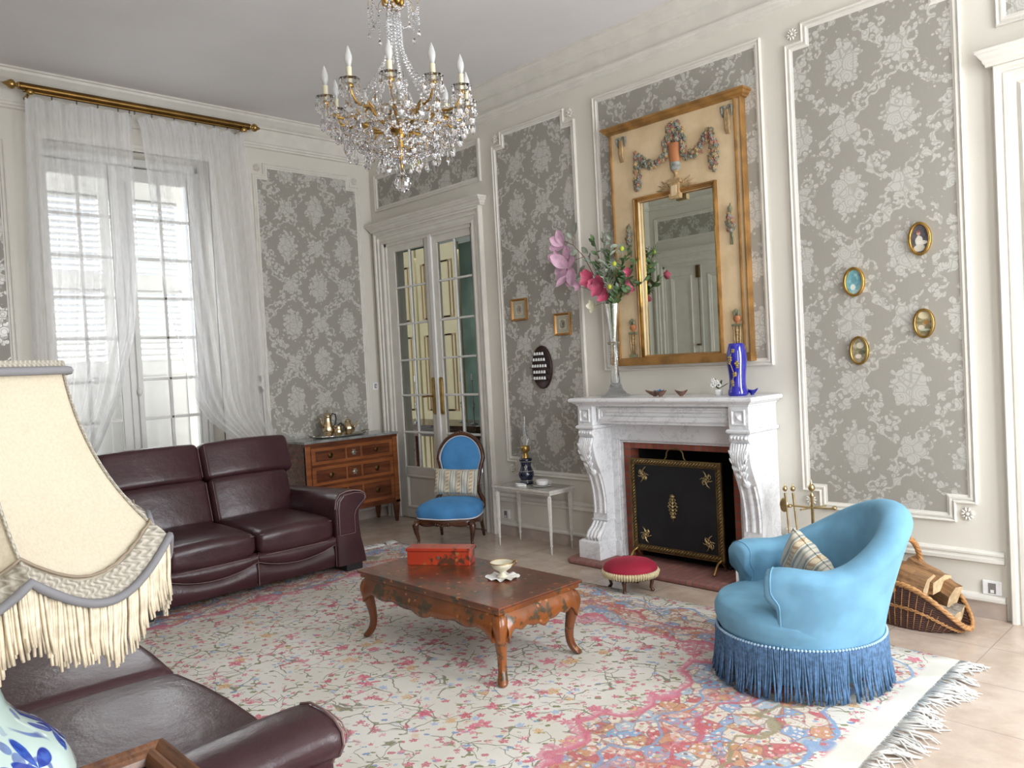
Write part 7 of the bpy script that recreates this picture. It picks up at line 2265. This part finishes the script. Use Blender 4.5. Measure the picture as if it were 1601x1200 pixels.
def sheer_mat():
    m = bpy.data.materials.new('white_voile'); m.use_nodes = True
    nt = m.node_tree; nt.nodes.clear(); E.nt = nt
    o = nt.nodes.new('ShaderNodeOutputMaterial')
    tr = nt.nodes.new('ShaderNodeBsdfTransparent'); di = nt.nodes.new('ShaderNodeBsdfDiffuse'); tl = nt.nodes.new('ShaderNodeBsdfTranslucent')
    di.inputs[0].default_value = (.92, .92, .93, 1); tl.inputs[0].default_value = (.90, .90, .92, 1)
    a = nt.nodes.new('ShaderNodeMixShader'); a.inputs[0].default_value = .45; nt.links.new(di.outputs[0], a.inputs[1]); nt.links.new(tl.outputs[0], a.inputs[2])
    b_ = nt.nodes.new('ShaderNodeMixShader')
    x, y, z = sep(posco()); th = noise(comb(y * 1.0, z * .15, 0.0), 60, 2)
    n = nt.nodes.new('ShaderNodeMath'); n.operation = 'MULTIPLY_ADD'; nt.links.new(th.s, n.inputs[0]); n.inputs[1].default_value = .14; n.inputs[2].default_value = .35
    nt.links.new(n.outputs[0], b_.inputs[0]); nt.links.new(tr.outputs[0], b_.inputs[1]); nt.links.new(a.outputs[0], b_.inputs[2]); nt.links.new(b_.outputs[0], o.inputs[0])
    return m
M['sheer'] = sheer_mat()
def lerp_tab(tab, v):
    for i in range(len(tab) - 1):
        a, b_ = tab[i], tab[i + 1]
        if (a[0] >= v >= b_[0]): t = (a[0] - v) / (a[0] - b_[0]); return a[1] * (1 - t) + b_[1] * t
    return tab[-1][1]
def curtain(label, inner, outer, pleats, hookys, seed, gather=None):
    cu = empty('voile_curtain', (.17, (inner[0][1] + outer[0][1]) / 2, 0), 0, label, 'curtain', 'voile curtains at the window')
    NU, NV = 150, 60
    zt_, zb = RZ - .065, .02
    def f(s, t):
        z = zt_ + (zb - zt_) * t
        yi = lerp_tab(inner, z); yo = lerp_tab(outer, z)
        w_ = abs(yi - yo); wt = abs(inner[0][1] - outer[0][1])
        comp = min(1.0, wt / max(w_, .05)); comp = max(1, comp)
        y = yo + (yi - yo) * s
        amp = .012 + .018 * min(1, t * 4) ; amp = amp * (1 + .55 * (comp - 1))
        ph = s * pleats * 2 * pi
        x = .165 + amp * sin(ph + .5 * sin(z * 1.3 + seed)) + .008 * sin(ph * 2.3 + z * 2 + seed) + .02 * sin(s * 5 + z * 1.5 + seed) * min(1, t * 3)
        sag = .028 * (sin(ph / 2 + seed) ** 2) * max(0, 1 - t * 12)
        return (max(.045, x), y, z - sag)
    mb = MB(); mb.grid(f, NU, NV); obj('voile', mb, M['sheer'], cu, smooth=2)
    # heading tape: doubled fabric and side hem
    mb = MB()
    for (t0, t1) in ((0.0, .036),):
        mb.grid(lambda s, t: tuple(Vector(f(s, t0 + (t1 - t0) * t)) + Vector((.003, 0, 0))), NU, 4)
    mb.grid(lambda s, t: tuple(Vector(f(.0 + .025 * s, t)) + Vector((.003, 0, 0))), 3, NV); mb.grid(lambda s, t: tuple(Vector(f(.98 + .02 * s, t)) + Vector((.003, 0, 0))), 3, NV)
    obj('hem', mb, M['sheer'], cu, smooth=2)
    return cu
curtain('left white voile curtain hanging from the brass pole, falling in toward the sofa', [(3.70, -2.365), (2.5, -2.375), (1.9, -2.45), (1.4, -2.60), (1.0, -2.78), (.85, -2.90), (0, -2.85)], [(3.70, -3.115), (2.5, -3.15), (1.7, -3.17), (1.0, -3.18), (0, -3.15)], 6, None, 1.0)
curtain('right white voile curtain drawn aside to a tie-back near the wallpaper panel', [(3.70, -2.345), (3.55, -2.30), (2.88, -2.245), (2.37, -2.19), (1.88, -2.115), (1.36, -2.02), (1.15, -1.90), (1.0, -1.72), (.90, -1.62), (0, -1.62)], [(3.70, -1.42), (3.55, -1.42), (2.57, -1.36), (1.66, -1.33), (1.2, -1.35), (1.0, -1.30), (.85, -1.24), (0, -1.28)], 8, None, 2.3)
tb_ = empty('tieback_hook', (0.0, -1.33, 1.42), 0, 'small dark iron curtain tie-back hook on the wall beside the right curtain', 'tie-back hook')
mb = MB(); mb.tube([(0, -1.335, 1.50), (.03, -1.335, 1.50), (.035, -1.33, 1.45)], .006); mb.tube([(0.0, -1.33, 1.40), (.03, -1.33, 1.38), (.04, -1.33, 1.35), (.05, -1.32, 1.37)], [.012, .012, .009, .006]); mb.tube([(.035, -1.33, 1.36), (.04, -1.32, .9)], .004)
obj('hook', mb, M['iron'], tb_, smooth=2)

# ================================================================== FOREGROUND LAMP TABLE AND LAMP
lt = empty('lamp_table', (5.45, -4.45, 0), 0, 'dark moulded wooden table with inset blue glass top below the fringed lamp', 'table')
lx0, lx1, ly0, ly1, lz = 5.175, 5.90, -4.80, -4.155, .800
mb = MB(); mb.strip([(lx0, ly0), (lx1, ly0), (lx1, ly1), (lx0, ly1)], [(0, lz - .05), (0, lz - .016), (.006, lz - .004), (.014, lz), (.022, lz - .004), (.030, lz - .012), (.034, lz - .004), (.042, lz), (.050, lz - .003), (.056, lz - .010), (.060, lz - .022), (.064, lz - .022), (.064, lz - .05), (0, lz - .05)], lambda a, b_, h: (a, b_, h))
obj('top_frame', mb, M['framewood'], lt)
mb = MB(); mb.box(lx0 + .055, lx1 - .055, ly0 + .055, ly1 - .055, lz - .03, lz - .022); obj('glass_inset', mb, pmat('blue_grey_glass', (.16, .26, .31), .08, coat=.5), lt)
mb = MB(); frame_rect(mb, lambda a, b_, h: (a, b_, h), lx0 + .03, lx1 - .03, ly0 + .03, ly1 - .03, .02, lz - .13, lz - .05); obj('apron', mb, M['framewood'], lt)
for x in (lx0 + .055, lx1 - .055):
    for y in (ly0 + .055, ly1 - .055): mb = MB(); mb.lathe([(.012, 0), (.014, .05), (.020, .35), (.026, .70), (.026, .75)], (x, y, 0), 12); obj('leg', mb, M['framewood'], lt, smooth=True)
# lamp
px, py, pz = 5.440, -4.545, lz - .022
tl_ = empty('table_lamp', (px, py, pz), 0, 'large cream fringed scalloped lampshade on a blue and white porcelain vase base', 'table lamp')
def vase_mat():
    m, nt, b = base('blue_white_porcelain')
    co = objco(); x, y, z = sep(co)
    a = op('ARCTAN2', y, x)
    u = a * .155; v = z
    w1 = noise(comb(u, v, 0.0), 14, 2) - .5
    vv = vor(comb(u + w1 * .02, v, 0.0), 10.5, 'F1', .8); d = E(vv.outputs['Distance'])
    sb = nt.nodes.new('ShaderNodeVectorMath'); sb.operation = 'SUBTRACT'; nt.links.new(comb(u + w1 * .02, v, 0.0), sb.inputs[0]); nt.links.new(vv.outputs['Position'], sb.inputs[1])
    lx, ly, _ = sep(sb.outputs[0]); an = op('ARCTAN2', ly, lx); cr, cg, cb = sep(vv.outputs['Color'])
    flower = sstep(d - .52 * (.42 + .58 * absn(sn(an * 2.5 + cr * 6))) , .02, -.01)
    core = sstep(d, .10, .07)
    vine = sstep(absn(noise(comb(u + 5, v, 0.0), 8, 1) - .5), .022, .010) * sstep(noise(comb(u, v + 9, 0.0), 9, 1), .46, .52)
    leafv = vor(comb(u + 2.2, v, 0.0), 38, 'F1', 1.0); lf = sstep(E(leafv.outputs['Distance']), .40, .34) * sstep(sep(leafv.outputs['Color'])[0], .74, .76)
    shade_ = noise(comb(u, v, 0.0), 55, 2)
    blue = mixc(sstep(shade_, .35, .65), (.012, .035, .28), (.04, .11, .45))
    c = mixc(sstep(noise(co, 5, 2), .3, .7), (.46, .58, .55), (.56, .68, .64))
    c = mixc(mx(flower, mx(vine * .8, lf * .7)), c, blue)
    c = mixc(core * .4, c, (.12, .22, .55))
    setc(b, 'Base Color', c); b.inputs['Roughness'].default_value = .08; b.inputs['Coat Weight'].default_value = .7
    return m
mb = MB(); mb.lathe([(0, 0), (.088, 0), (.092, .015), (.110, .045), (.143, .09), (.160, .132), (.161, .16), (.148, .195), (.122, .224), (.094, .246), (.078, .27), (.068, .305), (.062, .35), (.060, .42), (.066, .445), (.060, .45), (0, .45)], (px, py, pz), 56, cap=False)
obj('vase_base', mb, vase_mat(), tl_, smooth=2)
mb = MB(); mb.lathe([(.045, .45), (.045, .465), (.012, .475), (.010, .50), (.010, .735), (.004, .745)], (px, py, pz), 16)
for k in range(3): a = 2 * pi * k / 3; mb.tube([(px, py, pz + .72), (px + .125 * cos(a), py + .125 * sin(a), pz + .735)], .002, 5)
obj('fitting', mb, M['brass'], tl_, smooth=2)
SHADE = None
def shade_mat():
    m, nt, b = base('cream_silk_shade')
    n1 = noise(objco(), 260, 2); n2 = noise(objco(), 4, 3)
    setc(b, 'Base Color', mixc(sstep(n1 * .6 + n2 * .4, .35, .65), (.56, .49, .37), (.64, .57, .45)))
    b.inputs['Roughness'].default_value = .8; b.inputs['Specular IOR Level'].default_value = .2
    bump(b, n1, .15, .002)
    tl = nt.nodes.new('ShaderNodeBsdfTranslucent'); tl.inputs[0].default_value = (.78, .68, .48, 1)
    mi = nt.nodes.new('ShaderNodeMixShader'); mi.inputs[0].default_value = .28
    out = nt.nodes['Material Output']; nt.links.new(b.outputs[0], mi.inputs[1]); nt.links.new(tl.outputs[0], mi.inputs[2]); nt.links.new(mi.outputs[0], out.inputs[0])
    return m
SH = shade_mat()
# 8 panels; rib azimuths measured from the camera direction
cdir = atan2(-4.715 - py, 6.79 - px)
def raz(k): return cdir + radians(17 + 45 * k)
RT, RB = .186, .310
ZT, ZB = 1.532, 1.276
def rad_at(t):          # concave bell from top (0) to bottom (1)
    t = max(0.0, t)
    return RT + (RB - RT) * (.30 * t + .25 * t ** 2 + .45 * t ** 2.8)
def shade_pt(u, t, off=0.0):
    """u in 0..8 round the shade"""
    k = int(math.floor(u)); f = u - k
    a0, a1 = raz(k), raz(k + 1)
    sc_t = .035 + .075 * t           # extra drop of the scallop
    drop_ = max(0.0, t) ** 1.5 * (.056 * sin(pi * f) ** .9)
    rr = rad_at(t) + off
    # flatten the panel between ribs (chord) a little
    a = a0 + (a1 - a0) * f
    chord = cos(radians(22.5)) / cos(radians(45 * f - 22.5))
    rr = rr * (1 - .75 * (1 - chord))
    tt = t
    z = ZT + (ZB - ZT) * t - drop_
    if t > .9: rr += (t - .9) * .02
    return (px + rr * cos(a), py + rr * sin(a), z)
for k in range(8):
    mb = MB(); mb.grid(lambda s, t: shade_pt(k + s * .9999, t), 16, 20)
    obj('shade_panel', mb, SH, tl_, smooth=2)
def braid_mat():
    m, nt, b = base('woven_braid')
    co = objco(); x, y, z = sep(co); a = op('ARCTAN2', y, x)
    w_ = sn(a * 150.0 + sn(z * 500.0) * 1.2) * sn(z * 500.0)
    setc(b, 'Base Color', mixc(sstep(w_ + noise(co, 90, 2) - .5, -.35, .45), (.30, .27, .22), (.42, .38, .32)))
    b.inputs['Roughness'].default_value = .85; bump(b, w_, .6, .004)
    return m
M['lampbraid'] = braid_mat() or pmat('grey_beige_braid', (.33, .30, .25), .85, var=.18, vs=120, bmp=.8, bs=150)
M['cord'] = pmat('grey_blue_cord', (.17, .165, .175), .7, var=.1)
for k in range(8):
    mb = MB(); mb.tube([shade_pt(k, t / 14, .002) for t in range(15)], .0022, 5); obj('rib_piping', mb, M['lampbraid'], tl_, smooth=2)
mb = MB(); mb.grid(lambda s, t: shade_pt(min(7.9999, s * 8), .915 + .085 * t, .004 + .003 * sin(pi * t)), 160, 4); br_ = obj('bottom_braid', mb, M['lampbraid'], tl_, smooth=2)
mb = MB(); mb.tube([shade_pt(min(7.9999, 8 * k / 160), 1.0, .006) for k in range(160)], .0058, 7, closed=True); obj('bottom_cord', mb, M['cord'], br_, smooth=2)
mb = MB(); mb.tube([tuple(Vector(shade_pt(min(7.9999, 8 * k / 200), .90, .007 + .0015 * sin(k * 2.4)))) for k in range(200)], .0022, 5, closed=True); obj('gimp_line', mb, pmat('gold_gimp', (.22, .17, .12), .6), br_, smooth=2)
mb = MB(); mb.grid(lambda s, t: shade_pt(min(7.9999, s * 8), .0 + .07 * t - .02, .005), 120, 3); tbm = obj('top_braid', mb, M['lampbraid'], tl_, smooth=2)
mb = MB(); mb.tube([tuple(Vector(shade_pt(min(7.9999, 8 * k / 120), .035, .009))) for k in range(120)], .006, 7, closed=True); obj('top_cord', mb, M['cord'], tbm, smooth=2)
M['lampfringe'] = pmat('cream_silk_fringe', (.60, .51, .38), .6, var=.2, vs=60)
mb = MB(); rnd = random.Random(9); N = 1000
for i in range(N):
    u = 8 * (i + rnd.random() * .6) / N; u = min(u, 7.9999)
    p = Vector(shade_pt(u, 1.0, .001 + rnd.uniform(-.003, .003)))
    d_ = Vector((p.x - px, p.y - py, 0)).normalized(); t_ = Vector((-d_.y, d_.x, 0))
    ln_ = .076 + rnd.uniform(-.006, .010) + .006 * sin(u * 14); sw_ = .004 * sin(u * 9) + .003 * sin(u * 31) + rnd.uniform(-.003, .003)
    pts = [p, p + Vector((0, 0, -ln_ * .35)) + t_ * sw_ * .3, p + Vector((0, 0, -ln_ * .7)) + t_ * sw_ * .7 - d_ * .002, p + Vector((0, 0, -ln_)) + t_ * sw_]
    mb.tube(pts, [.0025, .0025, .0025, .0018], 4)
obj('silk_fringe', mb, M['lampfringe'], tl_, smooth=2, kind='stuff')

# ================================================================== THROUGH THE GLAZED DOOR
dt = empty('dining_table', (-.35, 1.15, 0), 0, 'dark wooden table seen through the glazed double door', 'table')
mb = MB(); mb.box(-1.1, .75, .62, 1.25, .83, .87); obj('tabletop', mb, M['carved'], dt, bevel=.004)
mb = MB(); mb.box(-1.05, .70, .66, 1.21, .74, .83); obj('apron', mb, M['carved'], dt)
for x in (-1.0, .65):
    for y in (.70, 1.17): mb = MB(); mb.box(x - .03, x + .03, y - .03, y + .03, 0, .74); obj('leg', mb, M['carved'], dt)
M['cand'] = pmat('grey_candlestick', (.30, .31, .33), .2, 1)
for lab, x, y in (('slim metal candlestick behind the right leaf of the glazed door', .52, .80), ('slim metal candlestick behind the left leaf of the glazed door', -.47, .80), ('slim metal candlestick behind the middle of the glazed door', .10, 1.0)):
    r = empty('candlestick', (x, y, .87), 0, lab, 'candlestick', 'candlesticks in the next room')
    mb = MB(); mb.lathe([(.045, 0), (.045, .006), (.010, .02), (.006, .05), (.006, .16), (.016, .175), (.006, .19), (.018, .215), (.006, .235), (.004, .45), (.008, .47)], (x, y, .87), 12); obj('stick', mb, M['cand'], r, smooth=2)
    mb = MB(); mb.lathe([(.010, .47), (.010, .54), (.0, .542)], (x, y, .87), 10, cap=False); obj('candle', mb, M['china'], r, smooth=2)
